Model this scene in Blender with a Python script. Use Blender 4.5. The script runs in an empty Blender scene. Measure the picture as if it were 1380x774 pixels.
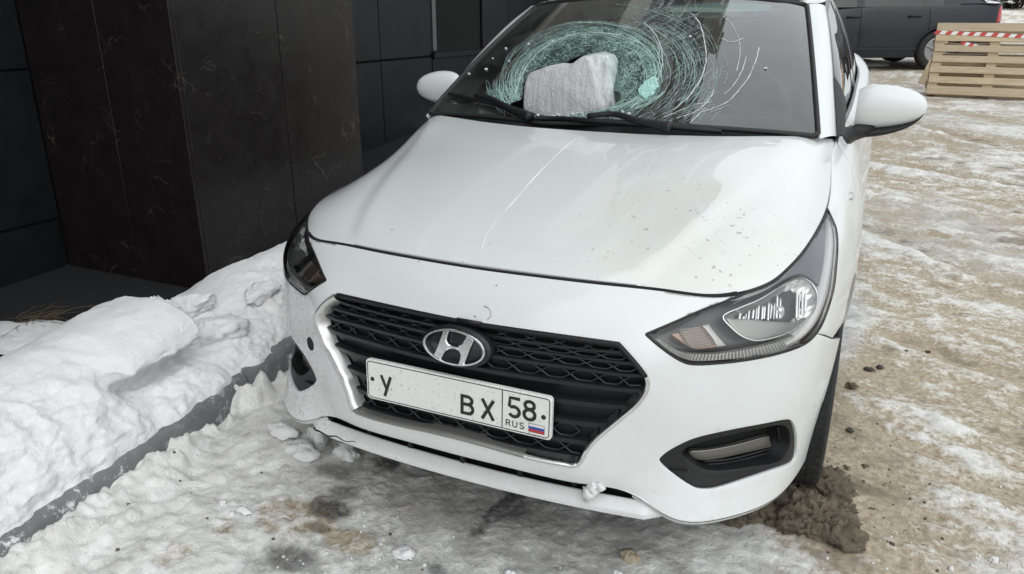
import bpy, math, random
import numpy as np
from mathutils import Vector, Matrix
from mathutils.geometry import delaunay_2d_cdt

random.seed(7)
rng = np.random.default_rng(7)
sc = bpy.context.scene
R = math.radians

# ------------------------------------------------------------------ camera
FPX, PIT, ROLL, YAW = 1023.255, 0.373121, -0.0158296, 0.4381687     # focal length in photo pixels, radians
CAMP = np.array([0.829263, -1.432754, 1.437966])
PW, PH = 1380.0, 774.0
_f = np.array([-math.sin(YAW) * math.cos(PIT), math.cos(YAW) * math.cos(PIT), -math.sin(PIT)])
_r0 = np.array([math.cos(YAW), math.sin(YAW), 0.0])
_u0 = np.cross(_r0, _f)
_r = _r0 * math.cos(ROLL) + _u0 * math.sin(ROLL)
_u = -_r0 * math.sin(ROLL) + _u0 * math.cos(ROLL)
cd = bpy.data.cameras.new('camera')
cam = bpy.data.objects.new('camera', cd)
sc.collection.objects.link(cam)
cd.sensor_fit = 'HORIZONTAL'
cd.sensor_width = 36.0
cd.lens = 36.0 * FPX / PW
cd.clip_start = 0.05
cd.clip_end = 3000
cam.matrix_world = Matrix(((_r[0], _u[0], -_f[0], CAMP[0]), (_r[1], _u[1], -_f[1], CAMP[1]),
                           (_r[2], _u[2], -_f[2], CAMP[2]), (0, 0, 0, 1)))
sc.camera = cam


def project(P):
    d = np.asarray(P, float) - CAMP
    z = d @ _f
    return np.stack([PW / 2 + FPX * (d @ _r) / z, PH / 2 - FPX * (d @ _u) / z], -1)


def at(px, axis, val):
    d = _f + _r * (px[0] - PW / 2) / FPX - _u * (px[1] - PH / 2) / FPX
    return CAMP + d * ((val - CAMP[axis]) / d[axis])


# ------------------------------------------------------------------ sky, sun, exposure (bright overcast day)
SUN_EL, SUN_AZ = R(46), R(150)            # azimuth measured from +y towards +x
world = bpy.data.worlds.new('World')
sc.world = world
world.use_nodes = True
wn, wl = world.node_tree.nodes, world.node_tree.links
wn.clear()
wo = wn.new('ShaderNodeOutputWorld')
bg = wn.new('ShaderNodeBackground')
sky = wn.new('ShaderNodeTexSky')
sky.sky_type = 'NISHITA'
sky.sun_disc = False
sky.sun_elevation = SUN_EL
sky.sun_rotation = SUN_AZ
sky.air_density = 1.0
sky.dust_density = 6.0
sky.ozone_density = 1.0
hs = wn.new('ShaderNodeHueSaturation')
hs.inputs['Saturation'].default_value = 0.22
mx = wn.new('ShaderNodeMix')
mx.data_type = 'RGBA'
mx.inputs['Factor'].default_value = 0.85
mx.inputs['B'].default_value = (8.3, 8.8, 9.1, 1)      # even cloud layer
wl.new(sky.outputs[0], hs.inputs['Color'])
wl.new(hs.outputs[0], mx.inputs['A'])
geo = wn.new('ShaderNodeTexCoord')                     # overcast sky: brighter overhead than at the horizon
sep = wn.new('ShaderNodeSeparateXYZ')
wl.new(geo.outputs['Generated'], sep.inputs[0])
mr = wn.new('ShaderNodeMapRange')
mr.inputs['From Min'].default_value = 0.0
mr.inputs['From Max'].default_value = 1.0
mr.inputs['To Min'].default_value = 0.62
mr.inputs['To Max'].default_value = 1.38
wl.new(sep.outputs[2], mr.inputs['Value'])
mul = wn.new('ShaderNodeVectorMath')
mul.operation = 'SCALE'
wl.new(mx.outputs['Result'], mul.inputs[0])
wl.new(mr.outputs[0], mul.inputs['Scale'])
wl.new(mul.outputs[0], bg.inputs['Color'])
bg.inputs['Strength'].default_value = 0.135
wl.new(bg.outputs[0], wo.inputs['Surface'])
sd = bpy.data.lights.new('sun', 'SUN')
sd.energy = 0.75
sd.angle = R(100)
sd.color = (1.0, 0.97, 0.93)
sun = bpy.data.objects.new('sun', sd)
sc.collection.objects.link(sun)
sun.rotation_euler = (R(90) - SUN_EL, 0, -SUN_AZ + math.pi)
sun.rotation_euler = Vector((-math.sin(SUN_AZ) * math.cos(SUN_EL), -math.cos(SUN_AZ) * math.cos(SUN_EL), -math.sin(SUN_EL))).to_track_quat('-Z', 'Y').to_euler()
sc.view_settings.view_transform = 'Standard'
sc.view_settings.look = 'None'
sc.view_settings.gamma = 1.0
sc.view_settings.exposure = 0.14
sc.cycles.max_bounces = 10
sc.cycles.transparent_max_bounces = 24

# ------------------------------------------------------------------ numeric helpers


def sstep(a, b, x):
    t = np.clip((np.asarray(x, float) - a) / (b - a), 0, 1)
    return t * t * (3 - 2 * t)


def _hash(ix, iy, iz, seed):
    h = (ix * 374761393 + iy * 668265263 + iz * 2147483647 + seed * 974634777) & 0xFFFFFFFF
    h = ((h ^ (h >> 13)) * 1274126177) & 0xFFFFFFFF
    h = ((h ^ (h >> 16)) * 2246822519) & 0xFFFFFFFF
    return ((h ^ (h >> 15)) & 0xFFFFFF) / float(0xFFFFFF)


def vnoise(P, seed=0):
    P = np.asarray(P, float)
    i = np.floor(P).astype(np.int64)
    f = P - i
    f = f * f * f * (f * (f * 6 - 15) + 10)
    o = 0
    for dx in (0, 1):
        wx = f[..., 0] if dx else 1 - f[..., 0]
        for dy in (0, 1):
            wy = f[..., 1] if dy else 1 - f[..., 1]
            for dz in (0, 1):
                wz = f[..., 2] if dz else 1 - f[..., 2]
                o = o + wx * wy * wz * _hash(i[..., 0] + dx, i[..., 1] + dy, i[..., 2] + dz, seed)
    return o * 2 - 1


def fbm(P, octv=4, seed=0, gain=0.5, lac=2.03):
    a, s, t = 1.0, 0.0, 0.0
    P = np.asarray(P, float)
    for k in range(octv):
        s = s + a * vnoise(P, seed + k * 17)
        t += a
        a *= gain
        P = P * lac + 3.7
    return s / t


def xyz(x, y, z=0.0):
    x, y = np.broadcast_arrays(np.asarray(x, float), np.asarray(y, float))
    return np.stack([x, y, np.full_like(x, z)], -1)


def sm(pts, n=8, closed=False, corners=()):
    """smooth polyline through pts (Catmull-Rom); indices in corners stay sharp"""
    P = [np.asarray(p, float) for p in pts]
    N = len(P)
    out = []
    segs = N if closed else N - 1
    for i in range(segs):
        p1, p2 = P[i], P[(i + 1) % N]
        p0 = P[i - 1] if (i > 0 or closed) else 2 * p1 - p2
        p3 = P[(i + 2) % N] if (i + 2 < N or closed) else 2 * p2 - p1
        if i in corners:
            p0 = 2 * p1 - p2
        if (i + 1) % N in corners:
            p3 = 2 * p2 - p1
        d = max(np.linalg.norm(p2 - p1), 1e-9)
        m1 = (p2 - p0) / (d + max(np.linalg.norm(p1 - p0), 1e-9)) * d
        m2 = (p3 - p1) / (d + max(np.linalg.norm(p3 - p2), 1e-9)) * d
        for k in range(n):
            t = k / n
            out.append((2 * t**3 - 3 * t**2 + 1) * p1 + (t**3 - 2 * t**2 + t) * m1 + (-2 * t**3 + 3 * t**2) * p2 + (t**3 - t**2) * m2)
    if not closed:
        out.append(P[-1])
    return np.array(out)


def resamp(C, n):
    C = np.asarray(C, float)
    L = np.concatenate([[0], np.cumsum(np.linalg.norm(np.diff(C, axis=0), axis=1))])
    t = np.linspace(0, L[-1], n)
    return np.stack([np.interp(t, L, C[:, k]) for k in range(C.shape[1])], -1)


def inpoly(P, poly):
    x, y = P[:, 0], P[:, 1]
    c = np.zeros(len(P), bool)
    n = len(poly)
    j = n - 1
    for i in range(n):
        xi, yi = poly[i]
        xj, yj = poly[j]
        if yi != yj:
            c ^= ((yi > y) != (yj > y)) & (x < (xj - xi) * (y - yi) / (yj - yi) + xi)
        j = i
    return c


# ------------------------------------------------------------------ object helpers
class MB:
    """collects shapes into ONE mesh"""

    def __init__(s):
        s.v, s.f, s.n = [], [], 0

    def add(s, V, F):
        V = np.asarray(V, float).reshape(-1, 3)
        s.v.append(V)
        n = s.n
        s.f.extend([tuple(int(i) + n for i in q) for q in F])
        s.n += len(V)
        return s

    def box(s, a, b, M=None):
        x0, y0, z0 = a
        x1, y1, z1 = b
        V = np.array([(x0, y0, z0), (x1, y0, z0), (x1, y1, z0), (x0, y1, z0), (x0, y0, z1), (x1, y0, z1), (x1, y1, z1), (x0, y1, z1)], float)
        if M is not None:
            V = V @ np.array(M)[:3, :3].T + np.array(M)[:3, 3]
        return s.add(V, [(3, 2, 1, 0), (4, 5, 6, 7), (0, 1, 5, 4), (1, 2, 6, 5), (2, 3, 7, 6), (3, 0, 4, 7)])

    def grid(s, G, closed_u=False, closed_v=False, flip=False):
        G = np.asarray(G, float)
        a, b = G.shape[:2]
        F = []
        for i in range(a if closed_u else a - 1):
            for j in range(b if closed_v else b - 1):
                q = (i * b + j, ((i + 1) % a) * b + j, ((i + 1) % a) * b + (j + 1) % b, i * b + (j + 1) % b)
                F.append(q[::-1] if flip else q)
        return s.add(G.reshape(-1, 3), F)

    def tube(s, path, rad, n=8, cap=True, flat=None):
        """round tube along path; rad scalar or list; flat=(normal, scale) squashes it"""
        C = np.asarray(path, float)
        m = len(C)
        rad = np.broadcast_to(np.asarray(rad, float), (m,))
        T = np.gradient(C, axis=0)
        T /= np.linalg.norm(T, axis=1)[:, None] + 1e-12
        ref = np.array([0.0, 0, 1]) if abs(T[0][2]) < 0.9 else np.array([1.0, 0, 0])
        rings = []
        nrm = None
        for i in range(m):
            if nrm is None:
                nrm = np.cross(T[i], ref)
            nrm = nrm - T[i] * (nrm @ T[i])
            nrm /= np.linalg.norm(nrm)
            bi = np.cross(T[i], nrm)
            a = np.linspace(0, 2 * math.pi, n, endpoint=False)
            rings.append(C[i] + rad[i] * (np.cos(a)[:, None] * nrm + np.sin(a)[:, None] * bi))
        n0 = s.n
        s.grid(np.array(rings), closed_v=True)
        if cap:
            s.f.append(tuple(n0 + k for k in range(n)))
            s.f.append(tuple(n0 + (m - 1) * n + k for k in reversed(range(n))))
        return s

    def lathe(s, prof, n=32, M=None, a0=0, a1=2 * math.pi):
        """profile (r, h) round the z axis, optional 4x4 matrix"""
        prof = np.asarray(prof, float)
        full = abs(a1 - a0 - 2 * math.pi) < 1e-6
        a = np.linspace(a0, a1, n, endpoint=not full)
        G = np.stack([prof[:, None, 0] * np.cos(a), prof[:, None, 0] * np.sin(a), np.broadcast_to(prof[:, None, 1], (len(prof), n))], -1)
        if M is not None:
            G = G @ np.array(M)[:3, :3].T + np.array(M)[:3, 3]
        return s.grid(G, closed_v=full, flip=True)

    def strip(s, A, B):
        return s.grid(np.stack([np.asarray(A, float), np.asarray(B, float)], 1))

    def mesh(s, name, smooth=True):
        me = bpy.data.meshes.new(name)
        V = np.concatenate(s.v) if s.v else np.zeros((0, 3))
        me.from_pydata(V.tolist(), [], s.f)
        if smooth:
            me.polygons.foreach_set('use_smooth', [True] * len(me.polygons))
        me.update()
        return me


def fast_mesh(name, V, F, smooth=True):
    V = np.ascontiguousarray(V, dtype=np.float32)
    F = np.ascontiguousarray(F, dtype=np.int32)
    k = F.shape[1]
    me = bpy.data.meshes.new(name)
    me.vertices.add(len(V))
    me.vertices.foreach_set('co', V.ravel())
    me.loops.add(F.size)
    me.loops.foreach_set('vertex_index', F.ravel())
    me.polygons.add(len(F))
    me.polygons.foreach_set('loop_start', np.arange(len(F), dtype=np.int32) * k)
    me.polygons.foreach_set('loop_total', np.full(len(F), k, dtype=np.int32))
    if smooth:
        me.polygons.foreach_set('use_smooth', np.ones(len(F), bool))
    me.update(calc_edges=True)
    return me


def grid_faces(a, b):
    i = np.arange(a - 1)[:, None] * b + np.arange(b - 1)[None]
    return np.stack([i, i + 1, i + b + 1, i + b], -1).reshape(-1, 4)


def attr(me, name, vals):
    at_ = me.attributes.new(name, 'FLOAT', 'POINT')
    at_.data.foreach_set('value', np.ascontiguousarray(vals, dtype=np.float32).ravel())


def link(o):
    sc.collection.objects.link(o)
    return o


def empty(name, label, cat, loc=(0, 0, 0), rot=(0, 0, 0), group=None):
    o = link(bpy.data.objects.new(name, None))
    o.location = loc
    o.rotation_euler = rot
    o.empty_display_size = 0.2
    tag(o, label, cat, group)
    return o


def tag(o, label=None, cat=None, group=None, kind=None):
    if label:
        o['label'] = label
    if cat:
        o['category'] = cat
    if group:
        o['group'] = group
    if kind:
        o['kind'] = kind
    return o


def part(name, mb, mat, parent=None, smooth=True, local=False, label=None, kind=None, sharp=None):
    """links a mesh; its coordinates are world ones unless local"""
    me = mb.mesh(name, smooth) if isinstance(mb, MB) else mb
    o = link(bpy.data.objects.new(name, me))
    if mat is not None and not me.materials:
        me.materials.append(mat)
    if sharp is not None:
        me.set_sharp_from_angle(angle=R(sharp))
    if parent is not None:
        o.parent = parent
        if not local and parent.type == 'EMPTY':
            o.matrix_parent_inverse = Matrix.LocRotScale(parent.location, parent.rotation_euler, None).inverted()
    if label:
        o['label'] = label
    if kind:
        o['kind'] = kind
    return o


def bevel(o, w=0.002, seg=2, ang=35):
    m = o.modifiers.new('bevel', 'BEVEL')
    m.width = w
    m.segments = seg
    m.limit_method = 'ANGLE'
    m.angle_limit = R(ang)
    return o


# ------------------------------------------------------------------ materials
def principled(name, base=(0.5, 0.5, 0.5), rough=0.5, metal=0.0, spec=0.5, coat=0.0, coat_rough=0.03, **kw):
    m = bpy.data.materials.new(name)
    m.use_nodes = True
    b = m.node_tree.nodes['Principled BSDF']
    b.inputs['Base Color'].default_value = (*base, 1)
    b.inputs['Roughness'].default_value = rough
    b.inputs['Metallic'].default_value = metal
    b.inputs['Specular IOR Level'].default_value = spec
    b.inputs['Coat Weight'].default_value = coat
    b.inputs['Coat Roughness'].default_value = coat_rough
    for k, v in kw.items():
        b.inputs[k].default_value = v
    return m


class NT:
    """small helper for node trees"""

    def __init__(s, m):
        s.m = m
        s.N = m.node_tree.nodes
        s.L = m.node_tree.links
        s.b = s.N.get('Principled BSDF')
        s.out = s.N.get('Material Output')

    def node(s, t, **kw):
        n = s.N.new(t)
        for k, v in kw.items():
            setattr(n, k, v)
        return n

    def set(s, n, k, v):
        if isinstance(v, bpy.types.NodeSocket):
            s.L.new(v, n.inputs[k])
        else:
            n.inputs[k].default_value = v

    def coord(s, scale=(1, 1, 1), rot=(0, 0, 0), kind='Object'):
        tc = s.node('ShaderNodeTexCoord')
        mp = s.node('ShaderNodeMapping')
        mp.inputs['Scale'].default_value = scale
        mp.inputs['Rotation'].default_value = rot
        s.L.new(tc.outputs[kind], mp.inputs['Vector'])
        return mp.outputs[0]

    def noise(s, vec, scale, detail=4, rough=0.55, dist=0.0, out=0):
        n = s.node('ShaderNodeTexNoise')
        s.L.new(vec, n.inputs['Vector'])
        n.inputs['Scale'].default_value = scale
        n.inputs['Detail'].default_value = detail
        n.inputs['Roughness'].default_value = rough
        n.inputs['Distortion'].default_value = dist
        return n.outputs[out]

    def voro(s, vec, scale, feature='F1', out='Distance', rnd=1.0):
        n = s.node('ShaderNodeTexVoronoi', feature=feature)
        s.L.new(vec, n.inputs['Vector'])
        n.inputs['Scale'].default_value = scale
        n.inputs['Randomness'].default_value = rnd
        return n.outputs[out]

    def ramp(s, fac, *stops):
        n = s.node('ShaderNodeValToRGB')
        e = n.color_ramp.elements
        while len(e) < len(stops):
            e.new(0.5)
        for i, (p, c) in enumerate(stops):
            e[i].position = p
            e[i].color = (c, c, c, 1) if not hasattr(c, '__len__') else (*c, 1)
        s.L.new(fac, n.inputs[0])
        return n.outputs[0]

    def mix(s, fac, a, b, mode='MIX'):
        n = s.node('ShaderNodeMix', data_type='RGBA', blend_type=mode)
        s.set(n, 'Factor', fac)
        for k, v in (('A', a), ('B', b)):
            s.set(n, k, v if isinstance(v, bpy.types.NodeSocket) else (*v, 1))
        return n.outputs['Result']

    def math(s, op, a, b=0.0, clamp=False):
        n = s.node('ShaderNodeMath', operation=op, use_clamp=clamp)
        s.set(n, 0, a)
        s.set(n, 1, b)
        return n.outputs[0]

    def attr(s, name):
        return s.node('ShaderNodeAttribute', attribute_name=name).outputs['Fac']

    def z(s, kind='Object'):
        tc = s.node('ShaderNodeTexCoord')
        sp = s.node('ShaderNodeSeparateXYZ')
        s.L.new(tc.outputs[kind], sp.inputs[0])
        return sp.outputs

    def bump(s, h, strength=0.3, dist=0.01):
        n = s.node('ShaderNodeBump')
        s.L.new(h, n.inputs['Height'])
        n.inputs['Strength'].default_value = strength
        n.inputs['Distance'].default_value = dist
        s.L.new(n.outputs[0], s.b.inputs['Normal'])
        return n.outputs[0]

    def to(s, key, v):
        s.set(s.b, key, v)


def glass_mat(name, tint=(0.75, 0.85, 0.82), rough=0.0, ior=1.5, dust=0.0, refl=1.7):
    """thin pane: mirror reflection by Fresnel over a tinted see-through"""
    m = bpy.data.materials.new(name)
    m.use_nodes = True
    n = NT(m)
    n.N.remove(n.b)
    tr = n.node('ShaderNodeBsdfTransparent')
    tr.inputs[0].default_value = (*tint, 1)
    gl = n.node('ShaderNodeBsdfGlossy')
    gl.inputs['Roughness'].default_value = rough
    fr = n.node('ShaderNodeFresnel')
    fr.inputs['IOR'].default_value = ior
    ms = n.node('ShaderNodeMixShader')
    f = n.math('MULTIPLY', fr.outputs[0], refl, True)
    n.L.new(f, ms.inputs[0])
    n.L.new(tr.outputs[0], ms.inputs[1])
    n.L.new(gl.outputs[0], ms.inputs[2])
    last = ms.outputs[0]
    if dust > 0:
        df = n.node('ShaderNodeBsdfDiffuse')
        df.inputs[0].default_value = (0.62, 0.63, 0.62, 1)
        nz = n.noise(n.coord(), 9, 5, 0.6)
        fac = n.ramp(nz, (0.35, 0.15 * dust), (0.75, dust))
        m2 = n.node('ShaderNodeMixShader')
        n.L.new(fac, m2.inputs[0])
        n.L.new(last, m2.inputs[1])
        n.L.new(df.outputs[0], m2.inputs[2])
        last = m2.outputs[0]
    n.L.new(last, n.out.inputs[0])
    return m

# ================================================================== SETTING MATERIALS
def marble_mat(name, base, vein, rough=0.30):
    m = principled(name, base, rough, spec=0.34)
    n = NT(m)
    co = n.coord()
    w = n.noise(co, 2.2, 4, 0.6, out=1)
    v = n.node('ShaderNodeVectorMath', operation='MULTIPLY_ADD')
    n.L.new(w, v.inputs[0])
    v.inputs[1].default_value = (0.55, 0.55, 0.55)
    n.L.new(co, v.inputs[2])
    e1 = n.voro(v.outputs[0], 3.1, 'DISTANCE_TO_EDGE')
    e2 = n.voro(v.outputs[0], 8.5, 'DISTANCE_TO_EDGE')
    l1 = n.ramp(e1, (0.0, 1.0), (0.011, 0.0))
    l2 = n.ramp(e2, (0.0, 0.8), (0.016, 0.0))
    k1 = n.ramp(n.noise(co, 3.3, 3), (0.52, 0.0), (0.66, 1.0))
    k2 = n.ramp(n.noise(co, 4.7, 3), (0.54, 0.0), (0.68, 1.0))
    a = n.math('MULTIPLY', l1, k1)
    b = n.math('MULTIPLY', l2, k2)
    f = n.math('MAXIMUM', a, b)
    cl = n.mix(n.ramp(n.noise(co, 6, 6, 0.7), (0.3, 0.0), (0.75, 1.0)), tuple(c * 0.7 for c in base), tuple(c * 1.5 for c in base))
    n.to('Base Color', n.mix(f, cl, vein))
    n.to('Roughness', n.ramp(n.noise(co, 9, 5, 0.65), (0.3, rough - 0.07), (0.7, rough + 0.1)))
    n.bump(n.noise(co, 60, 4), 0.06, 0.004)
    return m


M_MARBLE = marble_mat('dark_marble_cladding', (0.0098, 0.0080, 0.0080), (0.075, 0.07, 0.066))
M_PLAINCLAD = marble_mat('dark_matt_cladding', (0.0072, 0.0076, 0.0095), (0.013, 0.013, 0.014), 0.45)
M_GAP = principled('black_joint', (0.003, 0.003, 0.003), 0.9)
M_UPPER = principled('upper_cladding', (0.030, 0.031, 0.034), 0.6)
M_UPLIGHT = principled('light_render', (0.48, 0.48, 0.46), 0.8)
M_PANE = principled('dark_pane', (0.012, 0.014, 0.017), 0.06, spec=0.7)
M_ALU = principled('window_aluminium', (0.16, 0.165, 0.17), 0.4, 0.6)
M_DKFRAME = principled('dark_window_frame', (0.012, 0.012, 0.014), 0.4)

# ------------------------------------------------------------------ building (leans 2 degrees against the sloping lot, as the photo shows)
BL = (-2.2, 1.264, 0.0)
bld = empty('building', 'dark building with black veined marble panels and a projecting pillar, left of the white car', 'building', BL, (-0.034, 0, 0))


def slab(name, a, b, mat=M_MARBLE):
    o = part(name, MB().box(a, b), mat, bld, smooth=False, local=True)
    bevel(o, 0.002, 1)
    return o


ZT = 3.25
# pillar core and its four visible panels
part('pillar_core', MB().box((-1.05, 0.03, -0.4), (-0.03, 1.40, ZT)), M_GAP, bld, smooth=False, local=True)
slab('facade_panel', (-0.497, 0.0, -0.35), (0.0, 0.022, ZT))
slab('facade_panel', (-1.075, 0.0, -0.35), (-0.504, 0.022, ZT))
slab('facade_panel', (-0.022, 0.0235, -0.35), (0.0015, 0.729, ZT))
slab('facade_panel', (-0.022, 0.737, -0.35), (0.0, 1.43, ZT))
# recessed walls left and right of the pillar
WX = -1.08
part('wall_core', MB().box((WX - 0.3, -9.0, -0.4), (WX - 0.03, 12.0, ZT)), M_GAP, bld, smooth=False, local=True)
ys = [-0.004 - 1.16 * k for k in range(8)]
for k in range(7):
    y1, y0 = ys[k], ys[k + 1] + 0.008
    slab('facade_panel', (WX - 0.024, y0, 0.27), (WX, y1, 1.075), M_PLAINCLAD)
    slab('facade_panel', (WX - 0.024, y0, 1.087), (WX, y1, ZT), M_PLAINCLAD)
    slab('plinth_panel', (WX - 0.024, y0, -0.2), (WX - 0.012, y1, 0.255), M_PLAINCLAD)
# right-hand recess: joint heights and widths follow the photo
yr = [1.44, 2.75, 3.31, 4.22]
for k in range(3):
    y0, y1 = yr[k], yr[k + 1] - 0.012
    slab('facade_panel', (WX - 0.024, y0, -0.2), (WX, y1, 0.955), M_PLAINCLAD)
    slab('facade_panel', (WX - 0.024, y0, 0.975), (WX, y1, ZT), M_PLAINCLAD)
slab('facade_panel', (WX - 0.024, 4.23, -0.2), (WX, 5.0, 0.94), M_PLAINCLAD)
slab('facade_panel', (WX - 0.024, 5.01, -0.2), (WX, 6.4, 0.94), M_PLAINCLAD)
wf = part('window', MB().box((WX - 0.2, 4.30, 1.12), (WX - 0.06, 4.36, 2.9)).box((WX - 0.2, 5.28, 1.12), (WX - 0.06, 5.34, 2.9))
          .box((WX - 0.2, 4.36, 1.12), (WX - 0.06, 5.28, 1.18)).box((WX - 0.2, 4.36, 2.84), (WX - 0.06, 5.28, 2.9)), M_DKFRAME, bld, smooth=False, local=True)
part('pane', MB().box((WX - 0.14, 4.36, 1.18), (WX - 0.12, 5.28, 2.84)), M_PANE, wf, smooth=False, local=True)
part('frame', MB().box((WX - 0.20, 4.23, 1.02), (WX + 0.012, 4.30, 2.9)), M_ALU, wf, smooth=False, local=True)
part('sill', MB().box((WX - 0.2, 4.22, 0.945), (WX + 0.03, 5.9, 1.0)), M_PLAINCLAD, wf, smooth=False, local=True)
slab('facade_panel', (WX - 0.024, 5.36, 1.01), (WX, 6.05, ZT), M_PLAINCLAD)
slab('facade_panel', (WX - 0.024, 6.06, 1.01), (WX, 6.9, ZT), M_PLAINCLAD)
slab('facade_panel', (WX - 0.024, 6.41, -0.2), (WX, 8.2, 0.94), M_PLAINCLAD)
slab('facade_panel', (WX - 0.024, 6.91, 1.01), (WX, 8.2, ZT), M_PLAINCLAD)
# a second pillar further along
part('pillar_core', MB().box((-1.05, 8.23, -0.4), (-0.03, 9.60, ZT)), M_GAP, bld, smooth=False, local=True)
slab('facade_panel', (-1.075, 8.2, -0.35), (0.0, 8.222, ZT))
slab('facade_panel', (-0.022, 8.2235, -0.35), (0.0015, 9.63, ZT))
# storeys above the ground floor: out of frame, seen mirrored in the windscreen and paint
up = MB()
up.box((-9.0, -12, ZT + 0.01), (0.02, 34, 26.0))
part('upper_storeys', up, M_UPPER, bld, smooth=False, local=True)
wl_, pn_, bk_ = MB(), MB(), MB()
for fl in range(7):
    z0 = ZT + 0.5 + fl * 2.9
    wl_.box((0.02, -12, z0 - 0.45), (0.10, 34, z0 - 0.28))
    for k in range(15):
        y0 = -11.2 + k * 3.0
        if k % 3 == 1:
            bk_.box((0.02, y0 - 0.2, z0 - 0.25), (1.15, y0 + 2.2, z0 - 0.1))
            bk_.box((1.08, y0 - 0.2, z0 - 0.1), (1.15, y0 + 2.2, z0 + 0.85))
        wl_.box((0.02, y0 - 0.08, z0 + 0.55), (0.06, y0, z0 + 2.1)).box((0.02, y0 + 1.7, z0 + 0.55), (0.06, y0 + 1.78, z0 + 2.1))
        pn_.box((0.02, y0, z0 + 0.55), (0.035, y0 + 1.7, z0 + 2.1))
part('upper_bands', wl_, M_UPLIGHT, bld, smooth=False, local=True, kind='stuff')
part('upper_balconies', bk_, M_UPLIGHT, bld, smooth=False, local=True, kind='stuff')
part('upper_panes', pn_, M_PANE, bld, smooth=False, local=True, kind='stuff')


# ------------------------------------------------------------------ ground: one sheet, trodden snow over sand and ice
def kerb_x(y):
    return -1.045 - 0.0825 * (np.asarray(y, float) + 0.57)


def terrain(x, y):
    d = np.hypot(x - CAMP[0], y - CAMP[1])
    return (0.16 * sstep(4.5, 8.6, d) - 0.06 * sstep(10.2, 11.6, d)) * sstep(0.5, 3.0, y)


BLOBS = []
for p_, rx_, ry_, kd_, am in (((445, 690), .075, .05, 'dark', .95), ((452, 640), .09, .05, 'dark', .5), ((385, 755), .10, .05, 'dark', .8), ((465, 668), .05, .04, 'dark', .7), ((590, 768), .04, .03, 'dark', .7), ((430, 715), .04, .02, 'dark', .7),
                              ((215, 752), .11, .08, 'tan', 1.0), ((390, 700), .13, .10, 'tan', .9), ((352, 596), .08, .06, 'tan', .9), ((300, 720), .07, .05, 'tan', .8), ((470, 730), .10, .06, 'tan', .7), ((560, 690), .16, .05, 'tan', .35),
                              ((150, 720), .14, .12, 'snow', .5), ((250, 690), .16, .14, 'snow', .5), ((300, 640), .14, .12, 'snow', .5), ((370, 560), .12, .15, 'snow', .6), ((620, 760), .22, .08, 'snow', .35), ((760, 740), .25, .08, 'snow', .3), ((940, 745), .16, .07, 'snow', .45), ((1080, 760), .12, .06, 'snow', .5)):
    c_ = at(p_, 2, 0.0)
    BLOBS.append((c_[0], c_[1], rx_, ry_, kd_, am))


RUTS = []
for pa_, pb_, wd_ in (((1170, 168), (1330, 212), .085), ((1185, 235), (1378, 262), .07), ((1160, 300), (1376, 372), .09), ((1215, 540), (1378, 610), .06), ((1150, 430), (1378, 500), .07), ((1160, 120), (1378, 150), .10)):
    RUTS.append((at(pa_, 2, 0.0)[:2], at(pb_, 2, 0.0)[:2], wd_))


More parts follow.
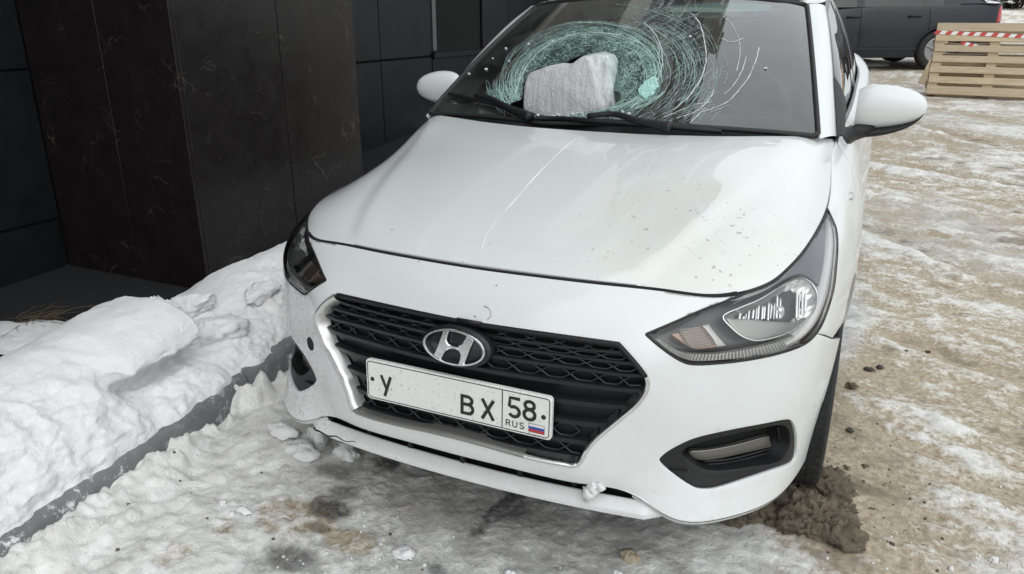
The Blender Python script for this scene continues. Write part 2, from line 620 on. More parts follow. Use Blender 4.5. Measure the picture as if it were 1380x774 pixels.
def ground_fields(x, y):
    P = xyz(x, y)
    wob = fbm(P * 1.3, 3, 3)
    # --- zones
    near_kerb = 1 - sstep(0.10, 1.0, x - kerb_x(y) + 0.25 * wob + 0.10 * np.clip(y, 0, 3))
    under = sstep(-1.15, -0.5, x + 0.25 * wob) * (1 - sstep(0.72, 1.10, x + 0.2 * wob - 0.35 * sstep(-0.3, -1.2, y))) * (1 - sstep(2.6, 4.0, y))
    ice = under * (1 - 0.45 * near_kerb)
    alley = 1 - sstep(-2.05, -1.85, x + 0.05 * wob)
    # --- relief: packed streaks across the lot, lumps of loose snow by the kerb
    st = np.array([[0.975, 0.22], [-0.22, 0.975]])
    u = x * 0.94 - y * 0.34
    v = x * 0.34 + y * 0.94
    S1 = fbm(xyz(u * 1.7, v * 4.2), 5, 11, 0.58)
    S2 = fbm(xyz(u * 7, v * 17), 4, 21, 0.6)
    L1 = fbm(xyz(x * 3.5, y * 3.5), 5, 31, 0.55)
    L2 = fbm(xyz(x * 14, y * 14), 4, 41, 0.6)
    L3 = fbm(xyz(x * 45, y * 45), 3, 51)
    open_ = (1 - near_kerb) * (1 - ice)
    h = open_ * (0.020 * S1 + 0.010 * S2 + 0.006 * L2 + 0.0035 * L3)
    h += near_kerb * (0.024 + 0.034 * L1 + 0.020 * np.abs(L2) + 0.007 * L3)
    kd = x - kerb_x(y)
    foot = np.exp(-(np.clip(kd, 0, 9) / 0.13) ** 2) * sstep(-0.16, 0.14, fbm(xyz(x * 5.0, y * 5.0), 4, 36, 0.6) + 0.06 - 0.08 * sstep(-0.1, -0.5, y) - 0.05 * sstep(0.2, 0.7, y)) * (kd > -0.4)
    h += foot * (0.062 + 0.034 * L2 + 0.012 * L3)
    h += ice * (0.008 * L1 + 0.006 * L2 + 0.0030 * L3)
    big = fbm(P * 0.8, 4, 61)
    pat = fbm(xyz(u * 1.0, v * 2.3), 4, 71)
    # --- what lies on top
    snow = 0.43 + 0.55 * S1 + 0.50 * S2 + 0.35 * pat + 0.35 * L2 + 0.2 * L3
    snow = open_ * snow + near_kerb * (0.95 + 0.8 * L1 + 0.35 * L2) + ice * (0.42 + 0.55 * L1 + 0.45 * L2 + 0.3 * L3) + foot * 0.5
    tan = open_ * (0.80 + 0.7 * big) + near_kerb * sstep(0.02, 0.5, fbm(P * 2.1, 4, 81)) * 0.9 + ice * sstep(0.10, 0.5, fbm(P * 2.0, 4, 81)) * 0.85
    dark = ice * sstep(0.16, 0.34, fbm(P * 4.0, 5, 91, 0.6) + 0.35 * L2 - 0.12) * (1 - sstep(-0.1, 0.35, x))
    dark = np.maximum(dark, open_ * 0.85 * sstep(0.30, 0.55, fbm(xyz(u * 3.1, v * 6.2), 5, 101, 0.62)))
    # wheel slush and sand by the right front tyre
    w = np.exp(-(((x - 0.90) / 0.20) ** 2 + ((y - 0.75) / 0.55) ** 2))
    tan = tan + w * 0.8
    snow = snow - w * 0.9
    dark = np.maximum(dark, w * sstep(-0.1, 0.5, S2))
    for (px_, py_, rx_, ry_, kd_, am) in BLOBS:
        b_ = np.exp(-(((x - px_) / rx_) ** 2 + ((y - py_) / ry_) ** 2))
        m_ = sstep(0.25, 0.75, b_ + 0.45 * L1 + 0.30 * L2)
        if kd_ == 'dark':
            dark = np.maximum(dark, m_ * am)
            snow = snow - 0.5 * m_
        elif kd_ == 'tan':
            tan = tan + m_ * am
            snow = snow - 0.55 * m_ * am
        else:
            snow = snow + m_ * am
    for (a_, b_, wd_) in RUTS:
        tx, ty = b_[0] - a_[0], b_[1] - a_[1]
        L_ = math.hypot(tx, ty)
        s_ = ((x - a_[0]) * tx + (y - a_[1]) * ty) / L_
        o_ = ((x - a_[0]) * ty - (y - a_[1]) * tx) / L_ + 0.10 * np.sin(s_ * 1.3 + wd_ * 40) + 0.07 * L1
        e_ = sstep(-0.5, 0.3, s_) * (1 - sstep(L_ - 0.3, L_ + 0.6, s_)) * open_
        g_ = np.exp(-(o_ / wd_) ** 2) * e_
        rim = np.exp(-((o_ - 1.7 * wd_) / (0.7 * wd_)) ** 2) * e_
        h = h - 0.030 * g_ * (0.6 + 0.8 * S2) + 0.022 * rim * (0.7 + S2)
        snow = snow - 0.55 * g_ * (0.5 + S2) + 0.40 * rim
        dark = np.maximum(dark, g_ * sstep(0.05, 0.45, S2 + 0.5 * L2) * 0.8)
    asph = alley * sstep(-0.25, 0.0, 0.25 - fbm(P * 2.0, 4, 111) + sstep(-3.2, -2.4, x) * 0.1)
    h = h * (1 - alley) - 0.02 * alley + 0.012 * alley * (1 - asph)
    return h, snow, tan, dark, ice, asph


az0 = YAW                                   # heading of the camera, ccw from +y
fan = np.linspace(az0 - R(62), az0 + R(62), 640)
rest = np.linspace(az0 + R(62), az0 - R(62) + 2 * math.pi, 70)[1:-1]
ang = np.concatenate([fan, rest])
rad = np.concatenate([[0.02, 0.3, 0.6, 0.9], np.geomspace(1.1, 13, 560), np.geomspace(13.4, 90, 60), np.geomspace(100, 1500, 14)])
RR, AA = np.meshgrid(rad, ang, indexing='ij')
gx = CAMP[0] - RR * np.sin(AA)
gy = CAMP[1] + RR * np.cos(AA)
gh, g_snow, g_tan, g_dark, g_ice, g_asph = ground_fields(gx, gy)
gz = terrain(gx, gy) + gh * (1 - sstep(20, 60, RR))
GV = np.stack([gx, gy, gz], -1).reshape(-1, 3)
nr, na = gx.shape
GF = grid_faces(nr, na)
wrap = np.stack([np.arange(nr - 1) * na + na - 1, np.arange(nr - 1) * na, np.arange(1, nr) * na, np.arange(1, nr) * na + na - 1], -1)
GF = np.concatenate([GF, wrap])[:, ::-1]
gm = fast_mesh('ground', GV, GF)
for k_, v_ in (('snow', g_snow), ('tan', g_tan), ('dark', g_dark), ('ice', g_ice), ('asph', g_asph)):
    attr(gm, k_, v_)

M_GROUND = principled('trodden_snow_and_sand', rough=0.75, spec=0.3)
n = NT(M_GROUND)
co = n.coord()
cw_ = n.node('ShaderNodeVectorMath', operation='MULTIPLY_ADD')
n.L.new(n.noise(co, 3.0, 3, 0.6, out=1), cw_.inputs[0])
cw_.inputs[1].default_value = (0.35, 0.35, 0.35)
n.L.new(co, cw_.inputs[2])
cm_ = n.node('ShaderNodeMapping')
cm_.inputs['Scale'].default_value = (6.0, 9.5, 8)
cm_.inputs['Rotation'].default_value = (0, 0, R(20))
n.L.new(cw_.outputs[0], cm_.inputs[0])
cs = cm_.outputs[0]
fine = n.noise(cs, 2.2, 7, 0.68)
grain = n.noise(co, 55, 5, 0.7)
speck = n.noise(co, 160, 3, 0.6)
snow_f = n.math('ADD', n.attr('snow'), n.math('MULTIPLY', n.math('SUBTRACT', fine, 0.5), 2.2))
snow_f = n.math('ADD', snow_f, n.math('MULTIPLY', n.math('SUBTRACT', grain, 0.5), 1.3))
snow_m = n.ramp(snow_f, (0.22, 0.0), (0.88, 1.0))
sand = n.mix(n.ramp(grain, (0.3, 0.0), (0.72, 1.0)), (0.265, 0.212, 0.148), (0.58, 0.505, 0.385))
greyice = n.mix(n.ramp(n.noise(co, 7, 6, 0.65), (0.3, 0.0), (0.72, 1.0)), (0.36, 0.355, 0.345), (0.66, 0.655, 0.64))
tan_m = n.ramp(n.math('ADD', n.attr('tan'), n.math('MULTIPLY', n.math('SUBTRACT', fine, 0.5), 0.8)), (0.25, 0.0), (0.75, 1.0))
base = n.mix(tan_m, greyice, sand)
white = n.mix(n.ramp(n.noise(co, 14, 5, 0.6), (0.3, 0.0), (0.7, 1.0)), (0.66, 0.645, 0.615), (0.87, 0.868, 0.855))
colr = n.mix(snow_m, base, white)
dk = n.math('MULTIPLY', n.attr('dark'), n.ramp(grain, (0.35, 0.5), (0.6, 1.0)))
colr = n.mix(dk, colr, n.mix(n.attr('ice'), (0.13, 0.10, 0.07), (0.045, 0.045, 0.047)))
spk = n.math('MULTIPLY', n.ramp(speck, (0.66, 0.0), (0.74, 1.0)), 0.55)
colr = n.mix(spk, colr, (0.12, 0.09, 0.06))
asphc = n.mix(grain, (0.008, 0.008, 0.009), (0.03, 0.03, 0.032))
colr = n.mix(n.attr('asph'), colr, asphc)
n.to('Base Color', colr)
n.to('Roughness', n.mix(n.attr('ice'), (0.8, 0.8, 0.8), (0.48, 0.48, 0.48)))
hh = n.math('ADD', n.math('MULTIPLY', grain, 0.6), n.math('MULTIPLY', fine, 0.9))
hh = n.math('ADD', hh, n.math('MULTIPLY', speck, 0.25))
n.bump(hh, 0.6, 0.02)
ground = part('ground', gm, M_GROUND, kind='structure')


def gz_at(x, y):
    h = ground_fields(np.array([x]), np.array([y]))[0][0]
    return float(terrain(np.array([x]), np.array([y]))[0] + h)


# ------------------------------------------------------------------ kerb of concrete stones
M_KERB = principled('concrete_kerb', (0.17, 0.172, 0.175), 0.75)
n = NT(M_KERB)
co = n.coord()
n.to('Base Color', n.mix(n.ramp(n.noise(co, 5, 6, 0.65), (0.3, 0.0), (0.7, 1.0)), (0.12, 0.122, 0.126), (0.205, 0.208, 0.21)))
frost = n.ramp(n.noise(co, 26, 6, 0.75), (0.54, 0.0), (0.64, 1.0))
frost = n.math('MULTIPLY', frost, n.ramp(n.noise(co, 4, 3), (0.42, 0.0), (0.62, 1.0)))
n.to('Base Color', n.mix(frost, n.b.inputs['Base Color'].links[0].from_socket, (0.75, 0.75, 0.76)))
n.bump(n.noise(co, 120, 4), 0.25, 0.003)
kerb = link(bpy.data.objects.new('kerb', None))
kerb['kind'] = 'structure'
ky = -3.58
while ky < 9:
    y0, y1 = ky + 0.003, ky + 0.997
    mb = MB()
    sec = np.array([(0.0, -0.1), (0.0, 0.095), (-0.012, 0.118), (-0.028, 0.125), (-0.18, 0.13), (-0.18, -0.1)])
    G = np.array([[(kerb_x(y) + a, y, b + float(terrain(np.array([-1.1]), np.array([y]))[0])) for a, b in sec] for y in np.linspace(y0, y1, 5)])
    mb.grid(G, flip=True)
    n0 = len(sec)
    mb.f.append(tuple(range(n0)))
    mb.f.append(tuple(4 * n0 + k for k in reversed(range(n0))))
    part('kerb_stone', mb, M_KERB, kerb, smooth=True, sharp=40)
    ky += 1.0

# ------------------------------------------------------------------ snow bank piled along the kerb
M_SNOW = principled('clean_snow', (0.86, 0.87, 0.88), 0.7, spec=0.25)
M_SNOW.node_tree.nodes['Principled BSDF'].inputs['Subsurface Weight'].default_value = 0.0
n = NT(M_SNOW)
co = n.coord()
dirt = n.math('MULTIPLY', n.attr('dirt'), n.ramp(n.noise(co, 11, 5, 0.7), (0.48, 0.0), (0.66, 1.0)))
n.to('Base Color', n.mix(dirt, n.mix(n.noise(co, 6, 5), (0.83, 0.84, 0.855), (0.91, 0.915, 0.92)), (0.48, 0.40, 0.28)))
n.bump(n.math('ADD', n.noise(co, 45, 6, 0.75), n.math('MULTIPLY', n.noise(co, 170, 4, 0.7), 0.7)), 0.6, 0.016)

prof_a = np.array([(.02, .10), (.045, .17), (.08, .24), (.12, .29), (.17, .325), (.26, .36), (.39, .382), (.58, .335), (.78, .22), (.92, .06), (1.02, -.04)])
prof_b = np.array([(.015, .10), (.06, .15), (.13, .185), (.215, .205), (.185, .255), (.12, .285), (.15, .35), (.33, .395), (.58, .335), (.80, .18), (1.02, -.04)])
prof_c = np.array([(.01, .09), (.06, .135), (.12, .165), (.19, .195), (.26, .225), (.33, .255), (.41, .275), (.52, .262), (.70, .17), (.86, .05), (1.0, -.04)])
prof_d = np.array([(-.02, .06), (.05, .12), (.12, .17), (.20, .22), (.28, .262), (.35, .288), (.43, .297), (.55, .27), (.74, .16), (.9, .05), (1.0, -.04)])
ysb = np.linspace(-2.6, 4.6, 820)
rows = []
for y in ysb:
    jit = 0.05 * vnoise(np.array([y * 5.0, 0.3, 0]), 5)
    wb = float(sstep(-0.10, 0.03, y + jit * .6) * (1 - sstep(0.372, 0.402, y + jit * .5)))
    wc = float(sstep(0.372, 0.404, y + jit * .5))
    wd = float(sstep(0.60, 0.95, y))
    p = prof_a * (1 - wb - wc) + prof_b * wb + (prof_c * (1 - wd) + prof_d * wd) * wc
    hs_ = 1 + 0.10 * vnoise(np.array([y * 1.4, 7.1, 0]), 9) * (0.2 if -0.8 < y < 1.3 else 1.2)
    p = sm(p, 17)
    rows.append(np.stack([kerb_x(y) - p[:, 0], np.full(len(p), y), p[:, 1] * hs_ + 0.0], -1))
SB = np.array(rows)
du = np.gradient(SB, axis=0)
dv = np.gradient(SB, axis=1)
nn = np.cross(dv, du)
nn /= np.linalg.norm(nn, axis=-1, keepdims=True) + 1e-9
nn *= np.sign(np.mean(nn[..., 2]))
q = SB.copy()
lump = fbm(q * 3.2, 3, 201) * 0.035
mid = (1 - np.abs(fbm(q * 9, 4, 211))) ** 2 * 0.022 - 0.012
finer = fbm(q * 30, 4, 221) * 0.007 + ((1 - np.abs(fbm(q * 21, 4, 225))) ** 3 - 0.5) * 0.009 * sstep(0.0, 0.45, fbm(q * 3.1, 3, 229)) + fbm(q * 90, 3, 227) * 0.0022
front = 1 - sstep(0.36, 0.62, np.linspace(0, 1, SB.shape[1]))[None, :]
amp = 0.30 + 0.85 * front
edge = sstep(0, 0.06, np.linspace(0, 1, SB.shape[1]))[None, :]
disp = (lump * 0.9 + mid * amp + finer * amp) * (0.25 + 0.75 * edge)
SB = SB + nn * disp[..., None]
sbm = fast_mesh('snow_bank', SB.reshape(-1, 3), grid_faces(*SB.shape[:2]))
Yg = q[..., 1]
Fg = np.linspace(0, 1, SB.shape[1])[None, :] * np.ones_like(Yg)
attr(sbm, 'dirt', np.clip(sstep(0.55, 0.85, Yg) * (1 - sstep(0.30, 0.5, Fg)), 0, 1) * (0.35 + 0.65 * sstep(-0.2, 0.3, fbm(q * 4, 3, 231))))
bank = part('snow_bank', sbm, M_SNOW)
tag(bank, 'long heap of white shovelled snow along the kerb under the dark wall', 'snow bank')

# ================================================================== CAR MATERIALS
def paint_mat(name, base, dirty=True, marks=False):
    m = principled(name, base, 0.30, spec=0.4, coat=1.0, coat_rough=0.02)
    n = NT(m)
    co = n.coord()
    Z = n.z()[2]
    c = n.mix(n.noise(co, 1.5, 3), tuple(x * 0.985 for x in base), base)
    if dirty:
        low = n.ramp(n.math('ADD', Z, n.math('MULTIPLY', n.noise(co, 6, 4), 0.16)), (0.36, 1.0), (0.72, 0.0))
        left = n.math('MULTIPLY', n.ramp(n.math('ADD', n.z()[0], 1.0), (0.45, 1.0), (0.75, 0.0)), n.ramp(Z, (0.55, 1.0), (0.74, 0.0)))
        left = n.math('MULTIPLY', left, n.ramp(n.z()[1], (0.5, 1.0), (0.8, 0.0)))
        low = n.math('MAXIMUM', low, left)
        film = n.math('MULTIPLY', low, n.ramp(n.noise(co, 30, 6, 0.75), (0.35, 0.05), (0.75, 0.55)))
        c = n.mix(n.math('MULTIPLY', film, 0.55), c, (0.42, 0.41, 0.37))
        sp = n.ramp(n.noise(co, 85, 4, 0.6), (0.655, 0.0), (0.70, 1.0))
        spl = n.math('MULTIPLY', sp, n.math('MULTIPLY', low, n.ramp(n.noise(co, 5, 3), (0.4, 0.1), (0.7, 1.0))))
        c = n.mix(n.math('MULTIPLY', spl, 0.75), c, (0.16, 0.15, 0.13))
        gr_ = n.math('MULTIPLY', left, n.ramp(n.noise(co, 115, 4, 0.65), (0.52, 0.0), (0.66, 0.75)))
        c = n.mix(gr_, c, (0.30, 0.31, 0.28))
        n.to('Roughness', n.mix(film, (0.22, 0.22, 0.22), (0.6, 0.6, 0.6)))
        n.to('Coat Weight', n.mix(low, (0.55, 0.55, 0.55), (0.25, 0.25, 0.25)))
    if marks:
        X, Y = n.z()[0], n.z()[1]
        # dusty film and grit on the front right of the bonnet, a scatter of chips everywhere
        v1 = n.node('ShaderNodeVectorMath', operation='DISTANCE')
        tc = n.node('ShaderNodeTexCoord')
        n.L.new(tc.outputs['Object'], v1.inputs[0])
        v1.inputs[1].default_value = (0.50, 0.42, 0.84)
        near = n.ramp(n.math('ADD', v1.outputs['Value'], n.math('MULTIPLY', n.math('SUBTRACT', n.noise(co, 5, 4), 0.5), 0.3)), (0.10, 1.0), (0.46, 0.0))
        fl = n.math('MULTIPLY', near, n.ramp(n.noise(co, 9, 5, 0.6), (0.3, 0.2), (0.7, 1.0)))
        c = n.mix(n.math('MULTIPLY', fl, 0.6), c, (0.62, 0.61, 0.51))
        g1 = n.ramp(n.noise(co, 48, 3, 0.55), (0.675, 0.0), (0.70, 1.0))
        g = n.math('MULTIPLY', g1, n.ramp(v1.outputs['Value'], (0.05, 1.0), (0.52, 0.0)))
        g2 = n.ramp(n.voro(co, 17, 'F1'), (0.035, 1.0), (0.06, 0.0))
        g2 = n.math('MULTIPLY', g2, n.ramp(n.noise(co, 6, 3), (0.55, 0.0), (0.62, 1.0)))
        c = n.mix(n.math('MULTIPLY', n.math('MAXIMUM', g, g2), 0.75), c, (0.17, 0.17, 0.15))
    n.to('Base Color', c)
    return m


PW_ = (0.675, 0.705, 0.70)
M_PAINT = paint_mat('white_paint', PW_)
M_HOOD = paint_mat('white_bonnet_paint', PW_, False, True)
M_BLACKPL = principled('black_plastic', (0.0135, 0.0135, 0.0145), 0.48, spec=0.35)
M_GRILLE = principled('grille_black', (0.0105, 0.0115, 0.0145), 0.30, spec=0.5)
n = NT(M_GRILLE)
n.to('Roughness', n.ramp(n.noise(n.coord(), 40, 5, 0.7), (0.3, 0.25), (0.7, 0.5)))
M_VOID = principled('dark_void', (0.004, 0.004, 0.005), 0.8)
M_RUBBER = principled('black_rubber', (0.014, 0.014, 0.014), 0.6)
M_CHROME = principled('chrome', (0.78, 0.78, 0.77), 0.13, 1.0)
n = NT(M_CHROME)
n.to('Roughness', n.ramp(n.noise(n.coord(), 55, 5, 0.7), (0.35, 0.10), (0.75, 0.33)))
M_SATIN = principled('satin_silver', (0.42, 0.42, 0.41), 0.32, 0.9)
M_HOUSING = principled('lamp_housing_grey', (0.065, 0.065, 0.07), 0.3)
M_HOUSBLK = principled('lamp_bezel_black', (0.012, 0.012, 0.013), 0.3)
M_REFLECT = principled('lamp_reflector', (0.95, 0.95, 0.94), 0.18, 0.65)
M_DULL = principled('frosted_lamp_lower', (0.30, 0.30, 0.29), 0.3, 0.5)
M_RIB = principled('ribbed_clear_strip', (0.52, 0.52, 0.50), 0.25, 0.3)
M_AMBER = principled('amber_turn_lens', (0.30, 0.205, 0.155), 0.22, 0.35)
M_LENS = glass_mat('headlamp_lens', (0.95, 0.95, 0.95), 0.0, 1.45, 0.0, 1.3)
M_BULB = principled('bulb_glass', (0.75, 0.75, 0.74), 0.08, 0.5)
M_WSGLASS = glass_mat('windscreen_glass', (0.64, 0.78, 0.72), 0.0, 1.52, 0.07, 2.5)
M_SIDEGLASS = glass_mat('side_glass', (0.30, 0.34, 0.33), 0.0, 1.52, 0.03)
M_FRIT = principled('black_glass_border', (0.022, 0.022, 0.026), 0.25)
M_INTER = principled('dark_interior', (0.055, 0.057, 0.06), 0.75)
M_SEAT = principled('seat_fabric', (0.09, 0.09, 0.095), 0.9)
M_PLATE = principled('plate_white', (0.66, 0.66, 0.63), 0.35)
n = NT(M_PLATE)
co = n.coord()
n.to('Base Color', n.mix(n.ramp(n.noise(co, 130, 4, 0.6), (0.60, 0.0), (0.70, 0.8)), n.mix(n.noise(co, 12, 5), (0.70, 0.70, 0.68), (0.80, 0.80, 0.78)), (0.30, 0.29, 0.26)))
M_INK = principled('plate_black', (0.012, 0.012, 0.012), 0.45)
M_FLAGW = principled('flag_white', (0.7, 0.7, 0.7), 0.4)
M_FLAGB = principled('flag_blue', (0.025, 0.07, 0.30), 0.4)
M_FLAGR = principled('flag_red', (0.45, 0.03, 0.03), 0.4)
M_TYRE = principled('tyre_rubber', (0.018, 0.018, 0.0185), 0.75)
n = NT(M_TYRE)
n.to('Base Color', n.mix(n.ramp(n.noise(n.coord(), 25, 5, 0.7), (0.55, 0.0), (0.75, 0.5)), (0.015, 0.015, 0.016), (0.11, 0.10, 0.085)))


# ================================================================== SURFACES
class Surf:
    """C2 interpolating spline surface through a grid of points; v mirrored to negative x when mirror"""

    def __init__(s, G, mirror=True):
        G = np.asarray(G, float)
        if mirror:
            L = G[:, :0:-1] * np.array([-1, 1, 1])
            G = np.concatenate([L, G], 1)
            s.v0 = (G.shape[1] - 1) // 2
        else:
            s.v0 = 0
        s.nu, s.nv = G.shape[:2]
        C = s._ctrl(G)
        C = np.swapaxes(s._ctrl(np.swapaxes(C, 0, 1)), 0, 1)
        s.C = C

    @staticmethod
    def _ctrl(F):
        n = F.shape[0]
        A = np.zeros((n + 2, n + 2))
        B = np.zeros((n + 2,) + F.shape[1:])
        for i in range(n):
            A[i + 1, i:i + 3] = (1 / 6, 4 / 6, 1 / 6)
            B[i + 1] = F[i]
        A[0, :3] = (1, -2, 1)
        A[-1, -3:] = (1, -2, 1)
        return np.linalg.solve(A, B.reshape(n + 2, -1)).reshape(B.shape)

    @staticmethod
    def _b(t):
        return np.stack([(1 - t)**3, 3 * t**3 - 6 * t**2 + 4, -3 * t**3 + 3 * t**2 + 3 * t + 1, t**3], -1) / 6

    def __call__(s, u, v, d=0.0):
        u, v = np.broadcast_arrays(np.asarray(u, float), np.asarray(v, float))
        P = s.ev(u, v)
        if np.any(np.asarray(d) != 0):
            P = P - s.normal(u, v) * np.asarray(d)[..., None]
        return P

    def ev(s, u, v):
        v = v + s.v0
        iu = np.clip(np.floor(u).astype(int), 0, s.nu - 2)
        iv = np.clip(np.floor(v).astype(int), 0, s.nv - 2)
        bu, bv = s._b(u - iu), s._b(v - iv)
        o = 0
        for a in range(4):
            for b in range(4):
                o = o + (bu[..., a] * bv[..., b])[..., None] * s.C[iu + a, iv + b]
        return o

    def normal(s, u, v):
        e = 1e-3
        du = s.ev(u + e, v) - s.ev(u - e, v)
        dv = s.ev(u, v + e) - s.ev(u, v - e)
        n_ = np.cross(du, dv)
        return n_ / (np.linalg.norm(n_, axis=-1, keepdims=True) + 1e-12)

    def solve(s, fn, target, guess, d=0.0, it=30):
        """find (u, v) so that fn(S(u, v)) = target, Newton per point"""
        T = np.asarray(target, float).reshape(-1, 2)
        x = np.array(np.broadcast_to(guess, T.shape), float)
        e = 1e-3
        dd = np.full(len(T), d)
        for _ in range(it):
            f0 = fn(s(x[:, 0], x[:, 1], dd)) - T
            fu = (fn(s(x[:, 0] + e, x[:, 1], dd)) - T - f0) / e
            fv = (fn(s(x[:, 0], x[:, 1] + e, dd)) - T - f0) / e
            det = fu[:, 0] * fv[:, 1] - fu[:, 1] * fv[:, 0]
            det = np.where(np.abs(det) < 1e-9, 1e-9, det)
            a = (f0[:, 0] * fv[:, 1] - f0[:, 1] * fv[:, 0]) / det
            b = (fu[:, 0] * f0[:, 1] - fu[:, 1] * f0[:, 0]) / det
            st = np.clip(np.stack([a, b], -1), -0.4, 0.4)
            x = x - st
        return x

    def pix(s, pts, urange, vrange, d=0.0):
        """(u, v) of photograph pixels on this surface (offset inwards by d)"""
        T = np.asarray(pts, float).reshape(-1, 2)
        uu, vv = np.meshgrid(np.linspace(*urange, 60), np.linspace(*vrange, 90), indexing='ij')
        uu, vv = uu.ravel(), vv.ravel()
        P = s(uu, vv, np.full(len(uu), d))
        N = s.normal(uu, vv)
        ok = np.einsum('ij,ij->i', N, CAMP - P) > 0.02
        uu, vv, P = uu[ok], vv[ok], P[ok]
        Q = project(P)
        g = []
        for t in T:
            k = np.argmin(((Q - t)**2).sum(1))
            g.append((uu[k], vv[k]))
        return s.solve(project, T, np.array(g), d)


def mirrored(P):
    P = np.asarray(P, float).copy()
    P[:, 1] *= -1
    return P[::-1]


def trim(S, outer, holes=(), keep=(), du=0.11, dv=0.10, gap=0.0018, flange=0.012, off=0.0, lip=0.0014, fold=True):
    """a panel cut out of surface S: inside polygon `outer` (u, v) and outside every polygon of `holes`;
    edges get a rounded return flange; returns MB"""
    outer = np.asarray(outer, float)
    polys = [outer] + [np.asarray(h, float) for h in holes]
    u0, v0 = outer.min(0)
    u1, v1 = outer.max(0)
    gu, gv = np.meshgrid(np.arange(u0 + du / 2, u1, du), np.arange(v0 + dv / 2, v1, dv), indexing='ij')
    I = np.stack([gu.ravel(), gv.ravel()], -1)
    m = inpoly(I, outer)
    for h in polys[1:]:
        m &= ~inpoly(I, h)
    I = I[m]
    B = np.concatenate(polys)
    if len(I):
        sc_ = np.array([1 / du, 1 / dv])
        dm = np.full(len(I), 9.0)
        for p in polys:
            a = p * sc_
            b = np.roll(p, -1, 0) * sc_
            X = I * sc_
            for s0, s1 in zip(a, b):
                e = s1 - s0
                t = np.clip(((X - s0) @ e) / max(e @ e, 1e-12), 0, 1)
                dm = np.minimum(dm, np.linalg.norm(X - s0 - t[:, None] * e, axis=1))
        I = I[dm > 0.42]
    verts = [Vector((p[1], p[0])) for p in np.concatenate([B, I])]
    edges = []
    k = 0
    for p in polys:
        m_ = len(p)
        edges += [(k + i, k + (i + 1) % m_) for i in range(m_)]
        k += m_
    rv, re, rf, *_ = delaunay_2d_cdt(verts, edges, [], 0, 1e-6)
    UV = np.array([(p.y, p.x) for p in rv])
    F = np.array([tuple(f) for f in rf])
    c = UV[F].mean(1)
    ok = inpoly(c, outer)
    for h in polys[1:]:
        ok &= ~inpoly(c, h)
    F = F[ok]
    P = S(UV[:, 0], UV[:, 1], np.full(len(UV), off)) if off else S(UV[:, 0], UV[:, 1])
    N = S.normal(UV[:, 0], UV[:, 1])
    fn = np.cross(P[F[:, 1]] - P[F[:, 0]], P[F[:, 2]] - P[F[:, 0]])
    area = np.linalg.norm(fn, axis=1)
    F = F[area > 1e-9]
    fn = fn[area > 1e-9]
    fl = np.einsum('ij,ij->i', fn, N[F[:, 0]]) < 0
    F[fl] = F[fl][:, ::-1]
    used = np.unique(F)
    re_ = -np.ones(len(P), int)
    re_[used] = np.arange(len(used))
    P, N, F = P[used], N[used], re_[F]
    cnt = {}
    for t in F:
        for a, b in ((t[0], t[1]), (t[1], t[2]), (t[2], t[0])):
            cnt[(a, b)] = cnt.get((a, b), 0) + 1
    be = [(a, b) for (a, b) in cnt if (b, a) not in cnt]
    out = np.zeros_like(P)
    for a, b in be:
        o = np.cross(P[b] - P[a], N[a] + N[b])
        o /= np.linalg.norm(o) + 1e-12
        out[a] += o
        out[b] += o
    ln = np.linalg.norm(out, axis=1, keepdims=True)
    bv = np.where(ln[:, 0] > 1e-9)[0]
    out = out / np.maximum(ln, 1e-9)
    P[bv] -= out[bv] * (gap + lip)
    mb = MB()
    V = [P]
    faces = [tuple(f) for f in F]
    if flange:
        r1 = P[bv] + out[bv] * lip * 0.7 - N[bv] * lip * 0.3
        r2 = P[bv] + out[bv] * lip - N[bv] * lip
        r3 = P[bv] + out[bv] * lip - N[bv] * flange
        ix = {int(v): i for i, v in enumerate(bv)}
        n0 = len(P)
        m_ = len(bv)
        V += [r1, r2, r3]
        for a, b in be:
            i, j = ix[int(a)], ix[int(b)]
            faces += [(b, a, n0 + i, n0 + j), (n0 + j, n0 + i, n0 + m_ + i, n0 + m_ + j), (n0 + m_ + j, n0 + m_ + i, n0 + 2 * m_ + i, n0 + 2 * m_ + j)]
    mb.add(np.concatenate(V), faces)
    mb.N0 = N
    return mb


def mirror_mb(mb):
    m = MB()
    V = np.concatenate(mb.v) * np.array([-1, 1, 1])
    m.add(V, [tuple(reversed(f)) for f in mb.f])
    return m


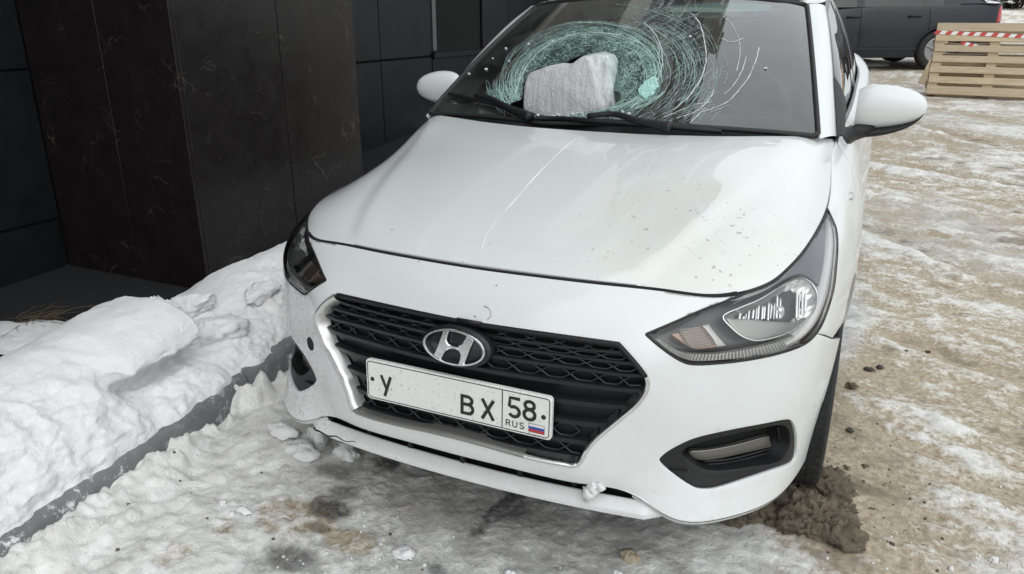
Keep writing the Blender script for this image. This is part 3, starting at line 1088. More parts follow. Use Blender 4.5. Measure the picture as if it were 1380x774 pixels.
# side station rows, from the bonnet shut line down to the bumper edge; x >= 0 half, y back, z up
ROWS = [
    [(0, .123, .800), (.16, .131, .799), (.32, .153, .795), (.46, .182, .789), (.575, .216, .781), (.662, .303, .788), (.703, .378, .807), (.731, .495, .823), (.747, .675, .830), (.756, .87, .836), (.752, 1.04, .885), (.742, 1.25, .968),
     (.780, 1.6, .968), (.798, 2.0, .972), (.802, 2.5, .990), (.795, 3.05, 1.012), (.765, 3.5, 1.025), (.715, 3.88, 1.035), (.62, 4.12, 1.04), (.36, 4.22, 1.04), (0, 4.25, 1.04)],
    [(0, .070, .752), (.16, .078, .752), (.32, .102, .749), (.455, .134, .746), (.572, .182, .739), (.672, .246, .740), (.745, .326, .745), (.785, .435, .760), (.800, .625, .786), (.806, .85, .805), (.800, 1.04, .83), (.800, 1.27, .88),
     (.818, 1.6, .89), (.830, 2.0, .895), (.834, 2.5, .91), (.828, 3.05, .93), (.80, 3.5, .94), (.765, 3.9, .94), (.68, 4.2, .94), (.38, 4.32, .94), (0, 4.35, .94)],
    [(0, .034, .692), (.16, .041, .692), (.32, .060, .691), (.455, .090, .700), (.565, .142, .692), (.668, .200, .690), (.752, .287, .692), (.804, .405, .702), (.824, .60, .724), (.834, .83, .745), (.834, 1.04, .76), (.838, 1.27, .785),
     (.842, 1.6, .785), (.848, 2.0, .79), (.852, 2.5, .80), (.85, 3.05, .82), (.84, 3.5, .83), (.80, 3.9, .83), (.70, 4.22, .83), (.38, 4.34, .83), (0, 4.37, .83)],
    [(0, .010, .630), (.16, .016, .630), (.32, .034, .629), (.455, .060, .628), (.555, .124, .640), (.660, .185, .636), (.756, .282, .635), (.813, .405, .638), (.838, .60, .652), (.853, .82, .666), (.858, 1.03, .672), (.860, 1.27, .68),
     (.860, 1.6, .68), (.860, 2.0, .68), (.862, 2.5, .69), (.862, 3.05, .70), (.855, 3.5, .71), (.81, 3.95, .70), (.71, 4.25, .70), (.38, 4.37, .70), (0, 4.40, .70)],
    [(0, -.008, .510), (.16, -.002, .510), (.32, .018, .510), (.445, .052, .510), (.555, .104, .512), (.665, .171, .510), (.754, .262, .510), (.811, .383, .510), (.841, .565, .512), (.858, .80, .515), (.864, 1.02, .52), (.864, 1.27, .52),
     (.864, 1.6, .52), (.864, 2.0, .52), (.864, 2.5, .53), (.864, 3.05, .54), (.86, 3.5, .54), (.82, 3.95, .53), (.72, 4.27, .53), (.38, 4.40, .53), (0, 4.43, .53)],
    [(0, -.018, .388), (.16, -.013, .388), (.316, .001, .388), (.43, .038, .386), (.535, .086, .392), (.652, .148, .385), (.742, .246, .380), (.797, .366, .375), (.828, .55, .370), (.848, .80, .370), (.855, 1.02, .37), (.855, 1.27, .37),
     (.855, 1.6, .37), (.855, 2.0, .37), (.855, 2.5, .38), (.855, 3.05, .38), (.85, 3.5, .38), (.81, 3.95, .38), (.71, 4.25, .38), (.38, 4.38, .38), (0, 4.41, .38)],
    [(0, -.014, .343), (.16, -.009, .341), (.32, .008, .334), (.435, .037, .321), (.545, .042, .277), (.650, .095, .272), (.738, .205, .266), (.783, .335, .258), (.812, .52, .250), (.838, .80, .245), (.845, 1.02, .235), (.845, 1.27, .23),
     (.845, 1.6, .23), (.845, 2.0, .23), (.845, 2.5, .23), (.845, 3.05, .24), (.84, 3.5, .25), (.79, 3.95, .27), (.69, 4.2, .28), (.38, 4.33, .28), (0, 4.36, .28)],
]
SK = Surf(ROWS)
US = len(ROWS) - 1

# ------------------------------------------------------------------ outlines traced on the right half
px_grille = [(618, 431), (652, 436.5), (731.5, 448), (797, 457), (834, 462), (852, 482), (867, 500.5), (873.5, 512), (873, 525), (860, 545), (840, 562.5), (819, 580), (804, 593), (793, 606), (786, 619), (779, 627.5), (769, 628.5), (731.5, 621.5), (690, 611), (643.6, 598), (611.5, 589.5)]
gq = SK.pix(sm(px_grille, 5, corners=(4, 15, 16)), (1.2, 5.6), (0, 4.6))
gq[0, 1] = gq[-1, 1] = 0
GR_R = gq
GRILLE = np.concatenate([gq, mirrored(gq)[1:-1]])
px_head = [(870.4, 450.8), (904.5, 436.3), (949, 417), (984.7, 403.6), (1026, 384.3), (1062, 359.5), (1085.7, 332.5), (1103.5, 305.6), (1112.2, 286), (1115, 281), (1121, 294), (1126.7, 308.6), (1128.8, 329.4), (1127.4, 356), (1123.7, 388.8), (1115.4, 418.5), (1103.5, 445), (1085.7, 463), (1053, 475.5), (1008.5, 485), (964, 490), (931, 490.6), (913.5, 484), (889.7, 467.5)]
HEAD = SK.pix(sm(px_head, 5, True, corners=(0, 9)), (-0.1, 4.2), (3.0, 9.9))
HEAD[:, 0] = np.maximum(HEAD[:, 0], 0.012)
px_fog = [(890, 621), (895.6, 613.3), (912.7, 602.5), (937.5, 591.6), (984, 580.8), (1033.6, 571.5), (1058.4, 566.8), (1066, 568.2), (1071.7, 579), (1074, 597.8), (1072.4, 616.4), (1067.7, 624), (1046, 632), (1008.8, 644), (965.4, 656.7), (943.7, 658), (931.3, 653.6), (906.5, 636.6)]
FOG = SK.pix(sm(px_fog, 5, True), (2.6, 6.0), (3.2, 8.0))


def yz(P):
    return P[..., 1:3]


def arch(yc, zc, r, a0, a1, vg, n=26):
    a = np.linspace(a0, a1, n)
    T = np.stack([yc + r * np.cos(a), zc + r * np.sin(a)], -1)
    g = np.stack([np.full(n, 4.5), np.interp(T[:, 0], vg[0], vg[1])], -1)
    return SK.solve(yz, T, g)


YAX, RY, ZAX = 0.815, 3.415, 0.308
vg = (np.array([r_[1] for r_ in ROWS[4]])[6:18], np.arange(6, 18))
ARF = arch(YAX, ZAX, 0.345, math.pi + 0.10, -0.12, vg)
ARR = arch(RY, ZAX, 0.345, math.pi + 0.10, -0.12, vg)
ARF_P = np.concatenate([ARF, [(US + 1.2, ARF[-1, 1]), (US + 1.2, ARF[0, 1])]])
ARR_P = np.concatenate([ARR, [(US + 1.2, ARR[-1, 1]), (US + 1.2, ARR[0, 1])]])
# seam between bumper and wing: from the lamp's lower corner to the arch
SEAM = SK.pix([(1103, 451), (1112, 452.5), (1122, 456.5), (1130.5, 461.5)], (1.5, 5), (5, 9))
ia = int(np.argmin(np.abs(ARF[:, 0] - SEAM[-1, 0]) + 10 * (ARF[:, 1] > 9.0)))

car = empty('white_car', 'white sedan with a shattered windscreen and chipped bonnet, parked beside the dark marble wall', 'car', (0, 1.95, 0))


def cpart(name, mb, mat, parent=None, **kw):
    return part(name, mb, mat, parent or car, **kw)


# ------------------------------------------------------------------ bumper
ARFb = ARF[:ia + 1]
right = [(0.0, v) for v in np.linspace(0.1, 3.95, 40)]
hd = HEAD
k_in = 0
# lamp outline from its inner tip the lower way round to the seam start
dist = np.linalg.norm((hd - SEAM[0]) * np.array([1, 1]), axis=1)
dist[:len(hd) // 2] = 9
ks = int(np.argmin(dist))
lower_lamp = hd[::-1][: len(hd) - ks]            # tip -> ... going backwards through the list
lower_lamp = np.concatenate([hd[:1], hd[:ks - 1:-1]])
up_lamp_idx = int(np.argmin(np.abs(hd[:len(hd) // 2, 0] - 0.06) + (hd[:len(hd) // 2, 1] > 5.2) * 9))
seg_top = hd[up_lamp_idx::-1]                    # from the shut line down along the lamp to its inner tip
bot_v = np.linspace(ARFb[0, 1], 0.0, 70)
half = np.concatenate([[(0.0, v) for v in np.linspace(0, seg_top[0, 1] - 0.05, 46)], seg_top, lower_lamp[1:], SEAM[1:-1], ARFb[::-1], [(float(US), v) for v in bot_v]])
BUMP = np.concatenate([half, mirrored(half)[1:-1]])
bump_mb = trim(SK, BUMP, [GRILLE, FOG, mirrored(FOG)], du=0.10, dv=0.085)
bumper = cpart('bumper', bump_mb, M_PAINT)

# round tow-eye hole on the wall side of the bumper
tow = SK.pix([(418.5, 463.5)], (2, 5), (-4.6, -2.5))[0]
tp, tn = SK(tow[0], tow[1]), SK.normal(tow[0], tow[1])
Mq = Matrix.Translation(Vector(tp)) @ Vector(tn).to_track_quat('Z', 'Y').to_matrix().to_4x4()
cpart('tow_cover', MB().lathe([(0.0, 0.0015), (0.0165, 0.0015), (0.0175, 0.0022), (0.019, 0.002), (0.020, 0.0)], 24, Mq), M_VOID, bumper)

# underside return of the bumper cheeks
mb = MB()
for sgn in (1, -1):
    vv = np.linspace(3.1, ARFb[0, 1], 40)
    A = SK(np.full(40, float(US)), vv)
    Nn = SK.normal(np.full(40, float(US)), vv)
    inn = Nn * np.array([1, 1, 0])
    inn /= np.linalg.norm(inn, axis=1, keepdims=True)
    rows_ = [A - inn * 0.001, A - inn * 0.006 - np.array([0, 0, .010]), A - inn * 0.02 - np.array([0, 0, .018]), A - inn * 0.12 - np.array([0, 0, .016])]
    G = np.array(rows_) * np.array([sgn, 1, 1])
    cpart('bumper_edge', MB().grid(G, flip=(sgn < 0)), M_PAINT, bumper)

# ------------------------------------------------------------------ lower lip (white blade under the slot)
xs = np.linspace(-0.555, 0.555, 75)


def lip_sec(x):
    a = abs(x) / 0.545
    yb = -0.008 + 0.046 * a**2.2 + 0.05 * max(0, a - 0.88) / 0.14
    dz = -0.002 * a**2
    return [(x, yb + .034, .294 + dz), (x, yb + .029, .3005 + dz), (x, yb + .025, .3005 + dz), (x, yb + .013, .291 + dz), (x, yb + .001, .2815 + dz), (x, yb, .279 + dz), (x, yb + .001, .267 + dz), (x, yb + .005, .265 + dz), (x, yb + .10, .262 + dz)]


G = np.array([lip_sec(x) for x in xs])
lipo = cpart('bumper_lip', MB().grid(G), M_PAINT, sharp=28)
# crack along the wall-side end of the lip
cx = np.linspace(-0.505, -0.33, 18)
cr = np.array([np.array(lip_sec(x)[4]) + np.array([0, -0.0015, 0.004 * math.sin(x * 90) + 0.012 * (x + 0.33) / 0.17]) for x in cx])
cpart('crack', MB().tube(cr, np.linspace(0.0032, 0.0008, 18), 5), M_VOID, lipo)
# dark slot behind
mb = MB()
sl = np.array([[(x, 0.012 + 0.050 * (abs(x) / .5)**2.2 + dy, z) for dy, z in ((0.012, .385), (0.05, .37), (0.05, .32), (0.032, .27), (0.03, .25))] for x in np.linspace(-.56, .56, 40)])
mb.grid(sl)
cpart('slot_back', mb, M_VOID)
mb = MB()
for x in (-0.16, 0.0, 0.16, -0.30, 0.30):
    mb.box((x - 0.006, 0.016 + 0.2 * x * x, 0.30), (x + 0.006, 0.06 + .2 * x * x, 0.355))
mb.box((-0.36, 0.03, 0.325), (0.36, 0.06, 0.331))
cpart('slot_ribs', mb, M_BLACKPL, kind='stuff')
# air dam underneath
mb = MB()
ad = np.array([[(x, 0.10 + 0.16 * (abs(x) / .7)**2, z) for z in (.25, .20)] for x in np.linspace(-.68, .68, 30)])
mb.grid(ad)
cpart('undertray', mb.box((-0.7, 0.3, 0.215), (0.7, 1.25, 0.22)), M_VOID)

# ------------------------------------------------------------------ fog lamp recesses
px_fin = [(919, 611.8), (928, 602.5), (953, 594.7), (999.5, 583), (1036.7, 575.6), (1052, 573.4), (1061.5, 577.5), (1064.5, 590), (1063, 604), (1052, 621.6), (1015, 629), (968.5, 634.6), (946.8, 632), (931, 622.6)]
px_flamp = [(928, 609), (953, 607.7), (990, 601), (1036.7, 588), (1040, 602.5), (999.5, 611.8), (962, 619.5), (939, 619.6)]
FIN = SK.pix(sm(px_fin, 4, True), (2.6, 6.0), (3.2, 8.0), 0.006)
fog_bezel = trim(SK, FOG, [FIN], du=0.09, dv=0.08, gap=0.0, flange=0.02, off=0.006)
din = [0.008, 0.020, 0.05, 0.062]
rings = []
cen = FIN.mean(0)
for k, d_ in enumerate(din):
    f_ = (1.0, 0.985, 0.93, 0.90)[k]
    Q = cen + (FIN - cen) * f_
    rings.append(SK(Q[:, 0], Q[:, 1], np.full(len(Q), d_)))
rec = MB().grid(np.array(rings), closed_v=True)
Q = cen + (FIN - cen) * 0.90
flo = trim(SK, Q, [], du=0.2, dv=0.2, gap=0, flange=0, off=0.062)
FL = SK.pix(sm(px_flamp, 3, True, corners=(3, 4)), (2.6, 6.0), (3.2, 8.0), 0.040)
lampm = trim(SK, FL, [], du=0.15, dv=0.15, gap=0, flange=0.015, off=0.040)
# thin bright top edge and louvres under the lamp
edge_px = sm([(929, 608.6), (953, 607), (990, 600.4), (1036, 587.6)], 6)
eq = SK.pix(edge_px, (2.6, 6), (3.2, 8), 0.037)
edge_t = MB().tube(SK(eq[:, 0], eq[:, 1], np.full(len(eq), 0.0365)), 0.0012, 6)
louv = []
for k in range(3):
    lp = sm([(948 + 4 * k, 622 + 4.2 * k), (985, 618.5 + 4.4 * k), (1034, 605.5 + 5 * k), (1054, 600 + 6 * k)], 6)
    lq = SK.pix(lp, (2.6, 6), (3.2, 8), 0.045)
    louv.append(MB().tube(SK(lq[:, 0], lq[:, 1], np.full(len(lq), 0.044)), 0.0035, 6))
flut = []
for k in range(3):
    lp = sm([(1049 + 4.5 * k, 576 + 0.6 * k), (1051 + 4.5 * k, 598), (1045 + 5 * k, 620 - 1.5 * k)], 8)
    lq = SK.pix(lp, (2.6, 6), (3.2, 8), 0.03)
    flut.append(MB().tube(SK(lq[:, 0], lq[:, 1], np.full(len(lq), 0.032 - 0.006 * k)), 0.0035, 6))
M_FOGGREY = principled('fog_lamp_face', (0.14, 0.137, 0.12), 0.28, 0.3)
for s_, lab in ((0, None), (1, None)):
    f = (lambda m: m) if s_ == 0 else mirror_mb
    bz = cpart('fog_bezel', f(fog_bezel), M_BLACKPL)
    cpart('recess', f(rec), M_BLACKPL, bz)
    cpart('recess_floor', f(flo), M_VOID, bz)
    fl_ = cpart('fog_lamp', f(lampm), M_FOGGREY, bz)
    cpart('lamp_edge', f(edge_t), M_SATIN, bz)
    for l_ in louv:
        cpart('louvre', f(l_), M_BLACKPL, bz)
    for l_ in flut:
        cpart('flute', f(l_), M_BLACKPL, bz)

# ------------------------------------------------------------------ grille
grille = cpart('grille', trim(SK, GRILLE + (GRILLE - GRILLE.mean(0)) * 0.03, [], du=0.25, dv=0.22, gap=0, flange=0, off=0.062), M_VOID)


def vlim(u):
    """half width of the grille opening at row u"""
    best = 0
    P = GRILLE
    for a, b in zip(P, np.roll(P, -1, 0)):
        if (a[0] - u) * (b[0] - u) <= 0 and a[0] != b[0]:
            t = (u - a[0]) / (b[0] - a[0])
            best = max(best, a[1] + t * (b[1] - a[1]))
    return best


us = np.linspace(GR_R[0, 0] + 0.05, GR_R[-1, 0] - 0.04, 9)
for k, u_ in enumerate(us):
    w = vlim(u_) + 0.05
    vv = np.linspace(-w, w, 60)
    prof = ((-0.035, 0.060), (-0.045, 0.026), (-0.02, 0.0185), (0.07, 0.021), (0.10, 0.030), (0.10, 0.060))
    G = np.array([SK(np.full(60, u_ + a), vv, np.full(60, d_)) for a, d_ in prof])
    cpart('grille_slat', MB().grid(G), M_GRILLE, grille, sharp=40)
hexm = MB()
for k in list(range(0, 4)) + [6, 7]:
    a_, b_ = us[k] + 0.10, us[k + 1] - 0.045
    cu = (a_ + b_) / 2
    hgt = (b_ - a_) * 0.52
    step = 0.44
    m = int(4.6 / step)
    for j in range(-m, m + 1):
        vc = (j + (0.5 if k % 2 else 0)) * step
        if abs(vc) + 0.10 > min(vlim(a_), vlim(b_)):
            continue
        hx = [(-0.5, 0), (-0.24, -1), (0.24, -1), (0.5, 0), (0.24, 1), (-0.24, 1), (-0.5, 0)]
        pts = resamp(np.array([(cu + y_ * hgt, vc + x_ * step) for x_, y_ in hx]), 25)
        P = SK(pts[:, 0], pts[:, 1], np.full(25, 0.032))
        hexm.tube(P, 0.0033, 5, cap=False)
        # dished dark plate in each cell
    pass
cpart('honeycomb', hexm, M_GRILLE, grille, kind='stuff')
M_GRILLE2 = principled('grille_cells', (0.006, 0.0065, 0.008), 0.45)
plm = MB()
for k in range(8):
    a_, b_ = us[k] + 0.08, us[k + 1] - 0.03
    w = min(vlim(a_), vlim(b_)) + 0.05
    vv = np.linspace(-w, w, 40)
    plm.grid(np.array([SK(np.full(40, a_), vv, np.full(40, 0.034)), SK(np.full(40, b_), vv, np.full(40, 0.042))]))
cpart('cell_backing', plm, M_GRILLE2, grille)


def trim_ribbon(Q, prof, closed=False, wav=0.0, seed=0):
    """moulding along the (u, v) path Q; prof = (sideways offset towards the outside, depth)"""
    P = SK(Q[:, 0], Q[:, 1])
    N = SK.normal(Q[:, 0], Q[:, 1])
    T = np.gradient(P, axis=0)
    T /= np.linalg.norm(T, axis=1, keepdims=True)
    O = np.cross(T, N)
    cen_ = SK(np.array([3.6]), np.array([0.0]))[0]
    if np.mean(np.einsum('ij,ij->i', O, P - cen_)) < 0:
        O = -O
    wv = 1 + wav * vnoise(np.stack([np.arange(len(Q)) * 0.33, np.zeros(len(Q)), np.zeros(len(Q))], -1), seed)
    G = np.array([P + O * (o_ * (wv if o_ < 0 else 1))[:, None] - N * d_ if wav and o_ < 0 else P + O * o_ - N * d_ for o_, d_ in prof])
    return G


pr_n = ((.0035, .002), (.0030, -.003), (.0005, -.0055), (-.0045, -.0055), (-.0075, -.002), (-.0085, .006), (-.011, .035))
pr_b = ((.0010, .004), (-.001, .001), (-.004, .0005), (-.0085, .003), (-.011, .012), (-.013, .040))
pr_w = ((.0035, .002), (.0030, -.003), (.0005, -.006), (-.008, -.005), (-.0125, -.001), (-.015, .006), (-.017, .035))
nG = len(GR_R)
i_br = 5 * 6 + 3           # where the chrome has broken off near the right corner
i_bot = 5 * 17 + 4
Gc = trim_ribbon(GR_R[i_br:i_bot], pr_n)
cpart('chrome_trim', MB().grid(Gc), M_CHROME, grille)
cpart('black_trim', MB().grid(trim_ribbon(np.concatenate([mirrored(GR_R[:22])[:-1], GR_R[:i_br + 2]]), pr_b)), M_BLACKPL, grille)
GL = mirrored(GR_R)                        # from bottom centre round to top centre, wall side
jl = nG - 1 - 5 * 15
cpart('chrome_trim', MB().grid(trim_ribbon(GL[jl:nG - 21], pr_w, wav=0.22, seed=3)), principled('scuffed_chrome', (0.72, 0.72, 0.71), 0.36, 0.8), grille, label='dented wide chrome strip on the wall side of the grille')
cpart('lower_trim', MB().grid(trim_ribbon(np.concatenate([GR_R[i_bot - 1:-1], GL[:jl + 1]]), pr_n)), principled('tarnished_trim', (0.30, 0.30, 0.29), 0.38, 0.7), grille)

# ------------------------------------------------------------------ emblem: slanted letter in a flat ring
EC = np.array([0.0, 0.006, 0.637])
tilt_e = 0.20
EM = Matrix.Translation(Vector(EC)) @ Matrix.Rotation(-tilt_e, 4, 'X') @ Matrix.Rotation(R(90), 4, 'X')
# local: x right, y up, z towards the viewer
ea, eb = 0.0855, 0.0445


def extr(poly, z0, z1, M, bev=0.0015):
    P = np.asarray(poly, float)
    nrm_in = P - P.mean(0)
    d_ = np.roll(P, -1, 0) - np.roll(P, 1, 0)
    o_ = np.stack([d_[:, 1], -d_[:, 0]], -1)
    o_ /= np.linalg.norm(o_, axis=1, keepdims=True) + 1e-12
    ar = 0.5 * np.sum(P[:, 0] * np.roll(P[:, 1], -1) - np.roll(P[:, 0], -1) * P[:, 1])
    if ar < 0:
        P, o_ = P[::-1], -o_[::-1]
    I = P - o_ * bev
    k = len(P)
    V = np.concatenate([np.c_[P, np.full(k, z0)], np.c_[P, np.full(k, z1 - bev)], np.c_[I, np.full(k, z1)]])
    V = V @ np.array(M)[:3, :3].T + np.array(M)[:3, 3]
    F = []
    for i in range(k):
        j = (i + 1) % k
        F += [(i, j, k + j, k + i), (k + i, k + j, 2 * k + j, 2 * k + i)]
    from mathutils.geometry import tessellate_polygon
    F += [tuple(2 * k + i for i in t) for t in tessellate_polygon([[Vector((a, b, 0)) for a, b in I]])]
    return V, F


tt = np.linspace(0, 2 * math.pi, 72, endpoint=False)
Vr = []
for (rr_, zz) in ((1.0, 0.0), (1.0, 0.006), (0.98, 0.0085), (0.93, 0.0085), (0.91, 0.006), (0.91, 0.0)):
    Vr.append(np.stack([ea * np.cos(tt) * (1 - (1 - rr_)), (eb * np.sin(tt)) * (1 - (1 - rr_) * 1.55), np.full(72, zz)], -1))
ring = np.array(Vr) @ np.array(EM)[:3, :3].T + np.array(EM)[:3, 3]
em = MB().grid(ring, closed_v=True)
legL = sm([(-.052, -.0275), (-.0500, -.031), (-.032, -.039), (-.026, -.035), (-.006, .036), (-.012, .0415), (-.027, .0395)], 3, True, corners=(0, 2, 4, 6))
emblem = cpart('emblem', em, M_CHROME, grille, sharp=50)
ltr = MB()
legl = [(-.0535, -.0275), (-.0455, -.0325), (-.0345, -.0365), (-.0295, -.027), (-.0225, -.0135), (-.0125, -.0052), (.0015, -.0034), (.0150, -.0062), (.0205, -.014), (.0185, -.028), (.0140, -.0415), (.0225, -.0405), (.0300, -.0385), (.0365, -.020), (.0445, .006), (.0535, .0275), (.0455, .0325), (.0345, .0365), (.0295, .027), (.0225, .0135), (.0125, .0052), (-.0015, .0034), (-.0150, .0062), (-.0205, .014), (-.0185, .028), (-.0140, .0415), (-.0225, .0405), (-.0300, .0385), (-.0365, .020), (-.0445, -.006)]
Vv, Ff = extr(legl, 0.001, 0.0085, EM, 0.0022)
ltr.add(Vv, Ff)
cpart('emblem_letter', ltr, M_CHROME, grille, sharp=40)
back = MB().lathe([(0.0, -0.004), (0.09, -0.004), (0.093, -0.007), (0.093, -0.03)], 48, EM @ Matrix.Diagonal((1.02, 0.56, 1, 1)))
cpart('emblem_backing', back, M_GRILLE, grille)
# small torn bit of black trim above the emblem
cpart('torn_trim', MB().box((-0.006, 0.030, 0.693), (0.060, 0.036, 0.702), None), M_BLACKPL, grille)

# ------------------------------------------------------------------ licence plate
PM = Matrix.Translation((-0.0047, 0, 0.5)) @ Matrix.Rotation(-0.07137, 4, 'X') @ Matrix.Rotation(R(90), 4, 'X')


def rrect(x0, y0, x1, y1, r, n=5):
    o = []
    for cx_, cy_, a in ((x1 - r, y1 - r, 0), (x0 + r, y1 - r, 90), (x0 + r, y0 + r, 180), (x1 - r, y0 + r, 270)):
        for k in range(n):
            t = R(a + 90 * k / (n - 1))
            o.append((cx_ + r * math.cos(t), cy_ + r * math.sin(t)))
    return o


V, F = extr(rrect(-.26, -.056, .26, .056, .010), -0.010, 0.0015, PM, 0.0015)
plate = cpart('licence_plate', MB().add(V, F), M_PLATE, sharp=35)


def stroke(mb, pts, w, z=0.0022, closed=False):
    P = np.asarray(pts, float)
    if closed:
        P = np.concatenate([P, P[:2]])
    d_ = np.gradient(P, axis=0)
    d_ /= np.linalg.norm(d_, axis=1, keepdims=True) + 1e-12
    o_ = np.stack([-d_[:, 1], d_[:, 0]], -1) * w / 2
    A = np.c_[P + o_, np.full(len(P), z)]
    B_ = np.c_[P - o_, np.full(len(P), z)]
    A = A @ np.array(PM)[:3, :3].T + np.array(PM)[:3, 3]
    B_ = B_ @ np.array(PM)[:3, :3].T + np.array(PM)[:3, 3]
    mb.strip(B_, A)


def line(a, b, n=2):
    return np.linspace(a, b, n)


def arc(cx, cy, rx, ry, a0, a1, n=14):
    t = np.radians(np.linspace(a0, a1, n))
    return np.stack([cx + rx * np.cos(t), cy + ry * np.sin(t)], -1)


bm_ = MB()
stroke(bm_, rrect(-.2545, -.0505, .2545, .0505, .008), 0.0022, closed=True)
stroke(bm_, line((.1325, .050), (.1325, -.050)), 0.0026)
cpart('plate_border', bm_, M_INK, plate, smooth=False)
W_ = 0.0088


def glyph(name, strokes, w=W_):
    g = MB()
    z = 0.0022
    for s_ in strokes:
        z += 0.00012
        stroke(g, s_, w, z)
    cpart(name, g, M_INK, plate, smooth=False)


glyph('plate_letter', [line((-.2135, .0185), (-.1985, -.0165)), line((-.1845, .0185), (-.2045, -.0390))])
glyph('plate_letter', [line((.0230, .0155), (.0230, -.0380)), np.concatenate([[(.0190, .0115)], arc(.038, .001, .0125, .0105, 90, -90), [(.0190, -.0095)]]),
                       np.concatenate([[(.0190, -.0095)], arc(.0395, -.0218, .0135, .0122, 90, -90), [(.0190, -.0340)]])])
glyph('plate_letter', [line((.0785, .0158), (.1095, -.0380)), line((.1095, .0158), (.0785, -.0380))])
glyph('plate_digit', [np.concatenate([[(.1790, .0345), (.1530, .0345), (.1515, .0130)], arc(.1640, -.0005, .0135, .0130, 120, -150, 20)])])
glyph('plate_digit', [arc(.2040, .0245, .0120, .0100, 0, 360, 24), arc(.2040, .0005, .0140, .0130, 0, 360, 24)])
glyph('country_letters', [line((.1435, -.0410), (.1435, -.0250)), np.concatenate([[(.1428, -.0255)], arc(.1495, -.0292, .0040, .0037, 90, -90, 9), [(.1428, -.0330)]]), line((.1490, -.0330), (.1540, -.0410)),
                          np.concatenate([[(.1610, -.0248)], arc(.1665, -.0355, .0055, .0050, 180, 360, 12), [(.1720, -.0248)]]),
                          np.concatenate([arc(.1850, -.0287, .0050, .0037, 20, 270, 12), arc(.1850, -.0366, .0050, .0040, 90, -160, 12)])], 0.0026)
for nm, z0, mt in (('flag_white', -.0285, M_FLAGW), ('flag_blue', -.0355, M_FLAGB), ('flag_red', -.0425, M_FLAGR)):
    g = MB()
    stroke(g, line((.2030, z0 + .0035), (.2430, z0 + .0035)), 0.0069, 0.0023)
    cpart('flag_stripe', g, mt, plate, smooth=False)
g = MB()
stroke(g, [(.2025, -.0210), (.2435, -.0210), (.2435, -.0430), (.2025, -.0430), (.2025, -.0210)], 0.0010, 0.0026)
cpart('flag_outline', g, M_INK, plate, smooth=False)
for bx in (-.241, .240):
    cpart('plate_bolt', MB().lathe([(0, .004), (.0045, .004), (.006, .0025), (.006, .001)], 16, PM @ Matrix.Translation((bx, .002, 0))), M_INK, plate)

# ================================================================== WINGS, DOORS, QUARTERS (both sides)
V_D1, V_D2, V_D3 = 11.02, 13.62, 15.0        # door seams (station numbers)
fen_l = hd[up_lamp_idx:ks + 1]
wing = np.concatenate([[(0.0, v) for v in np.linspace(fen_l[0, 1] + 0.02, V_D1, 24)], [(u, V_D1) for u in np.linspace(0.2, US, 26)],
                       [(float(US), v) for v in np.linspace(V_D1 - 0.1, ARF[-1, 1], 8)], ARF[:ia:-1], SEAM[::-1][1:], fen_l[::-1][:-1]])
wing = wing[np.r_[True, np.linalg.norm(np.diff(wing, axis=0), axis=1) > 1e-4]]
wing_mb = trim(SK, wing, [], du=0.11, dv=0.10)


def rect(v0, v1, u0=0.0, u1=float(US)):
    a = [(u0, v) for v in np.linspace(v0, v1, 22)]
    b = [(u, v1) for u in np.linspace(u0, u1, 24)][1:]
    c = [(u1, v) for v in np.linspace(v1, v0, 22)][1:]
    d_ = [(u, v0) for u in np.linspace(u1, u0, 24)][1:-1]
    return np.array(a + b + c + d_)


door_f = trim(SK, rect(V_D1, V_D2, 0, 5.75), [], du=0.2, dv=0.16)
door_r = trim(SK, rect(V_D2, V_D3, 0, 5.75), [ARR_P] if ARR_P[:, 1].min() < V_D3 else [], du=0.2, dv=0.16)
sill_mb = trim(SK, rect(V_D1, V_D3, 5.77, US), [], du=0.2, dv=0.2)
# quarter panel and tail, one piece round to the middle of the boot
q_out = rect(V_D3, 20.0)
quart = trim(SK, q_out, [ARR_P], du=0.22, dv=0.16, gap=0.0015)
for s_ in (0, 1):
    f = (lambda m: m) if s_ == 0 else mirror_mb
    cpart('wing', f(wing_mb), M_PAINT)
    dfo = cpart('door', f(door_f), M_PAINT)
    dro = cpart('door', f(door_r), M_PAINT)
    cpart('sill', f(sill_mb), M_PAINT)
    cpart('quarter_panel', f(quart), M_PAINT)
    sg = 1 if s_ == 0 else -1
    for door, vh in ((dfo, 13.25), (dro, 14.7)):
        P0 = SK(np.array([0.75]), np.array([vh]))[0] * np.array([sg, 1, 1])
        n_ = np.array([sg, 0, 0])
        pth = np.array([P0 + n_ * a + np.array([0, b, 0]) for a, b in ((-.005, -.10), (.022, -.092), (.034, -.07), (.038, 0), (.034, .07), (.022, .092), (-.005, .10))])
        cpart('handle', MB().tube(sm(pth, 5), 0.0125, 8), M_PAINT, door)
    # small clear side repeater on the wing
    rp = SK.pix([(1153, 262)], (0.3, 4), (8, 11.5))[0]
    P0 = SK(np.array([1.35]), np.array([10.35]))[0] * np.array([sg, 1, 1])
    Mr = Matrix.Translation(Vector(P0)) @ Matrix.Rotation(R(90) * sg, 4, 'Y') @ Matrix.Diagonal((0.55, 1.5, 1, 1))
    cpart('side_repeater', MB().lathe([(0, .010), (.010, .0095), (.018, .006), (.021, 0.0), (.021, -.01)], 20, Mr), M_RIB)

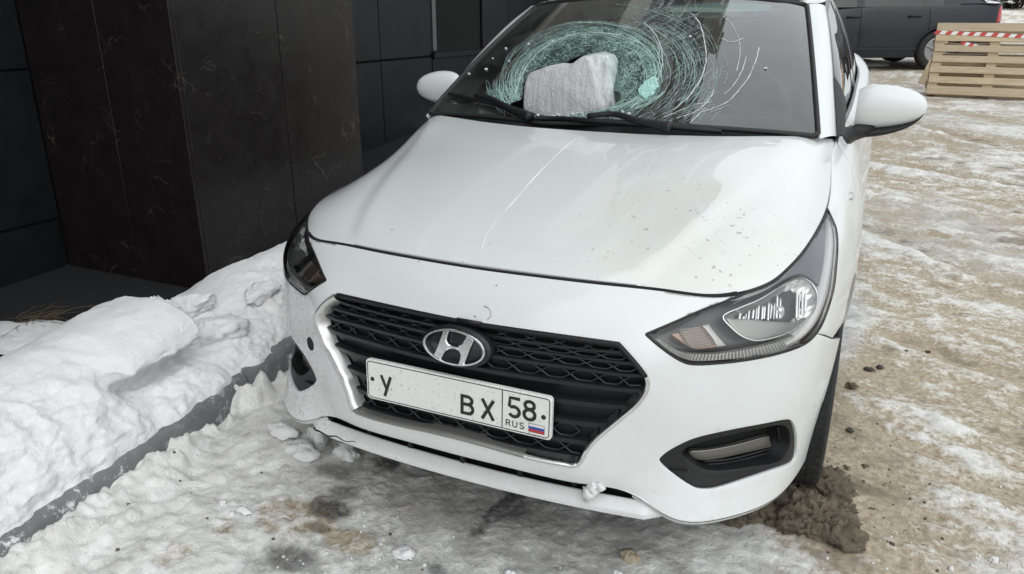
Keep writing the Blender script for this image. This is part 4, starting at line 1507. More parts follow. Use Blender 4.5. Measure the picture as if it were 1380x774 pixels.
# inner wheel wells and floor so no light leaks through
mb = MB()
mb.box((-0.60, 0.32, 0.20), (0.60, 4.2, 0.24))
for sg in (1, -1):
    mb.box((sg * 0.56 - 0.01, 0.36, 0.2), (sg * 0.56 + 0.01, 1.25, 0.72))
    mb.box((sg * 0.66 - 0.09, 0.36, 0.24), (sg * 0.66 + 0.09, 0.39, 0.36))
    mb.box((sg * 0.685 - 0.13, 1.20, 0.24), (sg * 0.685 + 0.13, 1.24, 0.74))
    a = np.linspace(-0.2, math.pi + 0.2, 22)
    for yc in (YAX, RY):
        A = np.stack([np.full(22, sg * 0.55), yc + 0.365 * np.cos(a), ZAX + 0.365 * np.sin(a)], -1)
        B_ = A.copy()
        B_[:, 0] = sg * 0.825
        mb.strip(A, B_)
mb.box((-0.62, 1.18, 0.22), (0.62, 1.22, 0.80))
mb.box((-0.64, 0.33, 0.70), (0.64, 0.37, 0.72))
cpart('underbody', mb, M_VOID, smooth=False, kind='stuff')

# ================================================================== BONNET
e_v = np.concatenate([np.linspace(4.32, 5, 6), np.linspace(5, 11.02, 56)[1:]])
E_pts = SK(np.zeros(len(e_v)), e_v)                           # side edge of the bonnet = top row of the wing
E_curve = resamp(E_pts, 90)
F_pts = resamp(SK(np.zeros(60), np.linspace(0, 4.32, 60)), 60)
B_pts = resamp(sm([(0, .955, 1.000), (.2, .962, 1.0005), (.4, .995, 1.002), (.58, 1.055, 1.003), (.66, 1.095, 1.000), (.705, 1.15, .988), (E_curve[-1][0], E_curve[-1][1], E_curve[-1][2])], 10), 60)
M_prof = sm([(0, F_pts[0][1], F_pts[0][2]), (0, .20, .838), (0, .34, .883), (0, .55, .935), (0, .78, .978), (0, .955, 1.000)], 12)


def samp(C, t):
    C = np.asarray(C)
    L = np.concatenate([[0], np.cumsum(np.linalg.norm(np.diff(C, axis=0), axis=1))])
    L /= L[-1]
    return np.stack([np.interp(t, L, C[:, k]) for k in range(3)], -1)


def hood_pt(a, b, sgn=1):
    """a 0 centre .. 1 side edge, b 0 front .. 1 screen"""
    Fa, Ba = samp(F_pts, a), samp(B_pts, a)
    M_, E_ = samp(M_prof, b), samp(E_curve, b)
    w = (1 - b)[..., None]
    c00, c01 = F_pts[0], F_pts[-1]
    c10, c11 = B_pts[0], B_pts[-1]
    A_ = a[..., None]
    P = w * Fa + (1 - w) * Ba + (1 - A_) * M_ + A_ * E_ - (w * ((1 - A_) * c00 + A_ * c01) + (1 - w) * ((1 - A_) * c10 + A_ * c11))
    # lateral section: flat crown, then a rolled shoulder
    s_ = np.clip(np.abs(a), 0, 1)
    pw = 2.5 + 1.4 * b
    zc, ze = M_[..., 2], E_[..., 2]
    zf = w[..., 0] * (Fa[..., 2] - (c00[2] + (c01[2] - c00[2]) * s_**pw)) + b * (Ba[..., 2] - (c10[2] + (c11[2] - c10[2]) * s_**pw))
    P[..., 2] = zc + (ze - zc) * s_**pw + zf
    # pressed crease running from the lamp towards the screen corner
    xc = 0.372 + 0.275 * b**0.9
    d = P[..., 0] - xc
    bulge = 0.0036 * np.exp(-(d / 0.06)**2) * (d < 0) + 0.0036 * np.exp(-(d / 0.028)**2) * (d >= 0) - 0.0016 * np.exp(-((d - 0.05) / 0.03)**2)
    P[..., 2] += bulge * sstep(0, 0.10, b) * (1 - sstep(0.88, 1.0, b)) * (1 - sstep(0.80, 0.97, s_))
    return P


na_, nb_ = 90, 110
aa, bb = np.meshgrid(np.linspace(0, 1, na_), np.linspace(0, 1, nb_), indexing='ij')
aa = 1 - (1 - aa)**1.15
H = hood_pt(aa, bb)
Hf = np.concatenate([(H * np.array([-1, 1, 1]))[:0:-1], H], 0)


def unitv(d_):
    return d_ / (np.linalg.norm(d_, axis=-1, keepdims=True) + 1e-12)


# shallow dents where chunks of ice bounced (right front) and on the leading edge
for (dx, dy, dr, dz_) in ((0.42, 0.33, 0.10, -0.0010), (0.55, 0.42, 0.07, -0.0010), (0.36, 0.52, 0.09, -0.0015), (0.06, 0.36, 0.06, 0.0012)):
    Hf[..., 2] += dz_ * np.exp(-(((Hf[..., 0] - dx)**2 + (Hf[..., 1] - dy)**2) / dr**2))
# gap: pull the rim inwards, then fold it down
T0 = unitv(Hf[:, 1] - Hf[:, 0])
Hf[:, 0] += T0 * 0.0085
Hf[0] += unitv(Hf[1] - Hf[0]) * 0.0042
Hf[-1] += unitv(Hf[-2] - Hf[-1]) * 0.0042
down = np.array([0, 0, -1.0])
rows_ = [Hf[:, 0] - T0 * 0.0012 + down * 0.016, Hf[:, 0] - T0 * 0.0016 + down * 0.0018]
Hall = np.concatenate([np.stack(rows_, 1), Hf], 1)
sl_ = np.concatenate([Hall[:1] + down * 0.016, Hall[:1] + down * 0.0015], 0)
sr_ = np.concatenate([Hall[-1:] + down * 0.0015, Hall[-1:] + down * 0.016], 0)
Hall = np.concatenate([sl_, Hall, sr_], 0)
hood = cpart('bonnet', MB().grid(Hall, flip=True), M_HOOD)
# long pale scrape across the bonnet and a curled flake of paint by the grille
M_SCRAPE = principled('bright_scrape', (0.86, 0.845, 0.85), 0.5)
M_CHIP = principled('dark_chip', (0.03, 0.03, 0.03), 0.7)


def on_hood(px):
    a = np.clip(np.linspace(-1, 1, 260), -1, 1)
    Q = project(Hf.reshape(-1, 3))
    o = []
    for p in np.atleast_2d(px):
        k = np.argmin(((Q - p)**2).sum(1))
        # refine on the local tangent plane
        i, j = divmod(k, Hf.shape[1])
        i, j = min(max(i, 1), Hf.shape[0] - 2), min(max(j, 1), Hf.shape[1] - 2)
        P0 = Hf[i, j]
        n_ = np.cross(Hf[i + 1, j] - Hf[i - 1, j], Hf[i, j + 1] - Hf[i, j - 1])
        d_ = _f + _r * (p[0] - PW / 2) / FPX - _u * (p[1] - PH / 2) / FPX
        o.append(CAMP + d_ * (((P0 - CAMP) @ n_) / (d_ @ n_)))
    return np.array(o)


def ribbon_on(P, w, lift, mb, up=np.array([0, 0, 1.0])):
    T = np.gradient(P, axis=0)
    S_ = np.cross(T, up)
    S_ /= np.linalg.norm(S_, axis=1, keepdims=True) + 1e-12
    w = np.broadcast_to(np.asarray(w, float), (len(P),))[:, None]
    mb.strip(P + S_ * w / 2 + up * lift, P - S_ * w / 2 + up * lift)


scr = on_hood(sm([(776, 187), (757, 203), (735, 224), (712, 249), (694, 270), (681, 284)], 8))
mb = MB()
ribbon_on(scr, 0.0025 + 0.0035 * np.sin(np.linspace(0, 9, len(scr)))**2, 0.0006, mb)
cpart('scrape', mb, M_SCRAPE, hood)
scr = on_hood(sm([(682, 284), (672, 292), (664, 305), (654, 320), (650, 335)], 6))
mb = MB()
ribbon_on(scr, 0.002, 0.0006, mb)
cpart('scrape', mb, M_SCRAPE, hood)
fl = SK.pix(sm([(652, 413), (658, 415), (661.5, 421), (661, 427), (657, 431)], 5), (0, 2.5), (-1, 2))
cpart('paint_flake', MB().tube(SK(fl[:, 0], fl[:, 1], np.full(len(fl), -0.0006)), 0.0011, 5), M_SATIN, bumper)
for p0 in ((640, 427), (669, 385), (565, 353)):
    q_ = SK.pix([p0], (0, 2.5), (-2, 2))[0]
    P0 = SK(q_[0], q_[1]) - SK.normal(q_[0], q_[1]) * -0.0004
    mb = MB()
    a_ = np.linspace(0, 2 * math.pi, 7)[:-1]
    mb.add(np.concatenate([[P0 + [0, -0.0006, 0.0006]], P0 + np.stack([0.004 * np.cos(a_) * rng.uniform(.4, 1.1, 6), 0 * a_, 0.0022 * np.sin(a_) * rng.uniform(.4, 1.1, 6)], -1)]), [(0, 1 + k, 1 + (k + 1) % 6) for k in range(6)])
    cpart('paint_chip', mb, M_CHIP, bumper)
# chips and grit stuck on the bonnet
for k in range(56):
    if k < 30:
        p0 = (random.gauss(985, 50), random.gauss(305, 38))
    elif k < 42:
        p0 = (random.gauss(620, 70), random.gauss(245, 40))
    else:
        p0 = (random.uniform(560, 1080), random.uniform(200, 380))
    P0 = on_hood([p0])[0]
    r_ = random.uniform(0.0009, 0.0024) * (1.6 if k in (3, 9, 15) else 1)
    mb = MB()
    a_ = np.linspace(0, 2 * math.pi, 7)[:-1]
    rr_ = rng.uniform(.45, 1.2, 6) * r_
    mb.add(np.concatenate([[P0 + [0, 0, 0.0012]], P0 + np.stack([rr_ * np.cos(a_) * 1.3, rr_ * np.sin(a_), 0 * a_ + 0.0002], -1)]), [(0, 1 + i, 1 + (i + 1) % 6) for i in range(6)])
    cpart('grit', mb, M_CHIP if k % 3 else principled('grit_sand', (0.20, 0.18, 0.14), 0.9) if k == 0 else bpy.data.materials['grit_sand'], hood)

# black gap filler under the shut line
mb = MB()
gl_ = SK(np.full(80, 0.05), np.linspace(-4.5, 4.5, 80), np.full(80, 0.022))
gl2 = gl_ + np.array([0, 0.06, 0.0])
mb.strip(gl_, gl2)
for sg in (1, -1):
    A = SK(np.full(60, 0.06), np.linspace(4.4, 11, 60), np.full(60, 0.020)) * np.array([sg, 1, 1])
    B_ = A + np.array([-sg * 0.06, 0.0, -0.01])
    mb.strip(A, B_) if sg < 0 else mb.strip(B_, A)
cpart('shut_line_seal', mb, M_VOID, smooth=True, kind='stuff')
ev_ = np.linspace(-4.36, 4.36, 120)
P = SK(np.zeros(120), ev_, np.full(120, 0.0005)) + np.array([0, .0035, -.0005])
cpart('shut_line', MB().tube(P, np.interp(np.abs(ev_), [0, 3.6, 4.36], [.0040, .0044, .0062]), 8), M_VOID)
for sg in (1, -1):
    ev_ = np.linspace(4.3, 10.6, 90)
    P = SK(np.zeros(90), ev_, np.full(90, 0.002)) + np.array([-.003, 0, 0])
    cpart('shut_line', MB().tube(P * np.array([sg, 1, 1]), np.interp(ev_, [4.3, 7, 10.6], [.0042, .0036, .0026]), 6), M_VOID)

# ================================================================== HEADLAMPS
lens = trim(SK, HEAD, [], du=0.09, dv=0.09, gap=0.0022, flange=0.010, off=-0.0015)
cenH = HEAD.mean(0)


def shr(Q, f):
    c = Q.mean(0)
    return c + (Q - c) * f


def hp(pts, d, closed=True, n=4, corners=()):
    q_ = SK.pix(sm(pts, n, closed, corners=corners), (-0.1, 4.4), (2.8, 10.2), d)
    return q_


wallr = [SK(HEAD[:, 0], HEAD[:, 1], np.full(len(HEAD), 0.0030))]
for f_, d_ in ((0.985, 0.012), (0.96, 0.045)):
    Q = shr(HEAD, f_)
    wallr.append(SK(Q[:, 0], Q[:, 1], np.full(len(Q), d_)))
lamp_wall = MB().grid(np.array(wallr), closed_v=True)
lamp_back = trim(SK, shr(HEAD, 0.97), [], du=0.2, dv=0.2, gap=0, flange=0, off=0.045)
# black line round the lens edge
rimq = shr(HEAD, 1.0)
lamp_rim = MB().tube(np.concatenate([SK(rimq[:, 0], rimq[:, 1], np.full(len(rimq), 0.001)), SK(rimq[:1, 0], rimq[:1, 1], np.full(1, 0.001))]), 0.0034, 6, cap=False)

px_bowl = [(974, 427), (993.6, 416.6), (1024.5, 403.7), (1058, 383), (1076, 375), (1089, 379), (1098, 389.5), (1100.7, 403.7), (1094, 421.8), (1076, 440), (1050, 452.8), (1019.4, 459), (1001, 454), (986, 442.5)]
bq = hp(px_bowl, 0.014)
bc = SK.pix([(1058, 414)], (-0.1, 4.4), (2.8, 10.2), 0.014)[0]
rings = []
for t, d_ in ((1.0, 0.014), (0.93, 0.030), (0.75, 0.052), (0.5, 0.066), (0.25, 0.073), (0.08, 0.075)):
    Q = bc + (bq - bc) * t
    P = SK(Q[:, 0], Q[:, 1], np.full(len(Q), d_))
    if 0.2 < t < 0.99:                           # pressed flutes
        N_ = SK.normal(Q[:, 0], Q[:, 1])
        P = P + N_ * (0.0035 * np.sin(np.arange(len(Q)) * 2 * math.pi / 3.0 + 0.5))[:, None]
    rings.append(P)
bowl = MB().grid(np.array(rings), closed_v=True)
# upright flutes across the upper half
flm = MB()
for k in range(23):
    x_ = 998 + k * 4.2 + random.uniform(-.8, .8)
    if 1056 < x_ < 1074:
        continue
    yt = np.interp(x_, [1000, 1030, 1060, 1080, 1092], [420, 407, 390, 385, 392]) + random.uniform(0, 10)
    ln_ = hp([(x_, yt), (x_ - 1.5, 434 - random.uniform(0, 4))], 0.034, False, 8)
    flm.tube(SK(ln_[:, 0], ln_[:, 1], np.full(len(ln_), 0.034)), random.uniform(.0012, .0032), 6)
px_low = [(978, 429.5), (1006, 430), (1040, 433), (1074, 433.8), (1087, 428), (1080, 437), (1066, 446), (1050, 452), (1019.4, 458), (1002, 453), (988, 442.5)]
lowq = hp(px_low, 0.012, n=3, corners=(0, 4))
low_face = trim(SK, lowq, [], du=0.10, dv=0.10, gap=0, flange=0.012, off=0.012)
ringq = np.concatenate([bq, bq[:1]])
bowl_ring = MB().tube(SK(ringq[:, 0], ringq[:, 1], np.full(len(ringq), 0.013)), 0.0030, 6, cap=False)
px_turn = [(904.5, 451), (930, 442.5), (955, 436.3), (966, 451), (979, 466), (955, 470), (934, 470.5), (916.4, 460)]
tq = hp(px_turn, 0.016, corners=(0, 2, 4))
px_turn2 = [(946, 439), (955, 436.3), (966, 451), (979, 466), (966, 468.5), (960, 457)]
tq2 = hp(px_turn2, 0.014, corners=(0, 1, 3, 4))
turn = trim(SK, tq, [], du=0.1, dv=0.1, gap=0, flange=0.02, off=0.016)
turn2 = trim(SK, tq2, [], du=0.1, dv=0.1, gap=0, flange=0.01, off=0.013)
tflm = MB()
for k in range(11):
    y_ = 445 + k * 2.3
    x0_ = 902 + 1.5 * k + 4
    ln_ = hp([(x0_ + 6, y_), (949 + k * 1.6, y_ - 4.5)], 0.014, False, 5)
    tflm.tube(SK(ln_[:, 0], ln_[:, 1], np.full(len(ln_), 0.0145)), 0.0012, 5)
# ribbed strip along the bottom
lo_o = hp([(884, 459), (899, 471), (915, 481), (932, 486), (965, 485.5), (1008, 481), (1050, 472), (1078, 461.5)], 0.010, False, 16)
lo_i = hp([(888, 456), (905, 467.5), (920, 475.5), (936, 478.5), (965, 478.3), (1006, 473), (1046, 463.5), (1072, 453)], 0.010, False, 16)
nL = 150
lo_o, lo_i = resamp(lo_o, nL), resamp(lo_i, nL)
A = SK(lo_o[:, 0], lo_o[:, 1], np.full(nL, 0.010))
B_ = SK(lo_i[:, 0], lo_i[:, 1], np.full(nL, 0.016))
Nn = SK.normal(lo_o[:, 0], lo_o[:, 1])
rip = (0.0022 * (np.arange(nL) % 3 == 0))[:, None]
ribs = MB().grid(np.stack([A - Nn * 0.012, A + Nn * rip, (A + B_) / 2 + Nn * rip * 1.2, B_ + Nn * rip, B_ - Nn * 0.012], 1))
# chrome sweep up the outer side
co_ = hp([(1116.5, 289), (1122.5, 306), (1125.3, 330), (1123, 362), (1118.5, 392), (1109.5, 420), (1097, 442), (1080, 458.5), (1062, 467)], 0.006, False, 9)
ci_ = hp([(1115, 292), (1116.3, 312), (1116, 335), (1113.3, 362), (1108, 392), (1100, 417), (1090, 436), (1074, 453), (1058, 463)], 0.008, False, 9)
nC = 70
co_, ci_ = resamp(co_, nC), resamp(ci_, nC)
A = SK(co_[:, 0], co_[:, 1], np.full(nC, 0.010))
B_ = SK(ci_[:, 0], ci_[:, 1], np.full(nC, 0.016))
Nn = SK.normal(co_[:, 0], co_[:, 1])
sweep = MB().grid(np.stack([A - Nn * .01, A, A * .6 + B_ * .4 + Nn * 0.003, B_ + Nn * .0015, B_ - Nn * .02], 1))
# grey fin panel filling the upper tail of the lamp
px_tail = [(1112, 291), (1113, 320), (1111, 355), (1105, 385), (1098, 378), (1084, 369), (1068, 371), (1050, 381), (1024, 394), (985, 411), (1004, 399), (1030, 385), (1064, 361), (1087, 333), (1104, 306)]
tailq = hp(px_tail, 0.012, n=3, corners=(0, 3, 9))
tail = trim(SK, tailq, [], du=0.12, dv=0.12, gap=0, flange=0.02, off=0.014)
bulbP, bulbN = SK(bc[0], bc[1], np.array(0.052)), SK.normal(bc[0], bc[1])
Mb = Matrix.Translation(Vector(bulbP)) @ Vector(bulbN).to_track_quat('Z', 'Y').to_matrix().to_4x4()
bulb = MB().lathe([(0, .026), (.007, .025), (.011, .019), (.012, .012), (.017, .011), (.018, .004), (.016, -.02)], 20, Mb)
M_TAILG = principled('smoked_lamp_fin', (0.20, 0.20, 0.23), 0.3)
M_SWEEP = principled('bright_lamp_sweep', (0.93, 0.93, 0.92), 0.3, 0.15)
M_TURNR = principled('turn_reflector', (0.42, 0.41, 0.40), 0.3, 0.5)
for s_ in (0, 1):
    f = (lambda m: m) if s_ == 0 else mirror_mb
    hl = cpart('headlight', f(lamp_wall), M_HOUSBLK)
    cpart('housing', f(lamp_back), M_HOUSING, hl)
    cpart('lens_seal', f(lamp_rim), M_RUBBER, hl)
    cpart('reflector', f(bowl), M_REFLECT, hl)
    cpart('reflector_flutes', f(flm), M_REFLECT, hl, kind='stuff')
    cpart('reflector_rim', f(bowl_ring), M_CHROME, hl)
    cpart('lower_shade', f(low_face), M_DULL, hl)
    cpart('turn_signal', f(turn), M_AMBER, hl)
    cpart('turn_signal_reflector', f(turn2), M_TURNR, hl)
    cpart('turn_signal_flutes', f(tflm), M_SATIN, hl, kind='stuff')
    cpart('daylight_strip', f(ribs), M_RIB, hl, smooth=False)
    cpart('chrome_sweep', f(sweep), M_SWEEP, hl)
    cpart('lamp_fin', f(tail), M_TAILG, hl)
    cpart('bulb', f(bulb), M_BULB, hl)
    cpart('lens', f(lens), M_LENS, hl)

# ================================================================== WHEELS


def tyre_mb(cx, cy, cz, steer=0.0):
    T = MB()
    M = Matrix.Translation((cx, cy, cz)) @ Matrix.Rotation(steer, 4, 'Z') @ Matrix.Rotation(R(90), 4, 'Y')
    w = 0.092
    prof = [(.200, -.080), (.225, -.088), (.262, -w), (.288, -.089), (.300, -.080), (.305, -.070), (.307, -.03), (.307, .03), (.305, .070), (.300, .080), (.288, .089), (.262, w), (.225, .088), (.200, .080)]
    T.lathe(prof, 72, M)
    return T, M


def tread_mb(M):
    t = MB()
    for k in range(60):
        a = k * 2 * math.pi / 60
        for w0, w1, da in ((-.082, -.050, 0.0), (-.046, -.020, .03), (-.016, .016, .0), (.020, .046, .03), (.050, .082, 0.0)):
            Mk = M @ Matrix.Rotation(a + da, 4, 'Z')
            t.box((0.303, -0.0125, w0), (0.3125 - (0.004 if abs(w0 + w1) > .12 else 0), 0.0105, w1), Mk)
    return t


def rim_mb(M, sg):
    r = MB()
    o = 0.066 * sg
    r.lathe([(.200, o), (.192, o + .006 * sg), (.186, o - .004 * sg), (.178, o - .05 * sg), (.05, o - .06 * sg), (0.0, o - .06 * sg)], 48, M)
    for k in range(10):
        Mk = M @ Matrix.Rotation(k * math.pi / 5, 4, 'Z')
        r.box((0.04, -0.012, o - .022), (0.188, 0.012, o + .004 * sg), Mk)
    r.lathe([(0, o + .012 * sg), (.04, o + .010 * sg), (.05, o - .02 * sg)], 24, M)
    return r


M_RIM = principled('grey_rim', (0.32, 0.32, 0.33), 0.35, 0.7)
M_STUD = principled('steel_stud', (0.6, 0.6, 0.6), 0.3, 1.0)
for sg in (1, -1):
    for yc, st in ((YAX, 0.03), (RY, 0)):
        T, M = tyre_mb(sg * 0.752, yc, 0.311, st)
        wh = cpart('wheel', T, M_TYRE)
        cpart('tread_blocks', tread_mb(M), M_TYRE, wh, smooth=False, kind='stuff')
        cpart('rim', rim_mb(M, sg), M_RIM, wh, sharp=40)
        if yc == YAX:
            sm_ = MB()
            for k in range(30):
                Mk = M @ Matrix.Rotation(k * 0.35, 4, 'Z')
                sm_.box((0.311, -0.002, -.065 + .13 * ((k * 7) % 10) / 9), (0.3142, 0.002, -.061 + .13 * ((k * 7) % 10) / 9), Mk)
            cpart('studs', sm_, M_STUD, wh, smooth=False, kind='stuff')

# ================================================================== WINDSCREEN
wb = sm([(0, 1.0, 1.012), (.35, 1.035, 1.008), (.58, 1.075, 1.004), (.665, 1.088, 1.002), (.699, 1.095, 1.000)], 12)
wt = sm([(0, 1.71, 1.393), (.3, 1.742, 1.388), (.48, 1.79, 1.378), (.558, 1.822, 1.369)], 12)
IMP = np.array([0.02, 0.0])


def ws_pt(a, b):
    """a -1..1 across, b 0 bottom .. 1 top"""
    s_ = np.sign(a)[..., None]
    A_, B_ = samp(wb, np.abs(a)), samp(wt, np.abs(a))
    P = A_ * (1 - b)[..., None] + B_ * b[..., None]
    k = (1 - (2 * b - 1)**2) * 0.018
    P = P + (k + 0.018 * (1 - a**2))[..., None] * np.array([0, -.46, .89])
    P = P * np.where(s_ == 0, 1, np.concatenate([s_, np.ones_like(s_), np.ones_like(s_)], -1))
    return P


a1 = np.linspace(-1, 1, 31)
b1 = np.linspace(0, 1, 21)
AA_, BB_ = np.meshgrid(a1, b1, indexing='ij')
WP = ws_pt(AA_, BB_)
WG = np.swapaxes(WP, 0, 1)[::-1]            # rows top -> bottom, columns left -> right
W0 = Surf(WG, mirror=False)
imp = W0.solve(project, [(765, 118)], np.array([[12.0, 12.0]]))[0]
IP = W0(imp[0], imp[1])
dist_ = np.linalg.norm(WG - IP, axis=-1)
Wn = np.array([0, .46, -.89])
dent = -0.055 * np.exp(-(dist_ / 0.15)**2) - 0.012 * np.exp(-(dist_ / 0.33)**2)
rip_ = 0.0022 * np.sin(dist_ * 40) * np.exp(-(dist_ / 0.28)**2)
WG = WG - Wn * (dent + rip_)[..., None]
WS = Surf(WG, mirror=False)
NU, NV = WS.nu - 1, WS.nv - 1


def wpix(pts, d=0.0):
    return WS.pix(pts, (0, NU), (0, NV), d)


def wrect(m0, m1, m2, m3, r=0.0, n=24):
    """inner rectangle of the screen: margins top, bottom, left, right"""
    u0, u1, v0, v1 = m0, NU - m1, m2, NV - m3
    P = rrect(v0, u0, v1, u1, max(r, 1e-3), 6)
    o = []
    for p, q_ in zip(P, P[1:] + P[:1]):
        for t in np.linspace(0, 1, 12)[:-1]:
            o.append((p[1] + (q_[1] - p[1]) * t, p[0] + (q_[0] - p[0]) * t))
    return np.array(o)


px_hole = [(686, 146), (690, 139), (703, 134), (706, 112), (716, 99), (733, 91), (757, 92), (768, 82), (790, 74), (806, 77), (818, 92), (826, 122), (834, 124), (836, 134), (828, 141), (818, 146), (780, 153), (745, 157), (712, 156), (698, 150)]
HOLE = wpix(sm(px_hole, 3, True))
outer_ws = wrect(0.15, 0.15, 0.15, 0.15, 0.5)
_wm = trim(WS, outer_ws, [HOLE], du=0.22, dv=0.22, gap=0, flange=0, lip=0.0)
_wme = _wm.mesh('windscreen')
_wme.normals_split_custom_set_from_vertices([tuple(v) for v in _wm.N0])
ws = cpart('windscreen', _wme, M_WSGLASS)
fr_in = wrect(0.95, 1.7, 0.75, 0.75, 0.9)
cpart('glass_border', trim(WS, wrect(0.1, 0.1, 0.1, 0.1, 0.3), [fr_in], du=0.4, dv=0.4, gap=0, flange=0, off=0.004), M_FRIT, ws)
M_SHADE = glass_mat('tinted_sun_band', (0.42, 0.58, 0.62), 0.0, 1.2)
shq = np.array([(0.9, v) for v in np.linspace(0.75, NV - 0.75, 40)] + [(2.3, v) for v in np.linspace(NV - 0.75, 0.75, 40)])
cpart('sun_band', trim(WS, shq, [], du=0.5, dv=0.5, gap=0, flange=0, off=0.003), M_SHADE, ws)
# rubber round the screen
rb = wrect(0.06, 0.05, 0.05, 0.05, 0.5)
rb = np.concatenate([rb, rb[:1]])
P = WS(rb[:, 0], rb[:, 1], np.full(len(rb), -0.001))
cpart('windscreen_seal', MB().tube(P, 0.0085, 6, cap=False), M_RUBBER, ws)

# ------------------------------------------------------------------ the fracture: rings, radial runs and a crazed field, all lying on the glass
M_CRACK = principled('fractured_glass_edge', (0.36, 0.53, 0.49), 0.35, spec=0.6)
M_CRACKW = principled('white_crack', (0.72, 0.78, 0.76), 0.4)
rc = random.Random(12)


def crack_lines(paths, w0, name, mat, lift=0.0015, label=None):
    mb = MB()
    allp = np.concatenate(paths)
    ok = (allp[:, 0] > 585)
    q_ = wpix_fast(allp)
    k = 0
    for p in paths:
        uv = q_[k:k + len(p)]
        k += len(p)
        good = (uv[:, 0] > 0.95) & (uv[:, 0] < NU - 0.4) & (uv[:, 1] > 0.4) & (uv[:, 1] < NV - 0.4) & ~inpoly(uv, HOLE)
        st = 0
        idx = np.where(good)[0]
        if len(idx) < 2:
            continue
        for run in np.split(idx, np.where(np.diff(idx) > 1)[0] + 1):
            if len(run) < 2:
                continue
            u_ = uv[run]
            P = WS(u_[:, 0], u_[:, 1])
            N_ = WS.normal(u_[:, 0], u_[:, 1])
            if N_[0][2] < 0:
                N_ = -N_
            T = np.gradient(P, axis=0)
            S_ = np.cross(T, N_)
            S_ /= np.linalg.norm(S_, axis=1, keepdims=True) + 1e-12
            w = w0 * rc.uniform(0.55, 1.25) * np.array([rc.uniform(0.5, 1.3) for _ in run])[:, None]
            mb.strip(P + S_ * w / 2 + N_ * lift, P - S_ * w / 2 + N_ * lift)
    return cpart(name, mb, mat, ws, kind='stuff', smooth=False, label=label)


_wu, _wv = np.meshgrid(np.linspace(0, NU, 90), np.linspace(0, NV, 160), indexing='ij')
_wq = project(WS(_wu.ravel(), _wv.ravel()))


def wpix_fast(T):
    g = np.empty((len(T), 2))
    for i in range(0, len(T), 400):
        d_ = ((_wq[None] - T[i:i + 400, None])**2).sum(-1)
        k = d_.argmin(1)
        g[i:i + 400, 0] = _wu.ravel()[k]
        g[i:i + 400, 1] = _wv.ravel()[k]
    return WS.solve(project, T, g, it=12)


def jit(p, s_):
    return np.array(p) + np.array([[rc.gauss(0, s_), rc.gauss(0, s_)] for _ in p])


def ell(cx, cy, rx, ry, a0, a1, rot=0.0, n=26, wob=0.012):
    t = np.radians(np.linspace(a0, a1, n))
    ph = rc.uniform(0, 6)
    k = 1 + wob * np.sin(t * 3 + ph) + wob * 0.6 * np.sin(t * 7 + ph * 2)
    x, y = rx * k * np.cos(t), -ry * k * np.sin(t)
    c, s_ = math.cos(rot), math.sin(rot)
    return np.stack([cx + x * c - y * s_, cy + x * s_ + y * c], -1)


swirl, fineL, longL = [], [], []


def web(radii, angs, fx, fy, cx, cy, rot, pr, pa, jr, ja, dest, keep=None):
    """net of ring and radial cracks with shared, jittered nodes"""
    c_, s_ = math.cos(rot), math.sin(rot)
    nd = {}
    for i, r_ in enumerate(radii):
        for k, a in enumerate(angs):
            rr_ = r_ + rc.gauss(0, jr)
            aa_ = a + rc.gauss(0, ja) + 0.012 * i
            x_, y_ = rr_ * fx * math.cos(aa_), -rr_ * fy * math.sin(aa_)
            nd[i, k] = (cx + x_ * c_ - y_ * s_, cy + x_ * s_ + y_ * c_)
    for i in range(len(radii)):
        run = []
        for k in range(len(angs)):
            if rc.random() < pr(radii[i], angs[k]):
                run.append(nd[i, k])
            else:
                if len(run) > 1:
                    dest.append(np.array(run))
                run = []
        if len(run) > 1:
            dest.append(np.array(run))
    for k in range(len(angs)):
        for i in range(len(radii) - 1):
            if rc.random() < pa(radii[i], angs[k]):
                a_, b_ = nd[i, k], nd[i + 1, k]
                dest.append(np.array([a_, ((a_[0] + b_[0]) / 2 + rc.gauss(0, .4), (a_[1] + b_[1]) / 2 + rc.gauss(0, .4)), b_]))


def fall(a, lo, hi, soft):
    return float(sstep(lo - soft, lo + soft, a) * (1 - sstep(hi - soft, hi + soft, a)))


A_ = np.radians(np.arange(-75, 205, 3.2))
# crater wall and its dense lip
web(np.arange(50, 84, 3.6), A_, 1, .64, 790, 106, -.12, lambda r, a: .62, lambda r, a: .42, .7, .02, swirl)
web(np.concatenate([np.arange(84, 101, 1.9), np.arange(101, 116, 3.2)]), A_, 1, .66, 788, 105, -.12, lambda r, a: .92 if r < 101 else .72, lambda r, a: .30, .6, .015, swirl)
# wider net on the right: rings thin out towards the driver's side
A2 = np.radians(np.arange(-64, 66, 2.6))
web(np.concatenate([np.arange(112, 150, 4.2), np.arange(150, 186, 7.5)]), A2, 1, .62, 800, 104, -.10,
    lambda r, a: .86 * (1 - .50 * (r - 112) / 74), lambda r, a: .45 * (1 - .8 * (r - 112) / 74), 1.0, .012, fineL)
A3 = np.radians(np.arange(-120, -60, 4))
web(np.arange(84, 112, 3.0), A3, 1, .60, 792, 106, -.10, lambda r, a: .8, lambda r, a: .35, .8, .02, swirl)
for k in range(70):
    f = rc.random()
    a0 = rc.uniform(-75, 190)
    swirl.append(jit(ell(788, 105, 82 + 34 * f, (82 + 34 * f) * .655, a0, a0 + rc.uniform(30, 95), -0.12, 15, .018), 0.25))
for k in range(55):
    f = rc.random()
    a0 = rc.uniform(-60, 42)
    fineL.append(jit(ell(800, 104, 114 + 66 * f, (114 + 66 * f) * .60, a0, a0 + rc.uniform(14, 42), -0.10, 12, .016), 0.25))
